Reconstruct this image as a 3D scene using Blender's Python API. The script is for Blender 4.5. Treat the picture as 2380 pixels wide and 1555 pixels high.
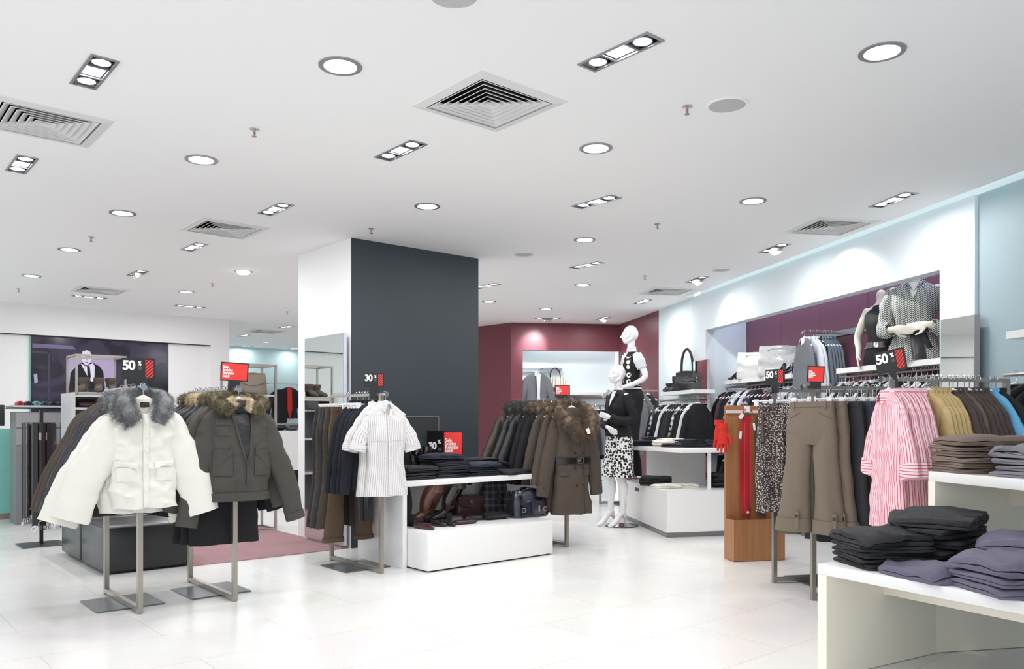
import bpy, bmesh, math, random
from math import sin, cos, pi, radians
from mathutils import Vector, Matrix, noise
sc = bpy.context.scene
for o in list(bpy.data.objects): bpy.data.objects.remove(o)
COL = sc.collection
# ---------------------------------------------------------------- camera
EYE, FPX, CXP, HOR = 1.2, 1885.0, 1190.0, 977.0
cam_d = bpy.data.cameras.new('camera'); cam = bpy.data.objects.new('camera', cam_d); COL.objects.link(cam)
cam.location = (0, 0, EYE); cam.rotation_euler = (radians(90), 0, 0)
cam_d.sensor_fit = 'HORIZONTAL'; cam_d.sensor_width = 36.0
cam_d.lens = 36.0*FPX/2380.0
cam_d.shift_x = 0.0
cam_d.shift_y = (HOR-777.5)/2380.0
cam_d.clip_start = 0.05; cam_d.clip_end = 200
sc.camera = cam
# ---------------------------------------------------------------- world and exposure
w = bpy.data.worlds.new('world'); sc.world = w; w.use_nodes = True
bg = w.node_tree.nodes['Background']; bg.inputs[0].default_value = (0.93, 0.96, 1.0, 1); bg.inputs[1].default_value = 1.55
sc.view_settings.view_transform = 'Standard'; sc.view_settings.look = 'None'
sc.view_settings.gamma = 1.0; sc.view_settings.exposure = 0.03
sc.view_settings.use_curve_mapping = False
sc.cycles.max_bounces = 7; sc.cycles.diffuse_bounces = 4; sc.cycles.glossy_bounces = 3
sc.cycles.transmission_bounces = 4; sc.cycles.transparent_max_bounces = 6
sc.cycles.caustics_reflective = False; sc.cycles.caustics_refractive = False
sc.cycles.sample_clamp_indirect = 6.0
# light powers (the lamps themselves are built with their fixtures below)
POWER_ROUND, POWER_TRIPLE, POWER_SPOT, POWER_COVE, POWER_NICHE = 7.5, 11.5, 190.0, 1.0, 9.0
LIGHT_COL = (1.0, 0.985, 0.98)
CEIL = 2.91
# ---------------------------------------------------------------- helpers
A_YAW, B_YAW, C_YAW = radians(40.7), radians(11.0), radians(30.0)
def rot2(v, a): return (v[0]*cos(a)-v[1]*sin(a), v[0]*sin(a)+v[1]*cos(a))
AX, AY = Vector((cos(A_YAW), sin(A_YAW), 0)), Vector((-sin(A_YAW), cos(A_YAW), 0))
BX, BY = Vector((cos(B_YAW), sin(B_YAW), 0)), Vector((-sin(B_YAW), cos(B_YAW), 0))
CX, CY = Vector((cos(C_YAW), sin(C_YAW), 0)), Vector((-sin(C_YAW), cos(C_YAW), 0))
def at_z(px, py, z):
    "point of the photograph's pixel on the level plane at height z"
    Y = FPX*(EYE-z)/(py-HOR); return Vector(((px-CXP)/FPX*Y, Y, z))
def fl(px, py): return at_z(px, py, 0.0)
def cl(px, py): return at_z(px, py, CEIL)
def at_d(px, py, Y): return Vector(((px-CXP)/FPX*Y, Y, EYE+(HOR-py)*Y/FPX))
def on_line(px, p, d):
    "where the view through column px meets the vertical plane through p along d"
    k = (px-CXP)/FPX
    t = (k*p[1]-p[0])/(d[0]-k*d[1]); return Vector((p[0]+d[0]*t, p[1]+d[1]*t, 0))
def zat(py, Y): return EYE+(HOR-py)*Y/FPX
def srgb(c):
    if isinstance(c, (int, float)): c = (c, c, c)
    o = []
    for v in c:
        v = v/255.0
        o.append(v/12.92 if v <= .04045 else ((v+.055)/1.055)**2.4)
    return (o[0], o[1], o[2], 1)
MATS = {}
def mat(name, col, rough=.6, metal=0.0, bump=0.0, bscale=200.0, spec=.5, sheen=0.0, emit=0.0, var=0.0, vscale=3.0, coat=0.0, wrinkle=0.0, wscale=9.0, alpha=None, trans=0.0):
    if name in MATS: return MATS[name]
    m = bpy.data.materials.new(name); m.use_nodes = True; MATS[name] = m
    nt = m.node_tree; N = nt.nodes; L = nt.links; b = N['Principled BSDF']
    b.inputs['Base Color'].default_value = srgb(col)
    b.inputs['Roughness'].default_value = rough; b.inputs['Metallic'].default_value = metal
    b.inputs['Specular IOR Level'].default_value = spec
    if sheen: b.inputs['Sheen Weight'].default_value = sheen
    if coat: b.inputs['Coat Weight'].default_value = coat; b.inputs['Coat Roughness'].default_value = .08
    if trans: b.inputs['Transmission Weight'].default_value = trans
    if emit:
        b.inputs['Emission Color'].default_value = srgb(col); b.inputs['Emission Strength'].default_value = emit
    tc = N.new('ShaderNodeTexCoord')
    if var:
        n = N.new('ShaderNodeTexNoise'); n.inputs['Scale'].default_value = vscale; n.inputs['Detail'].default_value = 5
        L.new(tc.outputs['Object'], n.inputs['Vector'])
        mx = N.new('ShaderNodeMix'); mx.data_type = 'RGBA'
        c = srgb(col)
        mx.inputs[6].default_value = tuple(max(0, v*(1-var)) for v in c[:3])+(1,)
        mx.inputs[7].default_value = tuple(min(1, v*(1+var)) for v in c[:3])+(1,)
        L.new(n.outputs['Fac'], mx.inputs[0]); L.new(mx.outputs[2], b.inputs['Base Color'])
    last = None
    for amp, scl, dist, det in ((bump, bscale, .002, 2), (wrinkle, wscale, .02, 4)):
        if not amp: continue
        n = N.new('ShaderNodeTexNoise'); n.inputs['Scale'].default_value = scl; n.inputs['Detail'].default_value = det
        L.new(tc.outputs['Object'], n.inputs['Vector'])
        bp = N.new('ShaderNodeBump'); bp.inputs['Strength'].default_value = amp; bp.inputs['Distance'].default_value = dist
        L.new(n.outputs['Fac'], bp.inputs['Height'])
        if last: L.new(last.outputs[0], bp.inputs['Normal'])
        last = bp
    if last: L.new(last.outputs[0], b.inputs['Normal'])
    return m
def fmat(name, base, hi, kind='stripe', scale=60.0, width=.5, rough=.75, wrinkle=.0, wscale=9.0, axis=0, rot=0.0, bump=0, sheen=0.0):
    "two colour procedural cloth: stripe, check, dots, marble, weave"
    if name in MATS: return MATS[name]
    m = mat(name, base, rough, wrinkle=wrinkle, wscale=wscale, sheen=sheen, bump=bump)
    nt = m.node_tree; N = nt.nodes; L = nt.links; b = N['Principled BSDF']
    tc = [n for n in N if n.type == 'TEX_COORD'][0]
    mp = N.new('ShaderNodeMapping'); mp.inputs['Rotation'].default_value = (0, rot, 0); L.new(tc.outputs['Object'], mp.inputs['Vector'])
    mx = N.new('ShaderNodeMix'); mx.data_type = 'RGBA'; mx.inputs[6].default_value = srgb(base); mx.inputs[7].default_value = srgb(hi)
    def thr(out, lo, hi_):
        r = N.new('ShaderNodeMapRange'); r.inputs[1].default_value = lo; r.inputs[2].default_value = hi_
        L.new(out, r.inputs[0]); return r.outputs[0]
    def wave(ax, s, w_, dist=0.0):
        sx = N.new('ShaderNodeSeparateXYZ'); L.new(mp.outputs[0], sx.inputs[0])
        mu = N.new('ShaderNodeMath'); mu.operation = 'MULTIPLY'; mu.inputs[1].default_value = s; L.new(sx.outputs[ax], mu.inputs[0])
        fr = N.new('ShaderNodeMath'); fr.operation = 'FRACT'; L.new(mu.outputs[0], fr.inputs[0])
        lt = N.new('ShaderNodeMath'); lt.operation = 'LESS_THAN'; lt.inputs[1].default_value = w_; L.new(fr.outputs[0], lt.inputs[0])
        return lt.outputs[0]
    if kind == 'stripe' and axis == 0:
        an = N.new('ShaderNodeAttribute'); an.attribute_name = 'su'; cb = N.new('ShaderNodeCombineXYZ'); L.new(an.outputs['Fac'], cb.inputs[0]); mp = cb; out = wave(0, scale, width)
    elif kind == 'stripe': out = wave(axis, scale, width)
    elif kind == 'check':
        a_, c_ = wave(0, scale, width), wave(2, scale, width)
        ad = N.new('ShaderNodeMath'); ad.operation = 'ADD'; L.new(a_, ad.inputs[0]); L.new(c_, ad.inputs[1])
        hf = N.new('ShaderNodeMath'); hf.operation = 'MULTIPLY'; hf.inputs[1].default_value = .5; L.new(ad.outputs[0], hf.inputs[0]); out = hf.outputs[0]
    elif kind == 'dots':
        v = N.new('ShaderNodeTexVoronoi'); v.inputs['Scale'].default_value = scale; v.inputs['Randomness'].default_value = .75
        L.new(mp.outputs[0], v.inputs['Vector']); out = thr(v.outputs['Distance'], width, width-.04)
    elif kind == 'cells':
        v = N.new('ShaderNodeTexVoronoi'); v.feature = 'DISTANCE_TO_EDGE'; v.inputs['Scale'].default_value = scale
        v.inputs['Randomness'].default_value = .8
        L.new(mp.outputs[0], v.inputs['Vector']); out = thr(v.outputs['Distance'], width, width-.03)
    elif kind == 'rings':
        v = N.new('ShaderNodeTexVoronoi'); v.inputs['Scale'].default_value = scale; v.inputs['Randomness'].default_value = .35
        L.new(mp.outputs[0], v.inputs['Vector']); a_ = thr(v.outputs['Distance'], width, width-.03); c_ = thr(v.outputs['Distance'], width-.17, width-.20)
        sb_ = N.new('ShaderNodeMath'); sb_.operation = 'SUBTRACT'; sb_.use_clamp = True; L.new(a_, sb_.inputs[0]); L.new(c_, sb_.inputs[1]); out = sb_.outputs[0]
    elif kind == 'marble':
        n = N.new('ShaderNodeTexNoise'); n.inputs['Scale'].default_value = scale; n.inputs['Detail'].default_value = 3
        n.inputs['Distortion'].default_value = 1.2
        L.new(mp.outputs[0], n.inputs['Vector']); out = thr(n.outputs['Fac'], width-.03, width+.03)
    elif kind == 'herring':
        # zig-zag dashes
        sx = N.new('ShaderNodeSeparateXYZ'); L.new(mp.outputs[0], sx.inputs[0])
        p = N.new('ShaderNodeMath'); p.operation = 'PINGPONG'; p.inputs[1].default_value = 1.0/scale; L.new(sx.outputs[0], p.inputs[0])
        sb = N.new('ShaderNodeMath'); sb.operation = 'ADD'; L.new(p.outputs[0], sb.inputs[0]); L.new(sx.outputs[2], sb.inputs[1])
        mu = N.new('ShaderNodeMath'); mu.operation = 'MULTIPLY'; mu.inputs[1].default_value = scale*1.15; L.new(sb.outputs[0], mu.inputs[0])
        fr = N.new('ShaderNodeMath'); fr.operation = 'FRACT'; L.new(mu.outputs[0], fr.inputs[0])
        lt = N.new('ShaderNodeMath'); lt.operation = 'LESS_THAN'; lt.inputs[1].default_value = width; L.new(fr.outputs[0], lt.inputs[0])
        out = lt.outputs[0]
    L.new(out, mx.inputs[0]); L.new(mx.outputs[2], b.inputs['Base Color'])
    return m
class MB:
    "collects vertices and faces for one mesh"
    def __init__(s): s.v = []; s.f = []; s.u = {}
    def add(s, vs, fs):
        o = len(s.v); s.v += [tuple(x) for x in vs]; s.f += [tuple(i+o for i in f) for f in fs]; return s
    def box(s, x0, x1, y0, y1, z0, z1, M=None):
        vs = [Vector((x, y, z)) for z in (z0, z1) for y in (y0, y1) for x in (x0, x1)]
        if M: vs = [M @ q for q in vs]
        return s.add(vs, [(0, 2, 3, 1), (4, 5, 7, 6), (0, 1, 5, 4), (2, 6, 7, 3), (0, 4, 6, 2), (1, 3, 7, 5)])
    def bar(s, p, q, wx, wy=None):
        "square section bar from p to q"
        p, q = Vector(p), Vector(q); d = (q-p).normalized(); wy = wy or wx
        up = Vector((0, 0, 1)) if abs(d.z) < .9 else Vector((0, 1, 0))
        a = d.cross(up).normalized(); b = a.cross(d).normalized()
        vs = [e+a*i*wx/2+b*j*wy/2 for e in (p, q) for i, j in ((-1, -1), (1, -1), (1, 1), (-1, 1))]
        return s.add(vs, [(0, 1, 2, 3), (7, 6, 5, 4), (0, 4, 5, 1), (1, 5, 6, 2), (2, 6, 7, 3), (3, 7, 4, 0)])
    def tube(s, pts, r, n=8, cap=True, flat=1.0, side=None):
        pts = [Vector(p) for p in pts]; rr = r if isinstance(r, (list, tuple)) else [r]*len(pts)
        o = len(s.v); prev = None
        for i, p in enumerate(pts):
            d = (pts[min(i+1, len(pts)-1)]-pts[max(i-1, 0)]).normalized()
            if prev is None:
                ref = side if side is not None else (Vector((0, 0, 1)) if abs(d.z) < .9 else Vector((0, 1, 0)))
                a = d.cross(ref).normalized()
            else: a = (prev-d*prev.dot(d)).normalized()
            prev = a; b = d.cross(a)
            for k in range(n):
                t = 2*pi*k/n; s.v.append(tuple(p+a*cos(t)*rr[i]+b*sin(t)*rr[i]*flat))
        for i in range(len(pts)-1):
            for k in range(n):
                s.f.append((o+i*n+k, o+i*n+(k+1) % n, o+(i+1)*n+(k+1) % n, o+(i+1)*n+k))
        if cap:
            s.f.append(tuple(o+k for k in range(n))[::-1]); s.f.append(tuple(o+(len(pts)-1)*n+k for k in range(n)))
        return s
    def loft(s, rings, cap=True, closed=False):
        n = len(rings[0]); o = len(s.v)
        for r in rings: s.v += [tuple(p) for p in r]
        m = len(rings)
        for i in range(m if closed else m-1):
            j = (i+1) % m
            for k in range(n):
                s.f.append((o+i*n+k, o+i*n+(k+1) % n, o+j*n+(k+1) % n, o+j*n+k))
        if cap and not closed:
            s.f.append(tuple(o+k for k in range(n))[::-1]); s.f.append(tuple(o+(m-1)*n+k for k in range(n)))
        return s
    def prism(s, poly, z0, z1, M=None):
        n = len(poly); vs = [Vector((p[0], p[1], z)) for z in (z0, z1) for p in poly]
        if M: vs = [M @ q for q in vs]
        return s.add(vs, [tuple(range(n))[::-1], tuple(range(n, 2*n))]+[(k, (k+1) % n, n+(k+1) % n, n+k) for k in range(n)])
    def disc(s, c, r0, r1, z, n=32, h=.0):
        "flat ring (or disc when r0 = 0) facing down at z, with thickness h"
        for rr, zz in ((0, 0),): pass
        if r0 <= 0:
            vs = [(c[0]+r1*cos(2*pi*k/n), c[1]+r1*sin(2*pi*k/n), z) for k in range(n)]
            return s.add(vs, [tuple(range(n))[::-1]])
        rings = []
        for r, zz in ((r0, z), (r1, z), (r1, z+h), (r0, z+h)):
            rings.append([(c[0]+r*cos(2*pi*k/n), c[1]+r*sin(2*pi*k/n), zz) for k in range(n)])
        return s.loft(rings, closed=True)
    def mesh(s, name, m, smooth=True, auto=None, bevel=0, seg=2, fixn=True):
        me = bpy.data.meshes.new(name); me.from_pydata(s.v, [], s.f); me.update()
        at_ = me.attributes.new('su', 'FLOAT', 'POINT'); at_.data.foreach_set('value', [s.u.get(i, v[0]) for i, v in enumerate(s.v)])
        bm = bmesh.new(); bm.from_mesh(me)
        if fixn: bmesh.ops.recalc_face_normals(bm, faces=bm.faces)
        if bevel:
            es = [e for e in bm.edges if len(e.link_faces) == 2 and e.calc_face_angle() > .5]
            bmesh.ops.bevel(bm, geom=es, offset=bevel, segments=seg, affect='EDGES', profile=.5, clamp_overlap=True)
        bm.to_mesh(me); bm.free()
        ms = m if isinstance(m, (list, tuple)) else [m]
        for q in ms: me.materials.append(q)
        if smooth:
            me.polygons.foreach_set('use_smooth', [True]*len(me.polygons))
            me.set_sharp_from_angle(angle=radians(auto if auto else 40))
        return me
    def build(s, name, m, parent=None, loc=None, **k):
        o = bpy.data.objects.new(name, s.mesh(name, m, **k)); COL.objects.link(o)
        if parent: o.parent = parent
        if loc is not None: o.location = loc
        return o
def tag(o, label=None, cat=None, group=None, kind=None):
    if label: o['label'] = label
    if cat: o['category'] = cat
    if group: o['group'] = group
    if kind: o['kind'] = kind
    return o
def thing(name, label, cat, loc=(0, 0, 0), rz=0.0, group=None):
    o = bpy.data.objects.new(name, None); COL.objects.link(o); o.empty_display_size = .05
    o.location = loc; o.rotation_euler = (0, 0, rz)
    return tag(o, label, cat, group)
KIDS = {}
def kids(o): return [c for c in bpy.data.objects if c.parent == o]
def copy_tree(o, loc=None, rz=None, label=None, group=None, parent=None, mats=None, rot=None, scale=None):
    c = o.copy(); COL.objects.link(c)
    if parent: c.parent = parent
    if loc is not None: c.location = loc
    if rot is not None: c.rotation_euler = rot
    elif rz is not None: c.rotation_euler = (0, 0, rz)
    if scale is not None: c.scale = scale
    if label: c['label'] = label
    if group: c['group'] = group
    elif label and 'group' in c.keys() and not parent: del c['group']
    for ch in o.children: copy_tree(ch, parent=c)
    return c
def struct(name, mb, m, **k): return tag(mb.build(name, m, **k), kind='structure')
def text_mesh(name, txt, size, m, parent, loc, rot=(pi/2, 0, 0), heavy=.0, align='LEFT', ext=.0008, sx=1.0, ls=1.0):
    cu = bpy.data.curves.new('tmp', 'FONT'); cu.body = txt; cu.size = size; cu.offset = heavy; cu.extrude = ext
    cu.align_x = align; cu.align_y = 'CENTER'; cu.space_line = ls; cu.space_character = .92; cu.resolution_u = 4
    to = bpy.data.objects.new('tmp', cu); COL.objects.link(to)
    dg = bpy.context.evaluated_depsgraph_get(); me = bpy.data.meshes.new_from_object(to.evaluated_get(dg))
    bpy.data.objects.remove(to); bpy.data.curves.remove(cu)
    me.materials.clear(); me.materials.append(m)
    o = bpy.data.objects.new(name, me); COL.objects.link(o); o.parent = parent; o.location = loc; o.rotation_euler = rot; o.scale = (sx, 1, 1)
    return o
R = random.Random(7)
# ---------------------------------------------------------------- materials
M_FASC = mat('fascia_paint', (218, 228, 232), .55, spec=.3)
M_RECM = mat('recess_maroon_light_tinted', (118, 74, 90), .45, spec=.35)  # maroon with the purple of the cool light spill mixed into the colour
M_WHITE = mat('white_paint', 240, .55, spec=.3)
M_CEIL = mat('ceiling_paint', 251, .8, spec=.2)
M_GLOSSW = mat('white_lacquer', 240, .22, spec=.5)
M_CREAMW = mat('cream_laminate', (250, 245, 230), .35)
M_DARKG = mat('dark_grey_paint', (60, 68, 74), .45, spec=.4)
M_AQUA = mat('aqua_paint', (176, 222, 224), .5)
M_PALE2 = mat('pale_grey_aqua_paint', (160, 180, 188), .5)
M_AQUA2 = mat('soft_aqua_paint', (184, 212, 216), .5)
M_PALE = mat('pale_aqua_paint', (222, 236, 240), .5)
M_MAROON = mat('maroon_paint', (116, 62, 72), .42, spec=.35)
M_DKBROWN = mat('dark_brown_panel', (84, 48, 50), .45)
M_STEEL = mat('brushed_steel', (172, 166, 158), .34, .9, bump=.15, bscale=90)
M_CHROME = mat('chrome', (215, 216, 220), .16, 1.0)
M_PLATE = mat('grey_steel_plate', (118, 122, 124), .32, .85)
M_BLACK = mat('black_plastic', 18, .4)
M_BLACKIN = mat('fixture_black', 28, .6)
M_LAMPFR = mat('lamp_frame_grey', (160, 162, 168), .35, .5)
M_GLOW = mat('lamp_glow', 255, .5, emit=14.0)
M_CLEAR = mat('clear_plastic', (226, 232, 238), .18, spec=.6, trans=.35)
M_HANGW = mat('white_plastic', (234, 236, 240), .3)
M_MIRROR = mat('mirror_glass', (226, 232, 230), .015, 1.0)
M_GREENGL = mat('green_glass_edge', (120, 190, 170), .1)
M_SHOELEA = mat('black_leather', (22, 22, 26), .25, spec=.6, bump=.2, bscale=120)
def floor_mat():
    m = mat('polished_stone_floor', (238, 237, 235), .16, spec=.45); nt = m.node_tree; N = nt.nodes; L = nt.links; b = N['Principled BSDF']
    tc = [n for n in N if n.type == 'TEX_COORD'][0]
    mp = N.new('ShaderNodeMapping'); mp.inputs['Rotation'].default_value = (0, 0, -A_YAW); mp.inputs['Location'].default_value = (.33, .1, 0)
    L.new(tc.outputs['Object'], mp.inputs['Vector'])
    br = N.new('ShaderNodeTexBrick'); br.offset = .5
    br.inputs['Scale'].default_value = 1.0; br.inputs['Brick Width'].default_value = 1.2; br.inputs['Row Height'].default_value = .6
    br.inputs['Mortar Size'].default_value = .002; br.inputs['Mortar Smooth'].default_value = .3
    br.inputs['Color1'].default_value = srgb((244, 243, 241)); br.inputs['Color2'].default_value = srgb((240, 239, 237)); br.inputs['Mortar'].default_value = srgb((205, 204, 200))
    L.new(mp.outputs[0], br.inputs['Vector'])
    n = N.new('ShaderNodeTexNoise'); n.inputs['Scale'].default_value = 2.2; n.inputs['Detail'].default_value = 8; L.new(mp.outputs[0], n.inputs['Vector'])
    mx = N.new('ShaderNodeMix'); mx.data_type = 'RGBA'; mx.blend_type = 'MULTIPLY'; mx.inputs[0].default_value = .12
    L.new(br.outputs['Color'], mx.inputs[6]); L.new(n.outputs['Color'], mx.inputs[7]); L.new(mx.outputs[2], b.inputs['Base Color'])
    rr = N.new('ShaderNodeMapRange'); rr.inputs[3].default_value = .12; rr.inputs[4].default_value = .3; L.new(n.outputs['Fac'], rr.inputs[0]); L.new(rr.outputs[0], b.inputs['Roughness'])
    return m
M_FLOOR = floor_mat()
# ================================================================ the room
WL = cl(0, 700)                       # a point of the left wall under the ceiling
P_C0 = cl(817, 552.5); P_C1 = P_C0+AX*1.513; P_C2 = P_C0+AY*1.10
W5 = cl(1614.4, 691); W4 = on_line(1531.2, W5, BY); W3 = on_line(1440, W5, BY); RW0 = on_line(2273.6, W5, BY)
W2 = cl(1188, 749.6); W1 = cl(1112, 757.3)
RWF = W5-BY*13.5                       # right wall runs on towards and past the camera
mb = MB(); mb.box(-9.6, 9, -2.4, 24, -.12, 0); struct('floor', mb, M_FLOOR)
# ---- walls
def wall(name, p, q, m, z0=0.0, z1=CEIL, th=.1, flip=1, parent=None):
    "vertical slab between p and q, the thickness on the far side"
    p = Vector((p[0], p[1], 0)); q = Vector((q[0], q[1], 0)); d = (q-p).normalized(); n = Vector((-d.y, d.x, 0))*th*flip
    mb = MB(); mb.prism([(p.x, p.y), (q.x, q.y), (q.x+n.x, q.y+n.y), (p.x+n.x, p.y+n.y)], z0, z1)
    return struct(name, mb, m, smooth=False)
wl_end = on_line(533, WL, AX)
LW0 = WL-AX*3.2
NOTCH0 = on_line(0, WL, AX); 
zt = 2.46
# left wall: bulkhead above a shallow recess that holds the three tall panels
pan = [on_line(x, WL, AX) for x in (-160, 72, 394, 490, 533)]
wall('wall_left', LW0, wl_end, M_WHITE, zt, CEIL, .3)
wall('wall_left_pier', pan[3], wl_end, M_WHITE, 0, zt, .3)
off = AY*.05
wall('wall_left_panel', pan[0]+off-AX*2.2, pan[1]+off, M_WHITE, 0, zt, .2)
wall('wall_left_panel_right', pan[2]+off, pan[3]+off, M_WHITE, 0, zt, .2)
wall('wall_left_return', wl_end+AY*.3, wl_end+AY*4.0, M_WHITE, 0, CEIL, .1)
# far wall of the side room seen past the left wall
FWp = cl(600, 808)
wall('wall_far', FWp-AX*2.5, FWp+AX*1.12, M_AQUA2, 0, CEIL, .1)
wall('wall_far_brown', FWp+AX*1.12, FWp+AX*2.2, M_DKBROWN, 0, CEIL, .1)
wall('wall_far_right', FWp+AX*2.2, FWp+AX*7.5, M_WHITE, 0, CEIL, .1)
# pillar: white box with a dark grey panel on its front
mb = MB(); q = [P_C0+AY*.012, P_C1+AY*.012, P_C1+AY*1.10, P_C0+AY*1.10]
mb.prism([(v.x, v.y) for v in q], 0, CEIL); struct('wall_pillar', mb, M_WHITE, smooth=False)
mb = MB(); q = [P_C0, P_C1, P_C1+AY*.012, P_C0+AY*.012]; mb.prism([(v.x, v.y) for v in q], 0, CEIL); struct('wall_pillar_front', mb, M_DARKG, smooth=False)
# maroon walls at the back
wall('wall_back_left', W1-AX*0+AY*1.4, W2, M_MAROON, 0, CEIL, .12)
nz0, nz1 = 0.0, 2.43                   # open niche in the back wall
NI0 = on_line(1215, W2, W3-W2); NI1 = W2+(W3-W2)*.985
dB = (W3-W2).normalized(); nB = Vector((-dB.y, dB.x, 0))
wall('wall_back', W2, NI0, M_MAROON, 0, CEIL, .12)
wall('wall_back_upper', NI0, W3, M_MAROON, nz1, CEIL, .12)
wall('wall_niche', NI0+nB*.55, W3+nB*.55, M_PALE, 0, CEIL, .1)
wall('wall_niche_left', NI0+nB*.12, NI0+nB*.55, M_PALE, 0, CEIL, .1, flip=1)
mb = MB(); 
q = [NI0+nB*.12, W3+nB*.12, W3+nB*.55, NI0+nB*.55]; mb.prism([(v.x, v.y) for v in q], nz1+.22, nz1+.26); struct('trim_niche_top', mb, M_WHITE, smooth=False)
# right wall : maroon - aqua - white fascia with recess - aqua
wall('wall_right_maroon', W3+BY*.05, W4, M_MAROON, 0, CEIL, .1, flip=1)
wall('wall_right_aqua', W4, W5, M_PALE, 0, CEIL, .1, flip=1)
R0 = on_line(1645, W5, BY); R1 = on_line(2191.6, W5, BY)
REC = .55; RZ = 2.407
wall('wall_right_pier', W5-BX*.03, R0-BX*.03, M_FASC, 0, CEIL, .13, flip=1)
wall('wall_right_fascia', R0-BX*.03, R1-BX*.03, M_FASC, RZ, CEIL, .13, flip=1)
wall('wall_right_pier_near', R1-BX*.03, RW0-BX*.03, M_FASC, 0, CEIL, .13, flip=1)
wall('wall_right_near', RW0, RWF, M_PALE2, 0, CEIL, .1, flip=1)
# recess: sides, back with maroon panels, top
mb = MB(); a = R0+BX*.10; b_ = R0+BX*REC
wall('wall_recess_far', a, b_, M_PALE, 0, CEIL, .08, flip=1)
wall('wall_recess_near', R1+BX*.10, R1+BX*REC, M_WHITE, 0, CEIL, .08, flip=-1)
seams = [R0+BX*REC]
for sx in (1816, 1906, 2017): seams.append(on_line(sx, R0+BX*REC, BY))
seams.append(R1+BX*REC)
for i in range(4):
    p, q = seams[i], seams[i+1]; d = (q-p).normalized()*.003
    wall('wall_recess_panel', p+d, q-d, M_RECM, 0, CEIL, .03, flip=1)
wall('wall_recess_backing', seams[0]+BX*.035, seams[-1]+BX*.035, M_DKBROWN, 0, CEIL, .05, flip=1)
mb = MB(); q = [R0+BX*.10, R1+BX*.10, R1+BX*REC, R0+BX*REC]; mb.prism([(v.x, v.y) for v in q], CEIL, CEIL+.04); struct('trim_recess_top', mb, M_WHITE, smooth=False)
# carpet
mb = MB(); c0 = fl(237, 1341); c1 = fl(821, 1277)
ca, cb = c0+AX*.66, c0+AX*((c1-c0).dot(AX))
q = [ca, cb, cb+AY*4.6, ca+AY*4.6]; mb.prism([(v.x, v.y) for v in q], 0.0005, .008)
M_CARPET = mat('plum_carpet', (172, 138, 142), .95, bump=.6, bscale=260, var=.12, vscale=5, spec=.1)
tag(mb.build('carpet', M_CARPET, smooth=False), 'flat dusty plum carpet laid on the white floor beside the pillar', 'carpet')
# ---- ceiling with its openings
ROUND = [(791, 153), (2050, 120), (468, 371), (1385, 344), (993, 479), (285, 495), (1750, 467), (1359, 557), (161, 580), (73, 641), (566, 631), (1354, 662), (1137, 701), (433, 678), (1269, 718), (618, 795)]
TRIP = [((218, 168), 'A', 0), ((1440, 122), 'A', 0), ((50, 382), 'A', 0), ((930, 350), 'A', 0), ((640, 486), 'A', 0), ((1385, 469), 'A', 0), ((451, 574), 'A', 0), ((1363, 616), 'A', 0), ((320, 635), 'A', 1),
        ((2075, 465), 'B', 0), ((1800, 577), 'B', 1), ((1620, 650), 'B', 1), ((1494, 701), 'B', 0), ((1402, 740), 'B', 1), ((1273, 740), 'BX', 1), ((208, 690), 'AX', 0), ((442, 712), 'AX', 0), ((1131, 664), 'A', 0),
        ((665, 760), 'A', 0), ((566, 780), 'A', 0), ((568, 804), 'AX', 0), ((684, 810), 'A', 0)]
TW = {(1440, 122): 1.0}
VENT = [((1137, 241), 'A'), ((103, 286), 'A'), ((521, 532), 'A'), ((231, 675), 'A'), ((1930, 527), 'B'), ((1551, 677), 'B'), ((617, 770), 'A')]
YAWS = {'A': A_YAW, 'B': B_YAW, 'BX': B_YAW+pi/2, 'AX': A_YAW+pi/2}
cb_ = MB()
for p in ROUND:
    c = cl(*p); cb_.prism([(c.x+.082*cos(2*pi*k/24), c.y+.082*sin(2*pi*k/24)) for k in range(24)], CEIL-.05, CEIL+.10)
for p, fr, dr in TRIP:
    c = cl(*p); cb_.box(-.058, .058, -.208, .208, -.05, .10, Matrix.Translation(c) @ Matrix.Rotation(YAWS[fr], 4, 'Z'))
for p, fr in VENT:
    c = cl(*p); cb_.box(-.255, .255, -.255, .255, -.05, .16, Matrix.Translation(c) @ Matrix.Rotation(YAWS[fr], 4, 'Z'))
COVE = .11
mb = MB()
# the ceiling stops just short of the right wall: light slot
e0, e1 = W5-BX*COVE-BX*.03, RWF-BX*COVE-BX*.03
jw = W4-BX*.0
poly = [(e1.x, e1.y), (e0.x, e0.y), (W5.x-.02, W5.y), (jw.x, jw.y), (9, 24), (-14, 24), (-14, -4), (e1.x-.5, -4)]
poly = [(-9.6, -2.4), (RWF.x-BX.x*COVE-.03, -2.4), (e1.x, e1.y), (e0.x, e0.y), (W5.x+.0, W5.y+.0), (W3.x, W3.y), (W3.x+.6, W3.y+1.2), (5, 24), (-9.6, 24)]
mb.prism(poly, CEIL, CEIL+.22)
ceil_o = mb.build('ceiling', M_CEIL, smooth=False); tag(ceil_o, kind='structure')
cut = cb_.build('cutter', M_BLACKIN, smooth=False)
md = ceil_o.modifiers.new('b', 'BOOLEAN'); md.object = cut; md.operation = 'DIFFERENCE'; md.solver = 'EXACT'; md.use_self = False
dg = bpy.context.evaluated_depsgraph_get(); me = bpy.data.meshes.new_from_object(ceil_o.evaluated_get(dg))
ceil_o.modifiers.clear(); ceil_o.data = me; bpy.data.objects.remove(cut)
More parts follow.
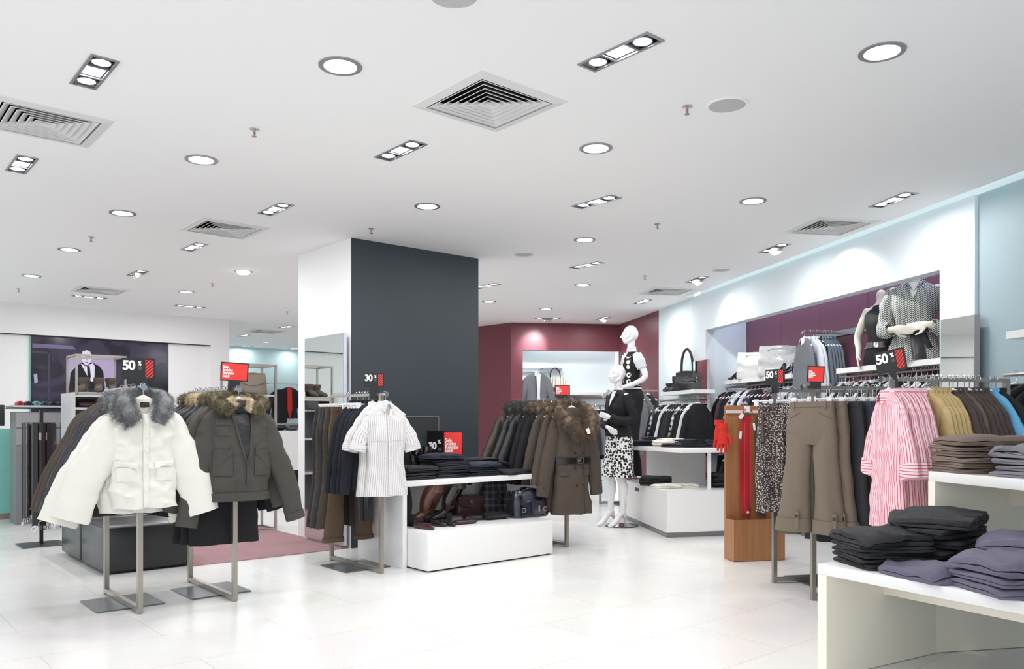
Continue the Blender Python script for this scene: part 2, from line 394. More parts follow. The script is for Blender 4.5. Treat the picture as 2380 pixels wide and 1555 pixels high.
# slot box above the right wall wash
mb = MB(); q = [e0, e1, RWF+BX*.2, W5+BX*.2]; mb.prism([(v.x, v.y) for v in q], CEIL+.22, CEIL+.26); struct('trim_slot', mb, M_WHITE, smooth=False)
wall('trim_slot_light_block', W5+BX*.08, RWF+BX*.08, M_WHITE, CEIL, CEIL+.22, .04, flip=1)  # unseen panel added to keep world light from leaking into the slot
def area(name, loc, sx, sy, power, col=LIGHT_COL, rot=(0, 0, 0), parent=None, shape='RECTANGLE', spread=180):
    d = bpy.data.lights.new(name, 'AREA'); d.shape = shape; d.size = sx
    if shape in ('RECTANGLE', 'ELLIPSE'): d.size_y = sy
    d.energy = power; d.color = col; d.spread = radians(spread)
    o = bpy.data.objects.new(name, d); COL.objects.link(o); o.location = loc; o.rotation_euler = rot
    if parent: o.parent = parent
    return o
mid = (e0+e1)/2; 
# light strip in the slot
LEN = (RWF-W5).length
tl = thing('strip_light', 'long pale strip light hidden in the ceiling slot along the right wall', 'strip light', (W5-BY*LEN/2+Vector((0, 0, 0)))-BX*.08, B_YAW)
tl.location.z = CEIL+.19
mb = MB(); mb.box(-.03, .03, -LEN/2+.05, LEN/2-.05, -.012, .012); mb.build('diffuser', mat('strip_glow', (225, 250, 255), .5, emit=1.0), tl)
area('tube', (0, 0, -.02), .05, LEN-.2, POWER_COVE*LEN/3, (.80, .97, 1.0), parent=tl)
# ---- ceiling fixtures
def where(p):
    x, y = p
    h = 'left' if x < 800 else ('centre' if x < 1550 else 'right')
    return h
# labels for the round lamps, nearest to farthest in words that can be followed in the picture
RL = ['large round recessed downlight at the top, left of the big square air vent',
      'large round recessed downlight in the top right corner of the ceiling',
      'round recessed downlight on the left, below the lone sprinkler',
      'round recessed downlight right of centre, below the big square air vent',
      'round recessed downlight just above the dark grey pillar front',
      'round recessed downlight on the left ceiling, left of the second square air vent',
      'round recessed downlight on the right ceiling, beside the vent near the right wall',
      'round recessed downlight between two triple spotlights, towards the maroon walls',
      'small round recessed downlight at the far left, above the dark photo wall',
      'tiny round recessed downlight, leftmost lit disc near the left edge',
      'round downlight with its lens hanging out, left of the white pillar side',
      'small round recessed downlight in front of the maroon back wall, right of the centre',
      'small round recessed downlight right beside the dark pillar edge over the maroon wall',
      'small round recessed downlight above the white left wall, near the pillar',
      'smallest round downlight over the niche in the maroon back wall',
      'tiny round downlight in the side room past the left wall']
for i, p in enumerate(ROUND):
    t = thing('recessed_downlight', RL[i], 'ceiling light', cl(*p), 0)
    mb = MB(); mb.disc((0, 0), .080, .103, -.006, 40, .006); mb.build('trim_ring', M_LAMPFR, t)
    mb = MB(); mb.loft([[(r*cos(2*pi*k/32), r*sin(2*pi*k/32), z) for k in range(32)] for r, z in ((.079, -.003), (.072, .045), (.05, .085))], cap=False); mb.build('reflector', M_LAMPFR, t, fixn=False)
    dz = -.02 if i == 10 else .012
    mb = MB(); mb.loft([[(r*cos(2*pi*k/32), r*sin(2*pi*k/32), z) for k in range(32)] for r, z in ((.068, dz+.01), (.069, dz), (.05, dz-.012 if i == 10 else dz-.002), (.002, dz-.02 if i == 10 else dz-.003))]); mb.build('lens', M_GLOW, t)
    area('lamp', (0, 0, dz-.024), .12, .12, POWER_ROUND*(.5 if i == 15 else 1), parent=t, shape='DISK')
TLB = ['triple recessed spotlight in grey frame, top left corner of the ceiling',
       'largest triple recessed spotlight in grey frame, top centre right',
       'triple recessed spotlight at the left edge, below the partly cut air vent',
       'triple recessed spotlight left of centre, under the big square air vent',
       'triple recessed spotlight right above the second square air vent on the left',
       'triple recessed spotlight right of centre above the row of small lamps',
       'triple recessed spotlight to the left of the white pillar side',
       'triple recessed spotlight before the maroon walls, under the centre downlight',
       'recessed spotlight with its middle lamp swung out, above the far left air vent',
       'triple recessed spotlight nearest the right wall at the right edge',
       'recessed spotlight with middle lamp swung out, facing the bright right wall',
       'recessed spotlight with middle lamp swung out beside the flat grey speaker',
       'triple recessed spotlight between the small air vent and the maroon side wall',
       'recessed spotlight with lamp swung out above the white mannequin head',
       'recessed spotlight with dropped middle lamp over the niche in the maroon wall',
       'triple recessed spotlight over the dark photo panel of the left wall',
       'triple recessed spotlight over the right end of the white left bulkhead',
       'triple recessed spotlight half hidden by the dark pillar edge',
       'far triple spotlight in the side room, nearest the white pillar side',
       'far triple spotlight in the side room, beside the white left wall',
       'farthest triple spotlight in the side room above the aqua wall',
       'far triple spotlight above the brown panel of the side room']
for i, (p, fr, dr) in enumerate(TRIP):
    t = thing('triple_spotlight', TLB[i], 'ceiling light', cl(*p), YAWS[fr])
    mb = MB()
    W, H_ = .0625, .215; w2, h2 = .050, .203
    for x0, x1, y0, y1 in ((-W, -w2, -H_, H_), (w2, W, -H_, H_), (-w2, w2, -H_, -h2), (-w2, w2, h2, H_)): mb.box(x0, x1, y0, y1, -.006, .004)
    for yy in (-.072, .072): mb.box(-w2, w2, yy-.006, yy+.006, -.003, .06)
    mb.build('frame', M_LAMPFR, t, smooth=False)
    mb = MB(); mb.box(-.056, .056, -.206, .206, .07, .085)
    for s in (-1, 1): mb.box(s*.056-.001, s*.056+.001, -.206, .206, .0, .07)
    mb.build('housing', M_BLACKIN, t, smooth=False)
    for s in (-1, 1):
        mb = MB(); c = (0, s*.138); mb.disc(c, .041, .046, .0, 28, .03); l = mb.build('spot_ring', M_LAMPFR, t)
        mb = MB(); mb.disc(c, 0, .041, .008, 28); mb.build('bulb', M_GLOW, l, fixn=False)
    if dr:
        tilt = Matrix.Translation((0, 0, -.012)) @ Matrix.Rotation(radians(28 if fr == 'B' else -25), 4, 'Y')
        mb = MB()
        for q in ((-.05, -.046, -.06, .06), (.046, .05, -.06, .06), (-.046, .046, -.06, -.056), (-.046, .046, .056, .06)): mb.box(q[0], q[1], q[2], q[3], -.03, .03, tilt)
        l = mb.build('swivel_head', M_STEEL, t, smooth=False)
    else:
        tilt = Matrix.Translation((0, 0, .01)); mb = MB()
        for q in ((-.047, -.043, -.062, .062), (.043, .047, -.062, .062), (-.043, .043, -.062, -.058), (-.043, .043, .058, .062)): mb.box(q[0], q[1], q[2], q[3], -.006, .03, tilt)
        l = mb.build('swivel_head', M_LAMPFR, t, smooth=False)
    mb = MB(); mb.box(-.042, .042, -.056, .056, -.001, .001, tilt); mb.build('bulb', M_GLOW, l, smooth=False)
    area('lamp', (0, 0, -.04), .09, .38, POWER_TRIPLE*(.4 if i >= 18 else 1), parent=t)
# strip lights in the wall recess and in the niche
for nm, lb, p, q, zz, inn, col, pw_ in (('strip_light', 'cool strip light tucked under the top of the maroon wall recess', R0+BX*.30, R1+BX*.30, CEIL-.012, 0, (.72, .76, 1.0), 3.2), ('strip_light', 'strip light tucked under the top of the niche in the maroon wall', NI0+nB*.30+dB*.05, W3+nB*.30-dB*.05, nz1+.215, 0, (.86, .97, 1.0), 2.0)):
    d_ = (q-p).normalized(); L_ = (q-p).length; c_ = (p+q)/2
    t = thing(nm, lb, 'strip light', (c_.x, c_.y, zz), math.atan2(d_.y, d_.x))
    mb = MB(); mb.box(-L_/2+.05, L_/2-.05, -.02, .02, -.0, .012); mb.build('diffuser', mat('strip_glow', 0), t, smooth=False)
    area('tube', (0, 0, -.01), L_-.15, .04, pw_*L_, col, parent=t)
# spotlight beams thrown on the right wall
def spot(loc, target, power, ang=50, blend=1.0):
    d = bpy.data.lights.new('beam', 'SPOT'); d.energy = power; d.spot_size = radians(ang); d.spot_blend = blend; d.shadow_soft_size = .05; d.color = (.97, .99, 1.0)
    o = bpy.data.objects.new('beam', d); COL.objects.link(o); o.location = loc
    o.rotation_euler = (Vector(target)-Vector(loc)).to_track_quat('-Z', 'Y').to_euler()
    return o
for p, tx, tz in (((1800, 577), 1985, 2.52), ((1620, 650), 1700, 2.50), ((1494, 701), 1570, 2.4)):
    c = cl(*p)-Vector((0, 0, .07)); tt = on_line(tx, W5, BY); tt.z = tz; spot(c, tt, POWER_SPOT*(.35 if tx == 1570 else .9))
c = cl(1273, 741)-Vector((0, 0, .07)); tt = (W2+W3)/2; tt = W2+(W3-W2)*.2; tt.z = 2.5; spot(c, tt, POWER_SPOT*.5)
# vents
VLB = ['big square slatted air vent in the middle of the ceiling', 'square slatted air vent cut off by the left edge of the photo', 'square slatted air vent left of the white pillar side',
       'small far square air vent above the dark photo wall', 'square slatted air vent beside the bright right wall', 'small square air vent near the maroon side wall', 'tiny square air vent in the side room']
M_VENT = mat('vent_white', (228, 229, 228), .5)
for i, (p, fr) in enumerate(VENT):
    t = thing('ceiling_vent', VLB[i], 'air vent', cl(*p), YAWS[fr])
    def ring(mb, r0, r1, z0, z1, th=.0):
        rg = []
        for r, z in ((r0, z0), (r1, z1)): rg.append([(r, r, z), (-r, r, z), (-r, -r, z), (r, -r, z)])
        mb.loft(rg, cap=False)
    mb = MB(); rg = []
    for r, z in ((.245, -.012), (.298, -.004), (.300, .0), (.245, .004)): rg.append([(r, r, z), (-r, r, z), (-r, -r, z), (r, -r, z)])
    mb.loft(rg, closed=True); mb.build('frame', M_VENT, t, smooth=False)
    mb = MB()
    for k in range(6):
        r = .235-k*.036; ring(mb, r, r-.040, -.010, .016)
        ring(mb, r-.001, r-.004, -.010, -.012)
    mb.box(-.02, .02, -.02, .02, -.012, -.008)
    mb.build('slats', M_VENT, t, smooth=False, fixn=False)
    mb = MB(); mb.box(-.25, .25, -.25, .25, .12, .14)
    for s in (-1, 1): mb.box(s*.25-.002, s*.25+.002, -.25, .25, .006, .12); mb.box(-.25, .25, s*.25-.002, s*.25+.002, .006, .12)
    mb.build('duct', mat('duct_dark', 22, .8), t, smooth=False)
SPK = [(1690, 244, 'large round pale grey ceiling speaker beside the sprinkler at the right'), (1217, 591, 'small round grey ceiling speaker to the right of the dark pillar'), (1676, 627, 'flat round grey ceiling speaker close to the right wall'), (1055, -12, 'round ceiling speaker cut off by the top edge of the photo')]
for x, y, lb in SPK:
    t = thing('ceiling_speaker', lb, 'speaker', cl(x, y))
    mb = MB(); mb.disc((0, 0), .098, .112, -.006, 40, .0055); mb.build('rim', M_CEIL, t)
    mb = MB(); mb.disc((0, 0), 0, .099, -.004, 40); mb.build('grille', mat('speaker_grille', (196, 196, 198), .7, bump=.4, bscale=500), t, fixn=False)
SPR = [(1597, 247, 'ceiling sprinkler with red bulb beside the large round speaker'), (591, 300, 'lone ceiling sprinkler on the upper left'), (863, 531, 'ceiling sprinkler just above the pillar corner'), (212, 550, 'ceiling sprinkler left of the second square vent'),
       (43, 671, 'ceiling sprinkler near the left edge'), (494, 658, 'small ceiling sprinkler left of the hanging downlight'), (1528, 520, 'ceiling sprinkler on the right, in line with the far lamps'), (1499, 641, 'ceiling sprinkler above the small right vent'), (668, 724, 'tiny ceiling sprinkler in front of the side room')]
for x, y, lb in SPR:
    t = thing('sprinkler', lb, 'sprinkler', cl(x, y))
    mb = MB(); mb.disc((0, 0), .008, .026, -.004, 20, .003); mb.build('escutcheon', M_CHROME, t)
    mb = MB(); mb.tube([(0, 0, 0), (0, 0, -.02)], .007, 8); mb.bar((.008, 0, -.02), (.004, 0, -.042), .003); mb.bar((-.008, 0, -.02), (-.004, 0, -.042), .003); mb.tube([(0, 0, -.042), (0, 0, -.045)], .014, 12); mb.build('head', M_STEEL, t)
    mb = MB(); mb.tube([(0, 0, -.02), (0, 0, -.041)], .0025, 6); mb.build('bulb', mat('red_bulb', (200, 30, 40), .2), t)
# ================================================================ clothes
def nz(x, y, z, s=0.0): return noise.noise(Vector((x+s*7.31, y-s*3.17, z+s*5.3)))
def lerp_keys(keys, z):
    if z >= keys[0][0]: return keys[0][1:]
    for a, b in zip(keys, keys[1:]):
        if z >= b[0]:
            t = (a[0]-z)/(a[0]-b[0]); t = t*t*(3-2*t)*.35+t*.65
            return tuple(p+(q-p)*t for p, q in zip(a[1:], b[1:]))
    return keys[-1][1:]
class Body:
    """thin lofted garment shell; keys = (z, half width, half depth, centre x, centre y), front towards -y"""
    def __init__(s, keys, n=36, rows=22, fold=.006, kx=26, seed=0, e=2.3, puff=0, puffn=8, hemw=.003, rnd=.004, crink=0.0, cs=1.0):
        s.crink = crink; s.cs = cs; open_ = None
        s.keys = [k if len(k) == 5 else k+(0,)*(5-len(k)) for k in keys]; s.n = n; s.rows = rows; s.fold = fold; s.kx = kx; s.seed = seed; s.e = e; s.puff = puff; s.puffn = puffn; s.hemw = hemw; s.rnd = rnd; s.open = open_
        s.zt, s.zb = keys[0][0], keys[-1][0]
    def pt(s, th, z, off=0.0):
        hw, hd, cx, cy = lerp_keys(s.keys, z); c, q = cos(th), sin(th); e = 2.0/s.e
        x = hw*math.copysign(abs(c)**e, c); y = hd*math.copysign(abs(q)**e, q)
        g = min(1, (s.zt-z)/.12)*(.35+.65*(s.zt-z)/(s.zt-s.zb))
        d = s.fold*g*(sin(x*s.kx*1.0+s.seed*1.7+3*nz(x*3, z*2, 0, s.seed)) + .6*sin(x*s.kx*2.3+z*4+s.seed))
        d += s.rnd*nz(x*9, y*3, z*9, s.seed)*2.2
        if s.crink:
            a1 = nz(x*5*s.cs+z*2.5, y*3, z*6*s.cs-x*3, s.seed+2); a2 = nz(x*13*s.cs-z*6, y*5, z*11*s.cs+x*5, s.seed+5)
            d += s.crink*(.45-abs(a1)**.6*1.3)+s.crink*.45*(.4-abs(a2)**.6*1.2)
        if s.puff: d += s.puff*(abs(sin(pi*s.puffn*(s.zt-z)/(s.zt-s.zb)))**.55-.6)
        L = math.hypot(x/max(hw, 1e-4)**1, y/max(hd, 1e-4)) or 1
        nx, ny = x/max(hw, 1e-4)*hd, y/max(hd, 1e-4)*hw; l2 = math.hypot(nx, ny) or 1
        d += off
        return Vector((x+cx+nx/l2*d, y+cy+ny/l2*d, z))
    def front(s, x, z, off=.004):
        hw, hd, cx, cy = lerp_keys(s.keys, z); u = max(-.999, min(.999, (x-cx)/hw)); c = math.copysign(abs(u)**(s.e/2), u)
        p = s.pt(-math.acos(c), z, off); return Vector((x, p.y, z))
    def mesh(s, mb=None, hollow=True):
        mb = mb or MB(); rings = []
        for i in range(s.rows+1):
            t = i/s.rows; t = t*.75+.25*t*t; z = s.zt+(s.zb-s.zt)*t
            rg = []
            for k in range(s.n):
                th = 2*pi*k/s.n; p = s.pt(th, z)
                if i == s.rows: p.z += s.hemw*sin(p.x*37+s.seed)*1.0
                rg.append(p)
            rings.append(rg)
        # turn the hem inwards and up so the shell reads as hollow cloth
        if hollow:
            z = s.zb+.012; rings.append([s.pt(2*pi*k/s.n, s.zb+.001, -.005)+Vector((0, 0, .006)) for k in range(s.n)])
            rings.append([s.pt(2*pi*k/s.n, s.zb+.05, -.012) for k in range(s.n)])
        o = len(mb.v); ref = [Vector(p) for p in rings[int(len(rings)*.5)]]; n = s.n
        kf = min(range(n), key=lambda k: abs(2*pi*k/n-1.5*pi)); U = [0.0]*n
        for sg in (1, -1):
            acc = 0
            for q in range(1, n//2+1):
                i, j = (kf+sg*(q-1)) % n, (kf+sg*q) % n; acc += (ref[i]-ref[j]).xy.length; U[j] = acc
        for r_ in range(len(rings)):
            for k in range(n): mb.u[o+r_*n+k] = U[k]
        mb.loft(rings, cap=True); return mb
    def patch(s, x0, x1, z0, z1, off=.006, nx=5, nzz=5, mb=None, th=.003, f=None):
        "cloth patch lying on the front, between corner coordinates; f maps (u,v) to (x,z)"
        mb = mb or MB(); o = len(mb.v)
        for L_ in (0, 1):
            for j in range(nzz+1):
                for i in range(nx+1):
                    u, v = i/nx, j/nzz
                    x, z = f(u, v) if f else (x0+(x1-x0)*u, z0+(z1-z0)*v)
                    edge = (i in (0, nx) or j in (0, nzz))
                    p = s.front(x, z, off+(th if not L_ and not edge else (th*.4 if not L_ else -.004))); mb.v.append(tuple(p))
        m = (nx+1)*(nzz+1)
        for L_ in (0, 1):
            for j in range(nzz):
                for i in range(nx):
                    a = o+L_*m+j*(nx+1)+i; q = (a, a+1, a+nx+2, a+nx+1); mb.f.append(q if L_ == 0 else q[::-1])
        bd = [j*(nx+1) for j in range(nzz)]+[nzz*(nx+1)+i for i in range(nx)]+[j*(nx+1)+nx for j in range(nzz, 0, -1)]+[i for i in range(nx, 0, -1)]
        for a, b in zip(bd, bd[1:]+bd[:1]): mb.f.append((o+a, o+b, o+m+b, o+m+a))
        return mb
def sleeve(mb, pts, rs, flat=.62, n=16, rows=16, seed=0, crease=.006, puff=0, puffn=9, crink=0.0):
    "tapered hanging tube through pts (Catmull) with radii rs"
    P = [Vector(p) for p in pts]; K = len(P)-1
    def at(t):
        f = t*K; i = min(int(f), K-1); u = f-i
        p0, p1, p2, p3 = P[max(i-1, 0)], P[i], P[i+1], P[min(i+2, K)]
        q = .5*((2*p1)+(p2-p0)*u+(2*p0-5*p1+4*p2-p3)*u*u+(3*p1-p0-3*p2+p3)*u**3)
        r = rs[i]+(rs[i+1]-rs[i])*u; return q, r
    rings = []
    for i in range(rows+1):
        t = i/rows; p, r = at(t); d = (at(min(1, t+.02))[0]-at(max(0, t-.02))[0]).normalized()
        a = Vector((d.z, 0, -d.x)); a = (a if a.length > .01 else Vector((1, 0, 0))).normalized(); b = d.cross(a).normalized()
        rg = []
        for k in range(n):
            th = 2*pi*k/n
            c = crease*(sin(t*31+3*cos(th+seed))*nz(t*6, cos(th), sin(th), seed)*2.2)
            if puff: c += puff*(abs(sin(pi*puffn*t))**.5-.6)
            if crink:
                w_ = p+a*cos(th)*r+b*sin(th)*r; c += crink*(.45-abs(nz(w_.x*6+w_.z*5, w_.y*4, w_.z*9-w_.x*4, seed))**.6*1.3)
            rr = r+c; rg.append(p+a*cos(th)*rr+b*sin(th)*rr*flat)
        rings.append(rg)
    p, r = at(1); rg = [p+(q-p)*.86 for q in rings[-1]]; d = (at(1)[0]-at(.95)[0]).normalized()
    rings.append([q-d*.004 for q in rg]); rings.append([q-d*.05 for q in rg])
    o = len(mb.v); rm = sum(rs)/len(rs)
    for r_ in range(len(rings)):
        for k in range(n): mb.u[o+r_*n+k] = abs(((2*pi*k/n+pi) % (2*pi))-pi)*rm*.85
    mb.loft(rings); return mb
def fur(mb, path, rad, n, length=.03, seed=0, flat=.8, w=.0016, droop=.5, core=True):
    n = int(n*2.1); w *= .5; length *= .82
    rr = random.Random(seed); P = [Vector(p) for p in path]
    rads = rad if isinstance(rad, (list, tuple)) else [rad]*len(P)
    if core: mb.tube(P, [q*.86 for q in rads], 10, flat=flat)
    segs = [(P[i+1]-P[i]).length for i in range(len(P)-1)]; tot = sum(segs)
    for _ in range(n):
        t = rr.random()*tot; i = 0
        while i < len(segs)-1 and t > segs[i]: t -= segs[i]; i += 1
        u = t/segs[i]; c = P[i].lerp(P[i+1], u); r = rads[i]+(rads[i+1]-rads[i])*u
        d = (P[i+1]-P[i]).normalized(); ref = Vector((0, 0, 1)) if abs(d.z) < .9 else Vector((0, 1, 0))
        a = d.cross(ref).normalized(); b = d.cross(a); th = rr.random()*2*pi
        nrm = (a*cos(th)+b*sin(th)*flat); base = c+nrm*r*.8; nrm.normalize()
        ln = length*(.55+.75*rr.random()); cl_ = nz(base.x*22, base.y*22, base.z*22, seed)*1.4; dr = (nrm*.8+d*(cl_+rr.uniform(-.3, .3))+Vector((rr.uniform(-.2, .2)+.5*nz(base.z*20, base.x*20, 0, seed), rr.uniform(-.2, .2), -droop*rr.random()))).normalized()
        sd = dr.cross(Vector((rr.uniform(-1, 1), rr.uniform(-1, 1), rr.uniform(-1, 1)))).normalized()*w
        m_ = base+dr*ln*.55; tip = base+dr*ln+Vector((0, 0, -droop*ln*.35)); o = len(mb.v)
        mb.v += [tuple(base-sd), tuple(base+sd), tuple(m_+sd*.8), tuple(m_-sd*.8), tuple(tip)]
        mb.f += [(o, o+1, o+2, o+3), (o+3, o+2, o+4)]
    return mb
def hanger(kind='shirt', group=None, label=None, m=None, cat='hanger'):
    m = m or M_HANGW
    t = thing('clothes_hanger', label, cat, group=group)
    mb = MB(); mb.tube([(-.014+.0, 0, -.002), (-.016, 0, .008), (-.006, 0, .0185), (.008, 0, .017), (.014, 0, .004), (.008, 0, -.012), (0, 0, -.022), (0, 0, -.07)], .0022, 6); mb.build('hook', M_CHROME, t)
    mb = MB()
    if kind == 'shirt':
        pts = [(-.165, 0, -.168), (-.11, 0, -.135), (-.045, 0, -.085), (0, 0, -.068), (.045, 0, -.085), (.11, 0, -.135), (.165, 0, -.168)]
        mb.tube(pts, [.008, .01, .012, .016, .012, .01, .008], 8); mb.box(-.022, .022, -.006, .006, -.10, -.065)
    else:
        mb.tube([(-.15, 0, -.085), (.15, 0, -.085)], .006, 8); mb.box(-.03, .03, -.004, .004, -.1, -.066)
        for s in (-1, 1): mb.box(s*.12-.017, s*.12+.017, -.011, .011, -.118, -.072)
    mb.build('shoulder_bar' if kind == 'shirt' else 'clip_bar', m, t)
    return t
def shirt_collar(b, m, t, w=.055, drop=.07, spread=.06, z=-.085, fy=None, name='collar'):
    "turned down collar with two points and a band behind the neck"
    mb = MB()
    fy = b.front(0, z-.03, .012).y if fy is None else fy
    for s in (-1, 1):
        pts = []
        N_ = 8
        top = [Vector((s*(.004+.044*sin(pi/2*i/N_)), fy+(.040-fy)*(i/N_)**1.5, z+.010+.016*sin(pi/2*i/N_))) for i in range(N_+1)]
        low = [Vector((s*(.030+(spread+.02)*sin(pi/2*i/N_)**.8), fy-.012+(.050-fy)*(i/N_)**1.5, z-drop+.052*(i/N_)**.8+(.0 if i else 0))) for i in range(N_+1)]
        for i in range(N_+1): low[i].x = s*(.034+.024*sin(pi/2*i/N_))
        rings = []
        for i in range(N_+1):
            a, c = top[i], low[i]; mid_ = a.lerp(c, .5)+Vector((0, -.006 if i < N_-1 else .004, .004)); n_ = Vector((s*.3, -.9, .2)).normalized()*.0022
            rings.append([a+n_, mid_+n_, c+n_, c-n_, mid_-n_, a-n_])
        mb.loft(rings)
    return mb.build(name, m, t)
def button(mb, p, r=.006, n=12):
    mb.tube([p+Vector((0, .002, 0)), p-Vector((0, .0025, 0))], [r, r*.92], n)
def tagcard(t, p, m, w=.028, h=.045, rz=.3, name='price_tag'):
    mb = MB(); M = Matrix.Translation(p) @ Matrix.Rotation(rz, 4, 'Y'); mb.box(-w/2, w/2, -.0012, .0, -h, 0, M); return mb.build(name, m, t, smooth=False)
def top_garment(name, label, cat, m, hw=.20, L=.60, waist=.185, hem=.20, dep=.036, sl=.56, out=.11, r0=.075, r1=.05, sflat=.6, neck=.07, n=32, rows=16, fold=.006, seed=0, puff=0, puffn=8, sn=12, srows=12, group=None, collar=None, mcol=None, sdep=None, kx=26, rnd=.004, msl=None, drop=.055, cuff=None, sback=0.0, crink=0.0, cs=1.0, sy=-.0, sx=None):
    t = thing(name, label, cat, group=group)
    z0 = -.075
    drop += .028; sd = min(.042, dep*.85)
    keys = [(z0, neck*.8, min(.028, sd)), (z0-.012, neck+.010, sd*.8), (z0-drop*.5, (neck+hw)*.5+.004, sd*.9), (z0-drop, hw*.90, sd), (z0-drop-.05, hw*.97, (sd+dep)*.5), (z0-L*.35, hw*.96, dep), (z0-L*.62, waist, dep), (z0-L, hem, dep*1.1)]
    b = Body(keys, n=n, rows=rows, fold=fold, seed=seed, puff=puff, puffn=puffn, kx=kx, rnd=rnd, crink=crink, cs=cs)
    body = b.mesh()
    body.build('body', m, t)
    ms = msl or m
    if sl:
        for s in (-1, 1):
            q = MB(); z1 = z0-drop-.03
            oo = out*(1 if not sx else (sx[0] if s < 0 else sx[1]))
            pts = [(s*(hw*.60), .0, z0-drop*.72), (s*(hw*.90), sy, z1-.028), (s*(hw*.93+oo*.16), sy, z1-.03-sl*.22), (s*(hw+oo*.60), sback+sy, z1-sl*.6), (s*(hw+oo), sback+sy, z1-sl)]
            sleeve(q, pts, [r0*.30, r0*.66, r0*.98, (r0+r1)*.5, r1], flat=sflat, n=sn, rows=srows, seed=seed+s, puff=puff*.5, puffn=max(3, int(puffn*.9)), crease=rnd*.8, crink=crink*.55)
            so = q.build('sleeve', ms, t)
            if cuff:
                ce = Vector(pts[-1]); cd = (ce-Vector(pts[-2])).normalized(); q = MB()
                q.tube([ce-cd*cuff, ce-cd*cuff*.5, ce+cd*.004], [r1*1.07, r1*1.1, r1*1.07], 16, flat=sflat, side=Vector((0, 1, 0))); q.build('cuff', mcol or ms, so)
    if collar == 'shirt': shirt_collar(b, mcol or m, t)
    elif collar == 'band':
        q = MB(); rg = []
        for r, dz in ((neck+.006, -.006), (neck+.002, .012), (neck-.006, .012), (neck-.004, -.006)): rg.append([(r*cos(2*pi*k/20), .034*sin(2*pi*k/20), z0+dz+(.012 if sin(2*pi*k/20) > 0 else -.006)) for k in range(20)])
        q.loft(rg, closed=True); q.build('collar', mcol or m, t)
    return t, b
def trouser(name, label, m, group=None, hw=.19, L=.98, legw=.10, hem=.12, seed=0, dep=.03, cuff=0, n=20, rows=16, cat='trousers', fold=.004, halves=True, belt=True, mcuff=None, crease=True, flare_z=None, z0=-.10):
    "trousers clipped by the waist, two legs side by side"
    t = thing(name, label, cat, group=group)
    crotch = z0-.27
    b = Body([(z0, hw, dep), (z0-.04, hw*1.0, dep), (z0-.16, hw*1.12, dep*1.25), (crotch-.01, hw*1.155, dep*1.05), (crotch-.02, hw*1.12, dep*.8)], n=n+8, rows=8, fold=fold, seed=seed, e=2.8, rnd=.003)
    b.mesh().build('waist_panel', m, t)
    if belt:
        q = b.patch(-hw*.96, hw*.96, z0-.037, z0-.001, off=.003, nx=10, nzz=1); q.build('waistband', m, t)
    for s in (-1, 1):
        cxs = s*hw*.54
        lb = Body([(crotch+.05, hw*.57, dep*1.0, s*hw*.585), (crotch-.05, hw*.565, dep*1.12, s*hw*.60), (crotch-.3, legw*.92, dep*1.3, s*hw*.70), (z0-L, hem*.92, dep*1.6, s*hw*.86)], n=n, rows=rows, fold=fold, kx=40, seed=seed+s, e=2.0 if crease else 2.5, rnd=.003)
        lo = lb.mesh().build('leg', m, t)
        if cuff:
            q = MB(); rg = []
            for z, o in ((z0-L-.004, .004), (z0-L-.004, .010), (z0-L+cuff, .009), (z0-L+cuff, .001)): rg.append([lb.pt(2*pi*k/n, max(z, z0-L), o)+Vector((0, 0, min(0, z-(z0-L)))) for k in range(n)])
            q.loft(rg, closed=True); q.build('turn_up', mcuff or m, lo)
    return t, b
def skirt_garment(name, label, m, group=None, hw=.17, L=.62, hem=.24, seed=0, dep=.035, fold=.012, n=40, kx=55, z0=-.10, cat='skirt'):
    t = thing(name, label, cat, group=group)
    b = Body([(z0, hw, dep*.8), (z0-.05, hw*1.02, dep), (z0-L*.5, (hw+hem)*.5, dep*1.1), (z0-L, hem, dep*1.3)], n=n, rows=18, fold=fold, kx=kx, seed=seed, e=2.6)
    b.mesh().build('pleated_panel', m, t)
    q = b.patch(-hw*.97, hw*.97, z0-.035, z0-.001, off=.003, nx=10, nzz=1); q.build('waistband', m, t)
    return t, b
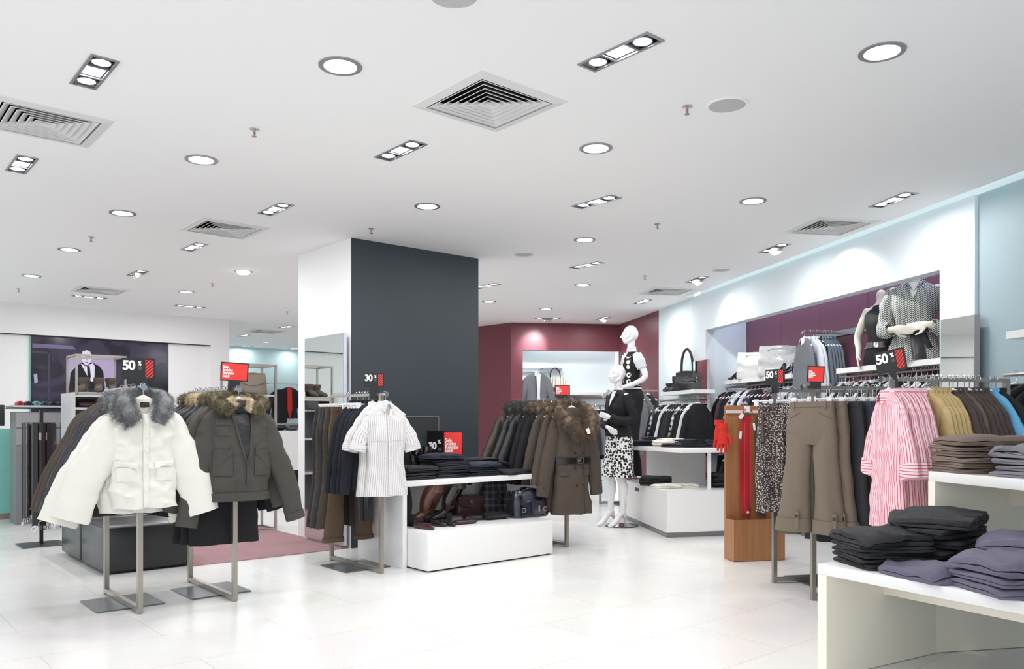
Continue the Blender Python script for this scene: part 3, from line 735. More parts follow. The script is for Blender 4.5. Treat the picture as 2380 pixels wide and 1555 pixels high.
def bag_fold(mb, w, d, layers=3, t=.011, seed=0, taper=.0, sag=.0):
    "folded cloth: a serpentine sheet, fold edges at front and back, built along x"
    rr = random.Random(seed); pts = []; ms_ = 2.4 if t >= .026 else 1.0
    z = t/2; sgn = 1
    for l in range(layers):
        y0, y1 = (-d/2, d/2) if sgn > 0 else (d/2, -d/2)
        dd = rr.uniform(-.008, .008)
        for u in (0, .25, .5, .75, 1): pts.append((y0+(y1-y0)*u+(dd if u in (0, 1) else 0), z))
        if l < layers-1:
            for a_ in (-.6, 0, .6): pts.append((y1+sgn*t*.62*cos(a_), z+t*.62+t*.62*sin(a_)))
            z += t*1.24
        sgn = -sgn
    # offset outline
    n_ = len(pts); left, right = [], []
    for i, p in enumerate(pts):
        a = pts[max(i-1, 0)]; b = pts[min(i+1, n_-1)]; dx, dz = b[0]-a[0], b[1]-a[1]; l = math.hypot(dx, dz) or 1
        nx, nz_ = -dz/l*t*.52, dx/l*t*.52; left.append((p[0]+nx, p[1]+nz_)); right.append((p[0]-nx, p[1]-nz_))
    out = left+right[::-1]; K = 18; rings = []; tw = rr.uniform(-.05, .05)
    for i in range(K+1):
        u = i/K-.5; x = u*w
        ex = 1-.13*abs(2*u)**5
        rg = []
        for (y, zz) in out:
            g_ = min(1, zz/(t*1.5)); zz2 = zz*(1-.20*abs(2*u)**4-.16*abs(2*y/d)**4)+g_*ms_*(.010*nz(x*6, y*6, 1, seed)+.005*nz(x*17, y*15, 2, seed)-(.012*abs(nz(x*9+y*5, y*7, 5, seed)) if ms_ > 1 else 0)); y2 = y*ex+.010*ms_*nz(x*5, zz*14, 3, seed)+x*tw
            rg.append((x+.004*nz(y*8, zz*10, u, seed), y2, max(zz2, .0008)))
        rings.append(rg)
    mb.loft(rings); return mb
def folded(name, label, cat, m, w, d, loc, rz, layers=3, t=.011, seed=0, group=None):
    o = bag_fold(MB(), w, d, layers, t, seed).build(name, m, loc=loc, auto=85); o.rotation_euler = (0, 0, rz); o['h'] = 0; del o['h']
    tag(o, label, cat, group); return o
def fold_h(layers, t): return t*1.24*(layers-1)+t*1.04
# cloth materials
C_WHITEP = mat('white_puffer_cloth', (230, 228, 220), .36, wrinkle=.14, wscale=9)
C_OLIVE = mat('dark_olive_cloth', (66, 63, 58), .72, wrinkle=.45, wscale=14)
C_GREYOL = mat('grey_olive_cloth', (84, 80, 76), .72, wrinkle=.4, wscale=14)
C_NAVY = mat('navy_quilt_cloth', (38, 46, 60), .5, wrinkle=.6, wscale=26)
C_BRNCOAT = mat('brown_coat_cloth', (74, 64, 56), .85, wrinkle=.3, wscale=12)
C_DBROWN = mat('dark_brown_cloth', (62, 52, 48), .8, wrinkle=.4, wscale=14)
C_BLACK = mat('black_cloth', (20, 21, 25), .85, wrinkle=.35, wscale=14)
C_BLACKP = mat('black_puffer_cloth', (36, 38, 40), .42, wrinkle=.6, wscale=18)
C_OLPUFF = mat('olive_puffer_cloth', (60, 54, 46), .42, wrinkle=.6, wscale=18)
C_DNAVY = mat('dark_navy_knit', (24, 26, 36), .9, wrinkle=.3, wscale=14)
C_GREY = mat('grey_cardigan_knit', (112, 116, 122), .9, wrinkle=.3, wscale=14)
C_SLATE = mat('slate_grey_cloth', (104, 116, 122), .85, wrinkle=.3, wscale=14)
C_TAUPE = fmat('taupe_wool', (112, 101, 88), (122, 111, 98), 'stripe', 240, .5, .9, wrinkle=.25, wscale=9)
C_CHARC = mat('charcoal_trouser_wool', (44, 46, 52), .85, wrinkle=.3, wscale=10)
C_BLUEGREY = mat('blue_grey_trouser_wool', (58, 66, 76), .85, wrinkle=.3, wscale=10)
C_OLTROU = fmat('olive_checked_wool', (70, 62, 52), (88, 78, 66), 'check', 22, .06, .9, wrinkle=.2)
C_OLBRN = mat('olive_brown_wool', (88, 72, 54), .9, wrinkle=.3, wscale=10)
C_DENIM = mat('dark_denim', (34, 40, 56), .8, var=.25, vscale=22, wrinkle=.5, wscale=22, bump=.3, bscale=600)
C_DENIMB = mat('blue_black_denim', (30, 33, 42), .8, wrinkle=.5, wscale=22)
C_STRIPW = fmat('white_striped_cotton', (226, 225, 224), (172, 168, 172), 'stripe', 64, .24, .75, wrinkle=.12, wscale=9)
C_STRIPC = fmat('white_striped_cuff', (226, 225, 224), (172, 168, 172), 'stripe', 64, .24, .75, axis=2)
C_PINK = fmat('pink_striped_cotton', (238, 206, 214), (204, 92, 116), 'stripe', 64, .30, .75, wrinkle=.2, wscale=12)
C_PINKC = fmat('pink_striped_cuff', (240, 212, 220), (204, 92, 116), 'stripe', 60, .30, .75, axis=2, wrinkle=.2, wscale=12)
C_TAN = mat('tan_cotton', (192, 168, 118), .8, wrinkle=.5, wscale=14)
C_BRNSH = mat('brown_cotton', (72, 60, 56), .8, wrinkle=.5, wscale=14)
C_BRNSH2 = mat('taupe_brown_cotton', (92, 82, 74), .8, wrinkle=.5, wscale=14)
C_BLUE = mat('bright_blue_cotton', (104, 172, 214), .8, wrinkle=.4, wscale=14)
C_WSHIRT = mat('white_cotton', (222, 226, 234), .75, wrinkle=.4, wscale=12)
C_WCREAM = mat('cream_cotton', (236, 232, 220), .8, wrinkle=.4, wscale=14)
C_PRINT = fmat('brown_dotted_print', (56, 46, 46), (214, 206, 196), 'dots', 92, .38, .8, wrinkle=.2)
C_SKIRTBW = fmat('black_white_leaf_print', (240, 240, 238), (16, 16, 18), 'dots', 34, .50, .75)
C_VESTBW = fmat('black_vest_big_ring_print', (18, 18, 20), (236, 236, 234), 'rings', 13, .50, .8)
C_HERR = fmat('black_white_herringbone_print', (22, 24, 24), (206, 212, 206), 'herring', 62, .48, .7, wrinkle=.3)
C_PLUM = mat('plum_cloth', (92, 60, 76), .8, wrinkle=.4)
C_PLAIDV = fmat('grey_violet_floral', (52, 48, 62), (176, 168, 184), 'marble', 14, .55, .8)
C_CHECK = fmat('black_white_check', (24, 24, 28), (228, 230, 234), 'check', 14, .5, .8)
C_GREYTR = mat('slate_violet_cotton', (102, 98, 118), .75, wrinkle=.5, wscale=18)
C_BRNFOLD = mat('brown_folded_cotton', (120, 105, 95), .8, wrinkle=.5, wscale=18)
C_GRYFOLD = mat('grey_folded_cotton', (122, 120, 126), .8, wrinkle=.5, wscale=18)
C_BLKFOLD = mat('black_folded_cotton', (34, 35, 40), .75, wrinkle=.5, wscale=18)
C_RED = mat('red_leather', (176, 34, 40), .45, wrinkle=.2, wscale=20)
C_REDK = mat('red_knit', (204, 44, 34), .9, bump=.5, bscale=150)
F_GREY = mat('grey_fur', (122, 124, 126), .8, var=.55, vscale=40)
F_BROWN = mat('brown_fur', (116, 98, 82), .8, var=.6, vscale=38)
F_GREEN = mat('green_brown_fur', (110, 102, 80), .8, var=.5, vscale=38)
F_CREAM = mat('cream_fur', (206, 188, 158), .85, var=.3, vscale=40)
F_DARK = mat('dark_grey_fur', (74, 74, 70), .8, var=.5, vscale=38)
M_TAGW = mat('tag_white', 240, .5); M_ZIP = mat('zip_metal', (90, 90, 94), .35, .9); M_BTN = mat('dark_button', (40, 34, 32), .3)
# ---------------------------------------------------------------- racks
def rack(front, d, L=.80, H=1.41, label='', rz=None, plate=True, sw=.030, knob=True):
    "U shaped steel rack: two posts, base bar, top rail; front post at `front`, running along unit vector d"
    rz = math.atan2(d.y, d.x)-pi/2
    t = thing('clothes_rack', label, 'clothes rack', (front.x, front.y, 0), rz)
    mb = MB(); mb.box(-sw/2, sw/2, -sw/2, sw/2, .002, H-.015); mb.build('post', M_STEEL, t, smooth=False)
    mb = MB(); mb.box(-sw/2, sw/2, L-sw/2, L+sw/2, .002, H-.015); mb.build('post', M_STEEL, t, smooth=False)
    mb = MB(); mb.box(-sw/2, sw/2, sw/2, L-sw/2, .010, .010+sw); mb.build('base_bar', M_STEEL, t, smooth=False)
    mb = MB(); mb.box(-.008, .008, -.06, L+.02, H-.022, H); mb.build('rail', M_STEEL, t, smooth=False)
    if plate: mb = MB(); mb.box(-.205, .205, L/2-.21, L/2+.21, .0, .0095); mb.build('base_plate', M_PLATE, t, smooth=False)
    if knob:
        mb = MB(); mb.tube([(0, -.06, H-.011), (0, -.075, H-.011)], .013, 16); mb.tube([(0, -.075, H-.011), (0, -.083, H-.011)], .020, 24); mb.build('knob', M_CHROME, t)
    return t
M_RED = mat('sign_red', (238, 52, 44), .4, emit=0.0); M_SBLK = mat('sign_black', (16, 16, 18), .35); M_SWHT = mat('sign_white', 245, .5)
def sign(kind, loc, rz, w, h, label, stem=.12, pct='50', stemw=.05, tilt=0.0, stem_x=0.0, cat='sale sign'):
    t = thing('sale_sign', label, cat, loc, rz); t.rotation_euler = (0, tilt, rz)
    if stem:
        mb = MB(); mb.box(stem_x-stemw/2, stem_x+stemw/2, -.004, .004, 0, stem); mb.build('stem', M_SBLK, t, smooth=False)
    mb = MB(); mb.box(-w/2, w/2, -.006, .006, stem, stem+h); p = mb.build('panel', M_SBLK, t, smooth=False, bevel=0)
    z = stem+h/2
    if kind == 'pct':
        text_mesh('lettering', pct, h*.60, M_SWHT, p, (-w*.47, -.0075, z+h*.14), heavy=h*.022, sx=.95)
        text_mesh('percent_mark', '%', h*.28, M_SWHT, p, (-w*.47+h*.66, -.0075, z+h*.24), heavy=h*.010, sx=.8)
        mb = MB()
        for k in range(4): mb.box(-w*.46+h*.66, -w*.46+h*.66+h*.15, -.0072, -.006, z+h*(.06-.04*k), z+h*(.075-.04*k))
        mb.build('small_print', mat('sign_grey', 120, .5), p, smooth=False)
        x0, x1 = w*.21, w*.455; mb = MB(); mb.box(x0, x1, -.0072, -.006, z-h*.40, z+h*.42); st = mb.build('red_field', M_RED, p, smooth=False)
        mb = MB(); hh = h*.82; zz = z-h*.40; k = -hh
        # dark diagonal bars clipped to the field
        wd = x1-x0; step = hh/5.0
        for q in range(-3, 6):
            za, zb = zz+q*step, zz+q*step+wd*1.0; th = step*.38
            poly = [(x0, za), (x1, zb), (x1, zb+th), (x0, za+th)]
            def clip(poly, lim, up):
                o = []
                for a, c in zip(poly, poly[1:]+poly[:1]):
                    ia, ic = (a[1] <= lim) if up else (a[1] >= lim), (c[1] <= lim) if up else (c[1] >= lim)
                    if ia: o.append(a)
                    if ia != ic: u = (lim-a[1])/(c[1]-a[1]); o.append((a[0]+(c[0]-a[0])*u, lim))
                return o
            poly = clip(clip(poly, zz, False), zz+hh, True) if poly else []
            if len(poly) >= 3: mb.add([(a, -.0078, c) for a, c in poly], [tuple(range(len(poly)))])
        mb.build('diagonal_bars', M_SBLK, st, smooth=False)
    elif kind == 'sale':
        mb = MB(); mb.box(-w/2+.008, w/2-.008, -.0072, -.006, stem+.008, stem+h-.008); f = mb.build('red_field', M_RED, p, smooth=False)
        tall = h > w*1.3
        text_mesh('lettering', 'Sale\nSoldes\nRebajas\nSaldi', (w*.235 if tall else min(h*.21, w*.15)), M_SWHT, f, (-w*.42, -.0084, z+(h*.10 if tall else h*.0)), heavy=.0006 if not tall else .002, ls=.78 if not tall else .72)
    return t
# ================================================================ racks on the left and in the centre
RK1 = fl(325, 1426); RK2 = fl(545, 1397); RK3 = fl(886, 1333); RK4 = fl(1317, 1271)
H1 = 1.415
rk1 = rack(RK1, AY, .76, H1, 'brushed steel rack holding the white puffer jacket, nearest at the left')
rk2 = rack(RK2, AY, .84, H1, 'brushed steel rack holding the dark open parka, second from the left')
rk3 = rack(RK3, AY, .80, H1, 'brushed steel rack holding the striped blouse in front of the pillar')
rk4 = rack(RK4, AY, .80, 1.40, 'brushed steel rack holding the belted brown coat with a fur collar')
HANG = {}
def hang(proto, base, d, s, z, rz=0.0, label=None, group=None, dx=0.0, hk='shirt', sc_=None, wob=.0, hl=None, hg=None):
    "hang a copy of a garment and its hanger on a rail, s metres from the rack's front post"
    p = Vector((base.x, base.y, 0))+d*s+Vector((d.y, -d.x, 0))*dx; p.z = z
    ang = math.atan2(d.y, d.x)-pi/2+rz+R.uniform(-wob, wob)
    if label is None: g = proto; g.location = p; g.rotation_euler = (0, 0, ang)
    else: g = copy_tree(proto, p, ang, label, group, scale=sc_)
    if hk:
        if hl is None: hl = 'white hanger carrying the '+g['label'].split(',')[0]; hl = ' '.join(hl.split()[:16])
        if hk in HANG: h = copy_tree(HANG[hk], p, ang, hl, hg)
        else: h = hanger(hk, hg, hl); HANG[hk] = h; h.location = p; h.rotation_euler = (0, 0, ang)
        if sc_ is not None: h.scale = sc_
    return g
ZR = H1-.004
# --- white puffer jacket (front of rack 1)
def puffer(label, m=C_WHITEP, fm=F_GREY, furn=5200, seed=1):
    t, b = top_garment('puffer_jacket', label, 'jacket', m, hw=.190, L=.67, waist=.192, hem=.195, dep=.085, sl=.59, out=.185, r0=.105, r1=.108, sflat=.5, neck=.075, n=96, rows=64, fold=.003, seed=seed, sn=36, srows=44, rnd=.004, drop=.075, crink=.022, cs=1.3, sx=(1.15, .85))
    q = b.patch(-.016, .016, -.735, -.17, off=.006, nx=3, nzz=22, th=.006); pl = q.build('placket', m, t)
    for s in (-1, 1):
        q = b.patch(0, 0, 0, 0, off=.007, nx=8, nzz=3, th=.008, f=lambda u, v, s=s: (s*(.050+.120*u), -.465-.03*v-.012*abs(2*u-1)*v+.012*u)); q.build('pocket_flap', m, t)
        q = b.patch(s*.06, s*.158, -.58, -.498, off=.003, nx=5, nzz=4, th=.005); q.build('pocket', m, t)
    q = MB()
    for z in (-.23, -.31, -.39, -.47, -.55, -.63): button(q, b.front(0, z, .016), .006)
    q.build('snap_button', M_TAGW, t)
    q = MB(); fur(q, [(-.05, -.115, -.215), (-.095, -.10, -.165), (-.118, -.06, -.105), (-.105, .01, -.065), (-.05, .055, -.05), (.05, .055, -.05), (.105, .01, -.065), (.115, -.06, -.105), (.095, -.10, -.165), (.062, -.115, -.215)], [.040, .056, .060, .054, .044, .044, .054, .060, .056, .040], furn, .036, seed, w=.0011)
    q.build('fur_collar', fm, t, auto=180)
    q = b.patch(0, 0, 0, 0, off=.004, nx=4, nzz=6, th=.0, f=lambda u, v: ((u-.5)*2*(.050*(1-v)**.7+.002), -.078-.10*v)); q.build('neck_lining', mat('shaded_cream_lining', (206, 198, 184), .8), t)  # patch on the closed neck, its cream darkened to look shaded
    q = b.patch(-.024, .024, -.130, -.10, off=.012, nx=2, nzz=2, th=.002); q.build('neck_label', M_BLACK, t, smooth=False)
    return t
j1 = puffer('white puffer jacket with grey fur collar and flap pockets, hung foremost at the left')
GH = 'hangers on the floor racks'
hang(j1, RK1, AY, -.067, ZR, rz=-.10, hl='white hanger of the white puffer jacket, at the front of its rack')
def plain_coat(name, label, m, fm=None, L=.68, seed=3, hw=.22, furn=1500, puff=0.0, puffn=8, out=.21, sl=.6, n=32, dep=.05, cat='coat', r0=.08, r1=.062, col=None, rows=20):
    t, b = top_garment(name, label, cat, m, hw=hw, L=L, waist=hw*.98, hem=hw*1.06, dep=dep, sl=sl, out=out, r0=r0, r1=r1, sflat=.55, n=n, rows=rows, fold=.006, seed=seed, puff=puff, puffn=puffn, sn=16, srows=20, rnd=.003, drop=.07, collar=col, crink=.010)
    if fm:
        q = MB(); fur(q, [(-.05, -.07, -.15), (-.10, -.05, -.09), (-.085, .01, -.06), (0, .045, -.05), (.085, .01, -.06), (.10, -.05, -.09), (.05, -.07, -.15)], .040, furn, .034, seed, w=.0016)
        q.build('fur_collar', fm, t, auto=180)
    return t
w2 = copy_tree(j1, label='x'); bpy.data.objects.remove  # second white jacket just behind
p = Vector((RK1.x, RK1.y, 0))+AY*.03; p.z = ZR-.035; w2.location = p+AX*(-.03); w2.rotation_euler = (0, .03, A_YAW+.04); w2['label'] = 'cream white puffer jacket mostly hidden behind the front white one'
cb = plain_coat('padded_coat', 'brown grey padded coat right behind the white jackets on the left rack', C_DBROWN, F_GREY, seed=4, puff=.004, cat='coat')
hang(cb, RK1, AY, .13, ZR, hl='hanger of the brown grey coat', hg=None)
cq = plain_coat('quilted_coat', 'navy quilted coat, middle of the coats sweeping out left of the white jackets', C_NAVY, F_GREY, seed=5, puff=.005, puffn=16)
hang(cq, RK1, AY, .22, ZR, hl='hanger of the navy quilted coat')
hang(cb, RK1, AY, .30, ZR, label='dark brown coat behind the navy quilted coat on the left rack')
hang(cq, RK1, AY, .38, ZR, label='second navy quilted coat further back on the left rack')
cb3 = plain_coat('padded_coat', 'deep brown coat, last but one on the rear of the left rack', C_BRNCOAT, None, seed=8, cat='coat')
hang(cb3, RK1, AY, .50, ZR, hk=None); hang(cb3, RK1, AY, .62, ZR, label='deep brown coat hung last at the rear end of the left rack', hk=None)
tb = trouser('trousers', 'dark brown trousers hanging below the white jackets', C_DBROWN, hw=.19, L=.66, legw=.10, hem=.09, seed=2)[0]
tb.location = Vector((RK1.x, RK1.y, ZR-.05))+AY*.20; tb.rotation_euler = (0, 0, A_YAW)
# sign on rack 1
pS = Vector((RK1.x, RK1.y, 0))+AY*.03; pS.z = H1
sign('pct', (pS.x, pS.y, H1-.045), radians(24), .19, .132, 'black 50 percent sign with red stripes above the white puffer jacket', stem=.085, stemw=.07, stem_x=.02)
# --- rack 2 : dark open parka
def parka(label, seed=11):
    m = C_OLIVE
    t, b = top_garment('parka', label, 'jacket', m, hw=.205, L=.66, waist=.212, hem=.198, dep=.075, sl=.68, out=.17, r0=.086, r1=.064, sflat=.6, neck=.075, n=84, rows=56, fold=.004, seed=seed, sn=30, srows=40, rnd=.004, drop=.07, cuff=.05, crink=.014, sx=(.75, 1.1))
    # open front: lining behind a V, drawn as a dark gusset between two front edges
    q = b.patch(0, 0, 0, 0, off=.004, nx=6, nzz=14, th=.001, f=lambda u, v: ((u-.5)*2*(.062*(1-v)**.8+.004)+.03*v, -.13-.33*v)); q.build('lining', C_BLACKP, t)
    q = b.patch(0, 0, 0, 0, off=.008, nx=2, nzz=20, th=.004, f=lambda u, v: (-.068*(1-min(1, v*1.35))**.8-.006+.014*u+.03*min(1, v*1.35), -.13-.50*v)); q.build('zip_edge', C_OLIVE, t)
    q = b.patch(0, 0, 0, 0, off=.008, nx=2, nzz=20, th=.004, f=lambda u, v: (.064*(1-min(1, v*1.35))**.8+.014*u+.03*min(1, v*1.35), -.13-.50*v)); q.build('zip_edge', C_OLIVE, t)
    q = MB(); q.box(.026, .034, -.112, -.106, -.5, -.44); q.build('zip_pull', M_ZIP, t, smooth=False)
    q = b.patch(-.165, -.075, -.20, -.245, off=.008, nx=6, nzz=3, th=.006); q.build('pocket_flap', m, t)
    q = b.patch(-.160, -.080, -.21, -.31, off=.003, nx=6, nzz=3, th=.005); q.build('pocket', m, t)
    for s in (-1, 1):
        q = b.patch(0, 0, 0, 0, off=.008, nx=6, nzz=4, th=.007, f=lambda u, v, s=s: (s*(.075+.10*u)+.01, -.385-.05*v-.10*u)); q.build('pocket_flap', m, t)
        q = b.patch(0, 0, 0, 0, off=.004, nx=6, nzz=5, th=.006, f=lambda u, v, s=s: (s*(.07+.12*u)+.01, -.40-.17*v)); q.build('pocket', m, t)
    q = MB(); rg = []
    for z, o in ((-.736, .006), (-.736, .012), (-.680, .012), (-.680, .004)): rg.append([b.pt(2*pi*k/56, max(z, -.735), o)+Vector((0, 0, min(0, z+.735))) for k in range(56)])
    q.loft(rg, closed=True); q.build('hem_band', m, t)
    q = MB(); fur(q, [(-.065, -.10, -.15), (-.12, -.075, -.115), (-.15, -.02, -.085), (-.10, .035, -.06), (0, .06, -.05)], [.028, .042, .042, .04, .036], 2200, .036, 21, w=.0013); q.build('fur_collar', F_GREEN, t, auto=180)
    q = MB(); fur(q, [(0, .06, -.05), (.10, .035, -.06), (.15, -.02, -.085), (.12, -.075, -.115), (.07, -.10, -.16)], [.036, .04, .042, .04, .026], 2200, .036, 22, w=.0013); q.build('fur_collar', F_GREEN, t, auto=180)
    q = MB(); fur(q, [(-.05, -.075, -.12), (-.075, -.03, -.085), (0, .03, -.07), (.075, -.03, -.085), (.055, -.085, -.15)], .026, 1600, .03, 23, w=.0013); q.build('fur_lining', F_CREAM, t, auto=180)
    q = MB(); q.tube([(-.03, -.03, -.10), (0, -.045, -.115), (.03, -.03, -.10)], .003, 6); q.box(-.028, .028, -.06, -.055, -.16, -.125); q.build('neck_label', M_BLACK, t)
    return t
pk = parka('dark olive parka with open zip and fur trimmed collar, foremost on the second rack')
hang(pk, RK2, AY, -.067, ZR-.0, rz=-.06, hl='white hanger of the open olive parka')
pc = plain_coat('parka', 'grey olive parka directly behind the open parka', C_GREYOL, F_GREEN, L=.60, seed=12, cat='jacket', furn=2400, out=.15)
hang(pc, RK2, AY, .06, ZR, dx=-.02, hl='hanger of the grey olive parka')
hang(pc, RK2, AY, .14, ZR, dx=-.02, label='second grey olive parka on the second rack')
pn = plain_coat('parka', 'navy parka with greenish fur collar, middle of the second rack', C_NAVY, F_GREEN, L=.60, seed=13, cat='jacket', furn=2000, out=.14)
hang(pn, RK2, AY, .26, ZR, dx=-.02); 
pcr = plain_coat('parka', 'dark parka with cream fur collar on the second rack', C_BLACKP, F_CREAM, L=.60, seed=14, cat='jacket', furn=1800, out=.12)
hang(pcr, RK2, AY, .34, ZR, dx=-.04, hk='shirt', hl='hanger of the dark parka')
hang(pcr, RK2, AY, .42, ZR, dx=-.04, label='dark parka with cream fur collar, further back on the second rack')
pg = plain_coat('parka', 'dark olive parka with brown green fur, rear of the second rack', C_OLIVE, F_GREEN, L=.60, seed=15, cat='jacket', furn=1800, out=.10)
hang(pg, RK2, AY, .50, ZR, dx=-.05); hang(pg, RK2, AY, .58, ZR, dx=-.05, label='dark olive parka, last on the second rack')
# dark trousers hanging low under the parkas
tl_ = plain_coat('long_coat', 'black long jacket hanging lowest behind the parkas', C_BLACK, None, L=.93, seed=16, out=.14, cat='jacket')
for k, s in enumerate((.10, .20, .30)):
    if k == 0: hang(tl_, RK2, AY, s, ZR-.03, hk=None, dx=-.03)
    else: hang(tl_, RK2, AY, s, ZR-.03, hk=None, dx=-.03-.02*k, label=['', 'black long jacket hanging low at the middle of the second rack', 'black long jacket hanging low at the rear of the second rack'][k])
# empty hangers behind on rack 2
for k in range(10):
    h = copy_tree(HANG['shirt'], Vector((RK2.x, RK2.y, ZR))+AY*(.30+.05*k), A_YAW+.1, 'bare hanger hooked along the rear half of the second rack', 'hooks along the second rack')
pS = Vector((RK2.x, RK2.y, 0))+AY*.02
sign('sale', (pS.x, pS.y, H1-.05), radians(18), .175, .125, 'red multilingual sale sign above the open olive parka', stem=.095, stemw=.075, tilt=.05)
# --- rack 3 : striped blouse, knitwear, trousers
def blouse(label):
    t, b = top_garment('blouse', label, 'blouse', C_STRIPW, hw=.168, L=.72, waist=.148, hem=.182, dep=.075, sl=.25, out=.065, r0=.056, r1=.064, sflat=.5, neck=.058, n=84, rows=44, fold=.0035, seed=31, sn=28, srows=18, rnd=.002, kx=24, drop=.06, cuff=.055, crink=.007, mcol=C_STRIPC, collar='shirt')
    q = b.patch(-.013, .013, -.785, -.17, off=.004, nx=2, nzz=20, th=.002); pl = q.build('placket', C_STRIPW, t)
    for k in range(6):
        q = MB(); button(q, b.front(0, -.20-.10*k, .010), .0045); q.build('button', M_TAGW, t)
    q = b.patch(-.135, .135, -.368, -.362, off=.002, nx=14, nzz=1, th=.002); q.build('bust_seam', C_STRIPW, t)
    q = b.patch(0, 0, 0, 0, off=.003, nx=6, nzz=6, th=.0, f=lambda u, v: ((u-.5)*2*.032*(1-v)+.0, -.085-.07*v)); q.build('neck_shade_patch', mat('neck_shade_grey', (190, 190, 192), .9), t)  # grey patch stands in for the shade inside the open neck
    tagcard(t, Vector((.005, -.10, -.125)), M_TAGW, .022, .05, .15)
    return t
bl = blouse('white blouse with fine grey stripes and rolled short sleeves, foremost on the third rack')
hang(bl, RK3, AY, -.067, ZR, rz=-.14, hl='white hanger of the striped blouse')
bl2 = copy_tree(bl, Vector((RK3.x, RK3.y, ZR-.004))+AY*.035-AX*.02, A_YAW-.04, 'white striped blouse tucked behind the front striped blouse')
kn, _ = top_garment('sweater', 'dark navy sweater behind the striped blouses', 'sweater', C_DNAVY, hw=.18, L=.68, waist=.175, hem=.19, dep=.045, sl=.60, out=.07, r0=.066, r1=.04, fold=.007, seed=33, collar='band')
hang(kn, RK3, AY, .13, ZR, hl='hanger of the dark navy sweater')
SL = ['black sweater, second behind the striped blouses', 'black sweater, third of the row by the pillar mirror', 'black sweater, fourth of the row by the pillar mirror']
for k in range(3): hang(kn, RK3, AY, .19+.06*k, ZR, label=SL[k], dx=-.015*k, hk=None)
tr1, _ = trouser('trousers', 'olive brown trousers hanging below the black sweaters by the pillar mirror', C_OLBRN, hw=.165, L=1.10, legw=.076, hem=.092, seed=34, cuff=.03)
hang(tr1, RK3, AY, .50, ZR, hk='clip', hl='clip hanger of the olive brown trousers')
tr2, _ = trouser('trousers', 'olive checked trousers near the rear of the third rack', C_OLTROU, hw=.18, L=1.00, legw=.09, hem=.12, seed=35)
hang(tr2, RK3, AY, .57, ZR, hk='clip', hl='clip hanger of the olive checked trousers')
tr3, _ = trouser('trousers', 'charcoal trousers near the rear of the third rack', C_CHARC, hw=.18, L=1.0, legw=.09, hem=.12, seed=36)
hang(tr3, RK3, AY, .63, ZR, hk='clip', hl='clip hanger of the charcoal trousers')
hang(tr2, RK3, AY, .69, ZR, label='olive checked trousers, last but one on the third rack', hk='clip', hl='clip hanger of the last but one trousers on the third rack')
hang(tr3, RK3, AY, .75, ZR, label='charcoal trousers, last on the third rack beside the pillar mirror', hk='clip', hl='clip hanger of the last trousers on the third rack')
for k in range(6): copy_tree(HANG['clip'], Vector((RK3.x, RK3.y, ZR))+AY*(.14+.045*k), A_YAW, 'hanger hook in the middle of the third rack', 'hooks along the third rack')
sc_b, _ = skirt_garment('satin_sash', 'black satin skirt hanging behind the striped blouse', mat('black_satin', (36, 36, 42), .3), hw=.06, L=.92, hem=.07, seed=37, n=20)
sc_b.location = Vector((RK3.x, RK3.y, ZR))+AY*.30+AX*.03; sc_b.rotation_euler = (0, 0, A_YAW)
pS = Vector((RK3.x, RK3.y, 0))+AY*.05
sign('pct', (pS.x-.03, pS.y, H1-.05), radians(12), .155, .112, 'black 30 percent sign with red stripes above the striped blouse', stem=.095, stemw=.075, stem_x=.0, pct='30')
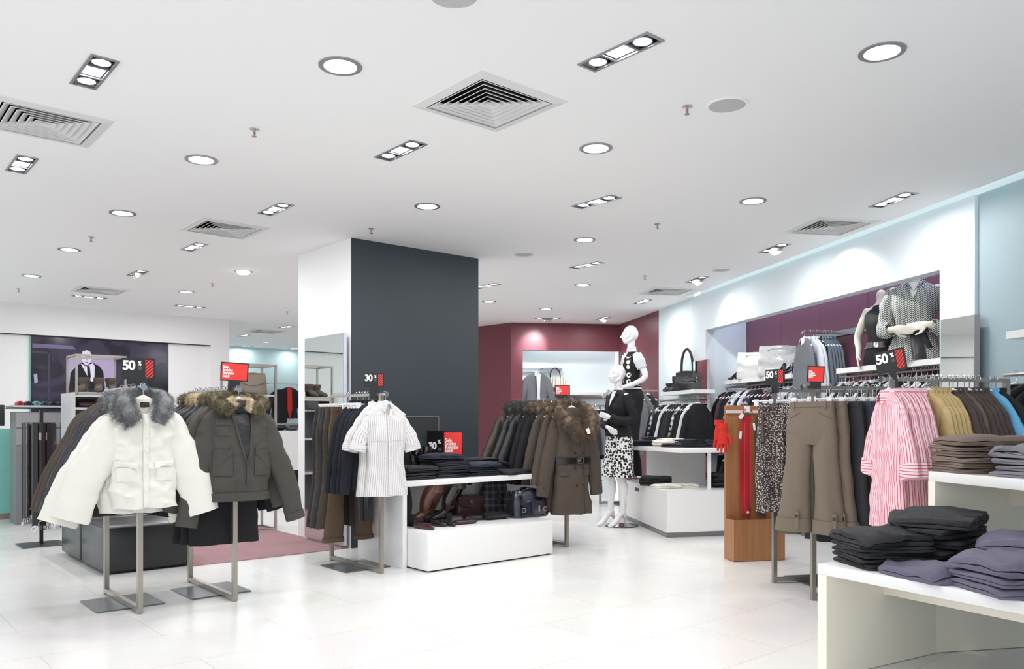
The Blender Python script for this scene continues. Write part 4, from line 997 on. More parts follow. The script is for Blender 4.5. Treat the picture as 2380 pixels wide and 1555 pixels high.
# --- rack 4 : fur collared coats
def belted(label):
    m = C_BRNCOAT
    t, b = top_garment('belted_coat', label, 'coat', m, hw=.205, L=1.00, waist=.180, hem=.225, dep=.085, sl=.70, out=.10, r0=.082, r1=.066, sflat=.6, neck=.07, n=72, rows=52, fold=.004, seed=41, sn=26, srows=32, rnd=.003, drop=.07, crink=.010, sx=(1.2, .8))
    q = MB(); fur(q, [(.0, -.15, -.36), (-.055, -.15, -.29), (-.125, -.12, -.20), (-.165, -.03, -.11), (-.11, .05, -.055), (0, .075, -.045), (.11, .05, -.055), (.165, -.03, -.11), (.15, -.11, -.20), (.115, -.15, -.29), (.085, -.15, -.36)], [.028, .056, .072, .070, .06, .055, .06, .070, .072, .056, .028], 11000, .046, 5, w=.0014); q.build('fur_collar', F_BROWN, t, auto=180)
    q = MB(); rg = []
    for z, o in ((-.60, .004), (-.60, .012), (-.545, .012), (-.545, .004)): rg.append([b.pt(2*pi*k/60, z, o) for k in range(60)])
    q.loft(rg, closed=True); be = q.build('belt', M_SHOELEA, t)
    q = MB(); f = b.front(.03, -.572, .02); 
    for (x0, x1, z0, z1) in ((-.035, .035, .022, .03), (-.035, .035, -.03, -.022), (-.035, -.027, -.03, .03), (.027, .035, -.03, .03)): q.box(f.x+x0, f.x+x1, f.y-.006, f.y+.004, f.z+z0, f.z+z1)
    q.tube([f+Vector((-.012, -.008, .004)), f+Vector((-.012, .0, .004))], .016, 16); q.build('buckle', M_CHROME, be)
    for s in (-1, 1):
        q = b.patch(0, 0, 0, 0, off=.008, nx=6, nzz=4, th=.006, f=lambda u, v, s=s: (s*(.085+.095*u), -.66-.055*v)); q.build('pocket_flap', m, t)
    for x, z in ((-.02, -.50), (.075, -.50), (-.02, -.64), (.075, -.64), (-.01, -.80), (.075, -.80)):
        q = MB(); button(q, b.front(x, z, .012), .0105); q.build('button', M_BTN, t)
    q = b.patch(.092, .097, -1.07, -.40, off=.003, nx=1, nzz=20, th=.003); q.build('front_edge', m, t)
    for o in t.children:
        if o.name.startswith('sleeve'):
            s = -1 if o.data.vertices[0].co.x < 0 else 1
            ce = Vector((s*(.205+.10*(1.2 if s < 0 else .8)), 0, -.075-.07-.03-.70)); q = MB(); d = Vector((s*.12, 0, -1)).normalized()
            q.tube([ce-d*.10, ce-d*.085], [.071, .071], 16, flat=.62, side=Vector((0, 1, 0))); q.tube([ce-d*.06+Vector((s*.01, -.045, 0)), ce-d*.06+Vector((s*.01, -.05, 0))], .012, 12); q.build('cuff_strap', m, o)
    tagcard(t, Vector((.03, -.215, -.27)), M_TAGW, .035, .055, -.4)
    return t
bc = belted('dark brown belted coat with large shaggy fur collar, foremost beside the jeans table')
ZR4 = 1.40-.004
hang(bc, RK4, AY, -.067, ZR4, rz=-.20, hl='white hanger of the belted brown coat')
c4 = plain_coat('fur_collar_coat', 'brown coat with shaggy fur collar, second on the rack beside the jeans table', C_BRNCOAT, F_BROWN, L=.98, seed=42, furn=3200, out=.12, hw=.20)
hang(c4, RK4, AY, .05, ZR4, dx=-.03); hang(c4, RK4, AY, .17, ZR4, dx=-.04, label='third shaggy collared brown coat on the rack beside the jeans table')
c4b = plain_coat('fur_collar_coat', 'black coat with brown fur collar, fourth on the rack beside the jeans table', C_BLACK, F_BROWN, L=.98, seed=43, furn=3000, out=.14, hw=.20)
hang(c4b, RK4, AY, .29, ZR4, dx=-.04); hang(c4b, RK4, AY, .37, ZR4, dx=-.04, label='fifth coat, black with brown fur collar, on the rack beside the jeans table')
c4c = plain_coat('puffer_coat', 'black puffer coat with dark fur collar behind the brown furs', C_BLACKP, F_DARK, L=.80, seed=44, furn=2600, out=.19, hw=.21, puff=.006, puffn=7, dep=.06)
hang(c4c, RK4, AY, .50, ZR4, dx=-.03); hang(c4c, RK4, AY, .60, ZR4, dx=-.03, label='second black puffer coat with dark fur collar behind the brown furs')
c4d = plain_coat('puffer_coat', 'olive puffer coat with dark fur collar, last on its rack beside the pillar', C_OLPUFF, F_DARK, L=.80, seed=45, furn=2600, out=.22, hw=.21, puff=.006, puffn=7, dep=.06)
hang(c4d, RK4, AY, .72, ZR4, dx=-.04)
for k in range(12): copy_tree(HANG['shirt'], Vector((RK4.x, RK4.y, ZR4))+AY*(.02+.06*k), A_YAW, 'hanger hook on the rail of the fur coats', 'hooks along the fur coat rack')
pS = Vector((RK4.x, RK4.y, 0))+AY*.03
sign('sale', (pS.x-.02, pS.y, 1.40-.05), radians(2), .145, .10, 'red multilingual sale sign above the fur collared coats', stem=.085, stemw=.09)
# ================================================================ display furniture in the centre
M_TABLE = M_GLOSSW
def pr(mb, pts, z0, z1): return mb.prism([(p[0], p[1]) for p in pts], z0, z1)
def quad(o, dx, dy, w, d): return [o, o+dx*w, o+dx*w+dy*d, o+dy*d]
# low platform and the open table behind it (frame A)
PF = fl(993, 1332)
t = thing('display_platform', 'white glossy low platform carrying the boots and handbags', 'platform', (PF.x, PF.y, 0), A_YAW)
mb = MB(); mb.box(.004, 1.36, 0, .80, .012, .312); mb.build('box', M_TABLE, t, bevel=.003)
mb = MB(); mb.box(.02, 1.34, .02, .78, 0, .012); mb.build('plinth', M_SBLK, t, smooth=False)
TF = PF+AX*(-.042)+AY*.283; TH = .705
t = thing('display_table', 'white display table with folded jeans on top, standing over the low platform', 'table', (TF.x, TF.y, 0), A_YAW)
mb = MB(); mb.box(0, 1.50, 0, .72, TH-.045, TH); mb.build('tabletop', M_TABLE, t, bevel=.002)
mb = MB(); mb.box(0, .040, .002, .72, 0, TH-.045); mb.build('leg_panel', M_TABLE, t, bevel=.002)
mb = MB(); mb.box(1.46, 1.50, .002, .72, 0, TH-.045); mb.build('leg_panel', M_TABLE, t, bevel=.002)
mb = MB(); mb.box(.04, 1.46, .70, .72, .32, TH-.045); mb.build('back_panel', M_TABLE, t, smooth=False)
def onA(p0, x, y, z): return Vector((p0.x, p0.y, 0))+AX*x+AY*y+Vector((0, 0, z))
def stack(items, p0, ax, ay, yaw, x, y, z, w, d, rz, seed, cat, group):
    "items = list of (label, material, layers, thickness)"
    hgt = z; k = 0
    for it in items:
        lab, m, ly, th = it; rr = random.Random(seed*13+k)
        p = Vector((p0.x, p0.y, 0))+ax*(x+rr.uniform(-.008, .008))+ay*(y+rr.uniform(-.012, .012)); p.z = hgt+.001
        folded(cat, lab, cat.replace('_', ' '), m, w*rr.uniform(.95, 1.03), d*rr.uniform(.95, 1.03), p, yaw+rz+rr.uniform(-.05, .05), ly, th, seed*7+k, group)
        hgt += fold_h(ly, th)-.001; k += 1
    return hgt
G1 = 'dark trousers stacked at the left of the jeans table'
stack([('folded black trousers in the stack at the left front of the jeans table', C_BLKFOLD, 2, .017)]*3, TF, AX, AY, A_YAW, .22, .19, TH, .32, .28, .05, 1, 'folded_trousers', G1)
G2 = 'folded jeans in the middle stack'
stack([('folded dark jeans low in the middle stack of the jeans table', C_DENIMB, 2, .016)]*4, TF, AX, AY, A_YAW, .58, .22, TH, .34, .30, -.05, 2, 'folded_jeans', G2)
h = stack([('folded dark jeans low in the middle stack of the jeans table', C_DENIMB, 2, .012)]*1, TF, AX, AY, A_YAW, .56, .24, TH+.138, .34, .28, -.10, 3, 'folded_jeans', G2)
stack([('folded blue jeans with embroidered label, topmost in the middle of the jeans table', C_DENIM, 2, .020)], TF, AX, AY, A_YAW, .53, .22, h, .33, .26, -.16, 4, 'folded_jeans', None)
h = stack([('folded dark jeans under the blue pair right of the middle stack', C_DENIMB, 2, .018)]*2, TF, AX, AY, A_YAW, .92, .20, TH, .32, .28, .0, 5, 'folded_jeans', 'jeans under the blue pair')
stack([('folded blue jeans with embroidered label, right of the middle stack', C_DENIM, 2, .018)], TF, AX, AY, A_YAW, .91, .18, h, .32, .28, .08, 6, 'folded_jeans', None)
h = stack([('folded black jeans in the right stack of the jeans table', C_DENIMB, 2, .017)]*3, TF, AX, AY, A_YAW, 1.18, .40, TH, .36, .30, .1, 7, 'folded_jeans', 'black jeans in the right stack')
stack([('folded black jeans with white label, top of the right stack on the jeans table', C_BLKFOLD, 2, .014)], TF, AX, AY, A_YAW, 1.10, .44, h, .36, .28, -.25, 8, 'folded_jeans', None)
stack([('dark jeans lying over the right front corner of the jeans table', C_DENIMB, 2, .020)], TF, AX, AY, A_YAW, 1.27, .17, TH, .36, .30, .25, 9, 'folded_jeans', None)
folded('checked_shirt', 'blue and white checked shirt folded under the striped blouse on the jeans table', 'shirt', fmat('blue_white_check', (226, 228, 236), (92, 100, 130), 'check', 30, .4, .8), .26, .26, onA(TF, .17, .52, TH+.001), A_YAW-.4, 4, .018, 91)
# embroidered labels
for (x, y, z, lb) in ((.55, .25, TH+.1945, 0), (.90, .19, TH+.112, 0)): pass
# dark display board at the back of the table and boots in front of it
t = thing('display_board', 'dark framed board standing on the jeans table against the pillar', 'board', onA(TF, .20, .66, TH), A_YAW)
mb = MB(); mb.box(0, .62, 0, .018, .0, .525); mb.build('board', mat('board_dark', (52, 58, 60), .3), t, smooth=False)
mb = MB(); mb.box(-.008, 0, -.004, .022, 0, .533); mb.box(.62, .628, -.004, .022, 0, .533); mb.box(-.008, .628, -.004, .022, .525, .533); mb.build('frame', M_STEEL, t, smooth=False)
def boot(label, m, loc, rz, h=.40, lean=.0, group=None, slump=0.0, seed=0, cat='boot', heel=.05):
    t = thing('tall_boot', label, cat, loc, rz, group)
    rings = []; n = 18
    # foot to shaft: sections along a path, toe towards -y
    secs = [(-.15, .022, .026, .020), (-.135, .026, .037, .026), (-.10, .034, .043, .033), (-.06, .045, .041, .042), (-.025, .060, .037, .055)]
    for (y, z, hx, hz) in secs: rings.append([(hx*cos(2*pi*k/n), y, max(.004, z+hz*sin(2*pi*k/n)+.0)) for k in range(n)])
    N_ = 12
    for i in range(N_+1):
        u = i/N_; z = .085+(h-.085)*u; r = .036+.022*math.sin(pi*min(1, u*1.1)*.62)+.004*nz(u*9, seed, 0)
        y = .012+lean*u*u*h+slump*sin(u*pi*2)*.02
        tl = (1-u)**4*.6
        rings.append([(r*cos(2*pi*k/n), y+r*1.15*sin(-2*pi*k/n)*-1*cos(tl)*1.0, z+r*sin(2*pi*k/n)*-.0+(sin(2*pi*k/n)*.045*(1-u)**3)) for k in range(n)])
    # inside of the shaft
    last = rings[-1]; c = sum((Vector(p) for p in last), Vector())/n
    rings.append([Vector(p).lerp(c, .08) for p in last]); rings.append([Vector(p).lerp(c, .12)-Vector((0, 0, .10)) for p in last])
    mb = MB(); mb.loft(rings); mb.build('shaft', m, t, auto=60)
    mb = MB(); q = [(.037*cos(a)*(1 if sin(a) > 0 else .9), -.055+.105*sin(a)) for a in [2*pi*k/20 for k in range(20)]]; mb.prism(q, 0, .008)
    mb.box(-.026, .026, .0, .052, 0, heel+.02); mb.build('sole', M_BTN, t, smooth=False)
    return t
M_BLKGL = mat('glossy_black_leather', (14, 14, 17), .12, spec=.7, coat=.6, wrinkle=.3, wscale=16)
M_BRNLEA = mat('brown_boot_leather', (98, 54, 34), .28, spec=.6, coat=.3, wrinkle=.3, wscale=16)
M_DKLEA = mat('dark_brown_boot_leather', (42, 26, 24), .25, spec=.6, coat=.4, wrinkle=.3, wscale=16)
M_MARLEA = mat('maroon_bag_leather', (66, 28, 30), .35, spec=.6, coat=.2, bump=.3, bscale=160, wrinkle=.3)
b1 = boot('black patent boot standing on the jeans table, left of the 30 percent sign', M_BLKGL, Vector((*on_line(968, TF+AY*.50, AX).xy, TH)), A_YAW+.3, .26)
copy_tree(b1, Vector((*on_line(990, TF+AY*.52, AX).xy, TH)), A_YAW+.2, 'black patent boot standing on the jeans table, closest to the 30 percent sign')
PZ = .313
def onP(px, py, z=PZ): return at_z(px, py, z)
bt = boot('black suede boot, leftmost on the platform beside the table leg', C_BLACK, onP(947, 1222), 1.2, .36, lean=.15)
bt2 = boot('brown leather boot leaning back, left on the platform', M_BRNLEA, onP(984, 1216), -1.25, .36, lean=.30, seed=2)
copy_tree(bt2, onP(1006, 1204), -1.15, 'brown leather boot behind the first brown one on the platform')
bt3 = boot('dark brown leather boot leaning back beside the maroon handbag', M_DKLEA, onP(1035, 1210), -1.2, .38, lean=.32, seed=3)
copy_tree(bt3, onP(1052, 1197), -1.1, 'dark brown leather boot nearest the back panel of the table')
def pump(label, m, loc, rz, group=None, L=.25, bow=False, heel=.012, name='flat_shoe', cat='shoe'):
    t = thing(name, label, cat, loc, rz, group); n = 40
    def foot(z, w, y0, y1, pinch=0.0):
        rg = []
        for k in range(n):
            a = 2*pi*k/n; u = (1-sin(a))/2                      # 0 heel, 1 toe
            y = y1+(y0-y1)*u; hw = w*(.78+.30*sin(pi*min(1, u*1.05))-.10*u) if u < .97 else w*.7
            rg.append((hw*cos(a)*(1-pinch*u), y, z+.010*(1-u)**2))
        return rg
    T, H = -L/2, L/2
    rings = [foot(.004, .034, T+.004, H-.006), foot(.010, .037, T, H-.002), foot(.022, .038, T+.002, H), foot(.034, .036, T+.022, H-.001), foot(.043, .033, T+.055, H-.003), foot(.050, .030, T+.085, H-.006), foot(.052, .027, T+.092, H-.009), foot(.036, .028, T+.088, H-.012), foot(.016, .027, T+.080, H-.016)]
    mb = MB(); mb.loft(rings); mb.build('upper', m, t, auto=60)
    mb = MB(); mb.loft([foot(-.010+.010, .033, T+.008, H-.008)][:1]+[foot(.005, .035, T+.004, H-.006)]); mb.build('sole', M_BTN, t)
    if bow:
        mb = MB(); mb.tube([(-.022, T+.062, .050), (0, T+.062, .048), (.022, T+.062, .050)], [.008, .003, .008], 8, flat=.5); mb.build('bow', m, t)
    return t
s1 = pump('maroon leather ballet flat, frontmost at the left of the platform', M_MARLEA, onP(985, 1229), .85, bow=True)
pump('black leather flat with pale strap edge, between two other flats', M_SHOELEA, onP(1012, 1222), .95, bow=True)
s3 = pump('black leather flat, rightmost of the three shoes on the platform', M_SHOELEA, onP(1036, 1221), .8, bow=True)
def wallet(label, m, loc, rz, w=.22, d=.11, h=.030, seed=0, name='clutch_purse', cat='purse'):
    t = thing(name, label, cat, loc, rz); rings = []; n = 20
    for i in range(9):
        u = i/8-.5; x = u*w; s = (1-abs(2*u)**8*.25)
        rings.append([(x, d/2*s*math.copysign(abs(cos(a))**.6, cos(a)), h/2+h/2*s*math.copysign(abs(sin(a))**.7, sin(a))+.002*nz(x*20, a, 0, seed)) for a in [2*pi*k/n for k in range(n)]])
    mb = MB(); mb.loft(rings); mb.build('body', m, t, auto=70)
    mb = MB(); mb.box(-w*.47, w*.47, -d*.53, -d*.50, h*.45, h*.62); mb.build('zip', M_ZIP, t, smooth=False)
    return t
wallet('maroon leather clutch purse lying in front of the maroon handbag', M_MARLEA, onP(1080, 1217), A_YAW-.15, .20, .10, .034)
wallet('black leather clutch purse behind the maroon clutch', M_SHOELEA, onP(1100, 1209), A_YAW-.1, .20, .09, .045, 2)
wallet('flat black fabric bag between the backpack and the big handbag', C_BLACK, onP(1150, 1206), A_YAW-.1, .24, .14, .055, 3, 'flat_bag', 'bag')
def satchel(name, label, m, loc, rz, w, h, d, handles=1, flap=None, hw=.010, hh=.10, cat='handbag', seed=0, round_top=.25, hm=None, metal=True, group=None, sag=.012, flat=.0, pockets=False, straps=False):
    t = thing(name, label, cat, loc, rz, group); n = 28; rings = []
    for i in range(15):
        u = i/14; z = h*u
        ww = w/2*(1-.10*u-round_top*max(0, u-.62)**1.6*2.0); dd = d/2*(1-.62*u**1.6)
        if i == 0: ww *= .96; dd *= .94
        rg = []
        for k in range(n):
            a = 2*pi*k/n; x = ww*math.copysign(abs(cos(a))**.42, cos(a)); y = dd*math.copysign(abs(sin(a))**.5, sin(a))
            g = sin(pi*u); rg.append((x+sag*.5*nz(y*9, z*9, 1, seed)*g, y+sag*nz(x*9, z*11, a > pi, seed)*g*1.3, z+sag*.8*nz(x*7, 2, 0, seed)*u))
        rings.append(rg)
    mb = MB(); mb.loft(rings); mb.build('body', m, t, auto=60)
    hm = hm or m
    for k in range(handles):
        yy = (-1 if k == 0 else 1)*d*.16
        mb = MB(); A = [(w*.22*cos(pi*i/12)*-1, yy*(1+.4*sin(pi*i/12)), h*.86+hh*math.sin(pi*i/12)**.75+.0) for i in range(13)]; mb.tube(A, hw, 8); ho = mb.build('handle', hm, t)
        if metal:
            mb = MB()
            for s in (-1, 1): mb.tube([(s*w*.22, yy-.004, h*.83), (s*w*.22, yy-.010, h*.89)], .012, 10)
            mb.build('ring', M_CHROME, ho)
    if flap:
        K = 10; mb = MB(); rg = []
        for L_ in (0, .004):
            for j in range(6):
                v = j/5; row = []
                for i in range(K+1):
                    u = i/K*2-1; z = h*(.93-v*flap*(1-.35*abs(u)**2.2)); yb = -(d/2*(1-.62*(z/h)**1.6))*1.03-.008-L_; row.append((u*w*.42, yb, z))
                rg.append(row)
        o = len(mb.v); 
        for row in rg: mb.v += row
        W_ = K+1
        for L_ in (0, 1):
            for j in range(5):
                for i in range(K):
                    a = o+(L_*6+j)*W_+i; mb.f.append((a, a+1, a+W_+1, a+W_))
        for i in range(K): a = o+5*W_+i; b_ = o+11*W_+i; mb.f.append((a, a+1, b_+1, b_))
        for j in range(5):
            for i in (0, K): a = o+j*W_+i; b_ = o+(6+j)*W_+i; mb.f.append((a, a+W_, b_+W_, b_))
        fo = mb.build('flap', m, t)
        if metal:
            mb = MB(); z = h*(.93-flap)
            for zz in (z+.05, z+.0): 
                mb = MB(); mb.tube([(0.011*cos(q), -d*.43-.012, zz+.011*sin(q)) for q in [2*pi*i/12 for i in range(13)]], .0025, 6); mb.build('ring_clasp', M_CHROME, fo)
    if pockets:
        mb = MB(); mb.box(-w*.05, w*.30, -d*.5-.012, -d*.40, h*.10, h*.62); p_ = mb.build('pocket', m, t, bevel=.008)
        mb = MB(); mb.box(w*.10, w*.14, -d*.5-.020, -d*.5-.010, h*.22, h*.45); mb.build('buckle', M_CHROME, p_, smooth=False)
    if straps:
        for s in (-1, 1):
            mb = MB(); x = s*w*.30; mb.box(x-.012, x+.012, -d*.5-.008, -d*.47, h*.04, h*.45); mb.box(x-.012, x+.012, -d*.40, -d*.30, h*.4, h*.86); so = mb.build('strap', hm, t, bevel=.002)
            mb = MB()
            for (a, b_, c, e) in ((-.02, .02, .0, .006), (-.02, .02, .034, .04), (-.02, -.014, 0, .04), (.014, .02, 0, .04)): mb.box(x+a, x+b_, -d*.5-.015, -d*.5-.009, h*.22+c, h*.22+e)
            mb.build('buckle', M_CHROME, so, smooth=False)
    return t
satchel('handbag', 'maroon leather shoulder bag with flap and ring clasps, middle of the platform', M_MARLEA, onP(1090, 1196), A_YAW-.2, .30, .19, .10, 0, .55, round_top=.9)
satchel('checked_backpack', 'black checked backpack standing behind the handbags on the platform', fmat('black_plaid', (26, 26, 30), (96, 98, 108), 'check', 16, .35, .5), onP(1152, 1190), A_YAW-.3, .34, .33, .16, 1, .5, hh=.03, round_top=1.3, cat='backpack', seed=4)
satchel('checked_handbag', 'black and grey checked handbag squeezed behind the big navy handbag', fmat('black_plaid', 0, 0), onP(1200, 1190), A_YAW-.2, .34, .21, .14, 1, None, hh=.05, seed=5, cat='handbag')
satchel('leather_handbag', 'big black and navy leather handbag with buckled straps at the right of the platform', mat('navy_black_leather', (34, 36, 50), .26, spec=.6, coat=.3, wrinkle=.4, wscale=14), onP(1226, 1200), A_YAW-.12, .40, .24, .20, 2, None, hh=.05, hw=.012, hm=M_SHOELEA, pockets=True, straps=True, seed=6)
# two leaf sign on the table
def leaf(kind):
    pass
p = onA(TF, .0, 0, TH); sp = on_line(1030, TF+AY*.50, AX)
t = thing('tent_sign', 'folded black and red 30 percent sale sign standing on the jeans table', 'sale sign', (sp.x, sp.y, TH+.001), 0)
w_, h_ = .165, .40
L1 = bpy.data.objects.new('dark_leaf', None)
mb = MB(); mb.box(-w_, 0, -.004, .004, 0, h_); a = mb.build('dark_leaf', M_SBLK, t, smooth=False); a.rotation_euler = (0, 0, radians(-24))
text_mesh('lettering', '30', .088, M_SWHT, a, (-w_+.014, -.0055, h_*.64), heavy=.004)
text_mesh('percent_mark', '%', .05, M_SWHT, a, (-.055, -.0055, h_*.74), heavy=.0015)
mb = MB()
for k in range(4): mb.box(-.052, -.012, -.0052, -.004, h_*.60-.008*k, h_*.60-.008*k+.003)
mb.build('small_print', mat('sign_grey', 120, .5), a, smooth=False)
mb = MB()
for k in range(2): x = -.105+.055*k; mb.add([(x, -.0052, .14), (x+.02, -.0052, .14), (x+.055, -.0052, .20), (x+.035, -.0052, .20)], [(0, 1, 2, 3)])
mb.build('red_bars', M_RED, a, smooth=False)
mb = MB(); mb.box(0, w_+.02, -.004, .004, 0, h_+.002); b_ = mb.build('red_leaf', M_SBLK, t, smooth=False); b_.rotation_euler = (0, 0, radians(-4))
mb = MB(); mb.box(.012, w_+.008, -.0055, -.004, .02, h_-.018); f = mb.build('red_field', M_RED, b_, smooth=False)
text_mesh('lettering', 'Sale\nSoldes\nRebajas\nSaldi', .044, M_SWHT, f, (.018, -.0065, h_*.66), heavy=.0007, ls=.72)
# pillar mirror
ml = P_C0-AX*.075; mA = on_line(798, ml, AY); mB = on_line(709, ml, AY)
t = thing('wall_mirror', 'tall frameless mirror standing along the white side of the pillar', 'mirror', (mA.x, mA.y, 0), A_YAW)
L_ = (mB-mA).length
mb = MB(); mb.box(0, .035, 0, L_, .03, 2.02); mb.build('backing', mat('pale_lilac_edge', (214, 218, 232), .4), t, smooth=False)
mb = MB(); mb.box(-.004, 0, .0, L_, .035, 2.015); mb.build('glass', M_MIRROR, t, smooth=False)
mb = MB(); mb.box(.035, .074, .05, .09, 1.7, 1.74); mb.box(.035, .074, L_-.09, L_-.05, 1.7, 1.74); mb.box(.0, .06, .05, L_-.05, 0, .03); mb.build('bracket', M_STEEL, t, smooth=False)
# ================================================================ left side
OB = fl(240, 1339)
def ottoman(label, o):
    t = thing('ottoman', label, 'ottoman', (o.x, o.y, .0), A_YAW)
    mb = MB(); mb.box(0, .69, 0, .68, .02, .372); mb.build('cushion_box', mat('black_vinyl', (24, 25, 28), .28, spec=.6, bump=.2, bscale=80), t, bevel=.02, seg=3)
    mb = MB(); mb.box(.05, .64, .05, .63, .008, .02); mb.build('plinth', M_SBLK, t, smooth=False)
ottoman('shiny black box seat nearest the camera under the white jackets', OB)
ottoman('shiny black box seat behind the first one at the left', OB+AY*.72)
# aqua service counter with monitor
CO = fl(67, 1203.5)
t = thing('service_counter', 'pale aqua glass fronted counter at the left edge', 'counter', (CO.x, CO.y, 0), A_YAW)
mb = MB(); mb.box(-1.6, 0, .012, .62, .07, 1.085); mb.build('cabinet', M_WHITE, t, smooth=False)
mb = MB(); mb.box(-1.6, 0, 0, .012, .075, 1.10); mb.build('glass_front', mat('aqua_glass', (140, 205, 195), .12, coat=.5), t, smooth=False)
mb = MB(); mb.box(-1.6, 0, .0, .62, .0, .07); mb.build('plinth', M_STEEL, t, smooth=False)
mb = MB(); mb.box(-1.6, .0, .012, .63, 1.085, 1.10); mb.build('worktop', mat('aqua_top', (190, 228, 224), .15), t, smooth=False)
t = thing('computer_monitor', 'black computer screen on the aqua counter at the left edge', 'monitor', Vector((CO.x, CO.y, 1.101))-AX*.30+AY*.25, A_YAW-.3)
mb = MB(); mb.box(-.36, .08, -.01, .02, .03, .29); mb.build('screen', M_BLACK, t, bevel=.004)
mb = MB(); mb.box(-.26, -.02, -.06, .08, 0, .008); mb.box(-.16, -.12, .02, .035, .008, .1); mb.build('stand', M_BLACK, t, smooth=False)
# advertising photo on the left wall
pw = lambda px, py, off=.0: (lambda q: Vector((q.x, q.y, zat(py, q.y))))(on_line(px, WL+AY*(.05-off), AX))
pa, pb = pan[1]+AY*.05, pan[2]+AY*.05
t = thing('wall_photo', 'large dark photo mural of a suited man set flush in the left wall', 'photo mural', (pa.x, pa.y, 0), A_YAW)
Lp = (pb-pa).length
M_PH = fmat('photo_dark', (38, 34, 50), (62, 56, 78), 'marble', 1.3, .52, .12)
mb = MB(); mb.box(0, Lp, 0, .2, 0, zt); mb.build('print', M_PH, t, smooth=False)
def lp(px, py):
    q = on_line(px, WL+AY*.05, AX); return ((q-pa).dot(AX), zat(py, q.y))
def poly(name, pts, m, off):
    mb = MB(); n = len(pts); vs = [(x, -off, z) for x, z in [lp(*p) for p in pts]]+[(x, -off+.001, z) for x, z in [lp(*p) for p in pts]]
    mb.add(vs, [tuple(range(n)), tuple(range(n, 2*n))[::-1]]+[(k, (k+1) % n, n+(k+1) % n, n+k) for k in range(n)]); return mb.build(name, m, t, smooth=False)
V1 = mat('photo_violet', (120, 104, 146), .15); V2 = mat('photo_pale_violet', (178, 164, 200), .15); V3 = mat('photo_black', (20, 18, 26), .15); V4 = mat('photo_white', (226, 224, 238), .15); V5 = mat('photo_violet_dim', (70, 62, 88), .15)
poly('light_band', [(75, 798), (168, 804), (176, 812), (75, 808)], V1, .003)
poly('light_band', [(75, 815), (110, 818), (110, 822), (75, 820)], V5, .003)
poly('window_shape', [(112, 822), (116, 822), (116, 930), (112, 930)], V5, .003)
poly('backdrop', [(158, 826), (268, 828), (268, 905), (158, 905)], V2, .003)
poly('head', [(189, 824), (192, 817), (201, 814), (209, 817), (212, 824), (212.5, 832), (211, 839), (208, 844), (203, 848.5), (199, 848.5), (194, 844), (190.5, 838), (189, 832)], V4, .005)
poly('nose', [(200, 828), (202, 828), (203.5, 837), (199.5, 837)], V2, .0065)
poly('neck_shadow', [(194, 844), (199, 848.5), (203, 848.5), (208, 844), (208, 850), (201, 852), (194, 850)], V1, .0065)
poly('suit', [(160, 905), (164, 866), (178, 850), (190, 843), (215, 843), (232, 852), (240, 864), (244, 905)], V3, .004)
poly('shirt', [(187, 845), (200, 850), (216, 844), (220, 852), (219, 884), (212, 888), (203, 874)], V4, .006)
poly('tie', [(202, 851), (208, 851), (211, 876), (207, 888), (203, 872)], V3, .008)
poly('eyes_band', [(192, 829), (210, 829), (210, 831.5), (192, 831.5)], V1, .007)
poly('mouth', [(197, 841), (205, 841), (204, 843), (198, 843)], V1, .007)
poly('far_lights', [(78, 870), (86, 868), (88, 888), (80, 892)], V2, .003)
# glass panel edge
t = thing('glass_screen', 'thin green edged glass screen standing at the left end of the photo mural', 'glass screen', (pa.x, pa.y, 0), A_YAW)
mb = MB(); mb.box(-.012, .0, -.03, -.002, .0, zt-.02); mb.build('edge', M_GREENGL, t, smooth=False)
mb = MB(); mb.box(-2.2, 0, 0, .006, 0, zt-.01, Matrix.Translation((0, -.012, 0)))
# black strip painted as the shadow line above the panels
mb = MB(); q = [pan[0]-AX*2+AY*.002, pan[3]+AY*.002, pan[3]+AY*.06, pan[0]-AX*2+AY*.06]; mb.prism([(v.x, v.y) for v in q], zt-.012, zt+.0); struct('trim_shadow_line', mb, M_BLACK, smooth=False)
# steel cube frames with shelves
def cube_frame(label, loc, rz, w, d, z0, z1, name='display_stand', shelf=None, bars=.022, legs=False):
    t = thing(name, label, 'display frame', loc, rz)
    for x in (0, w):
        for y in (0, d):
            mb = MB(); mb.box(x-bars/2, x+bars/2, y-bars/2, y+bars/2, z0, z1); mb.build('post', M_STEEL, t, smooth=False)
    mb = MB()
    for nm_, z in (('top_frame', z1-bars/2), ('bottom_frame', z0+bars/2)):
        mb = MB()
        for y in (0, d): mb.box(0, w, y-bars/2, y+bars/2, z-bars/2, z+bars/2)
        for x in (0, w): mb.box(x-bars/2, x+bars/2, 0, d, z-bars/2, z+bars/2)
        mb.build(nm_, M_STEEL, t, smooth=False)
    for s in (shelf or []): mb = MB(); mb.box(0, w, 0, d, s-.008, s+.008); mb.build('shelf', mat('frame_shelf', (200, 200, 198), .3), t, smooth=False)
    return t
f1 = at_d(178, 912, 8.9); f1.z = 0
cube_frame('steel cube frame with ankle boots in front of the photo mural', f1, A_YAW, .50, .42, 1.485, 1.93, shelf=[1.505])
for k, (dx, dy, lb) in enumerate(((.12, .2, 'taupe ankle boot, left in the steel cube frame'), (.26, .14, 'taupe ankle boot, middle in the steel cube frame'), (.40, .2, 'taupe ankle boot, right in the steel cube frame'))):
    o = boot(lb, mat('taupe_suede', (84, 72, 66), .8), f1+AX*dx+AY*dy+Vector((0, 0, 1.514)), A_YAW-.6+.3*k, .17, seed=k, cat='boot')
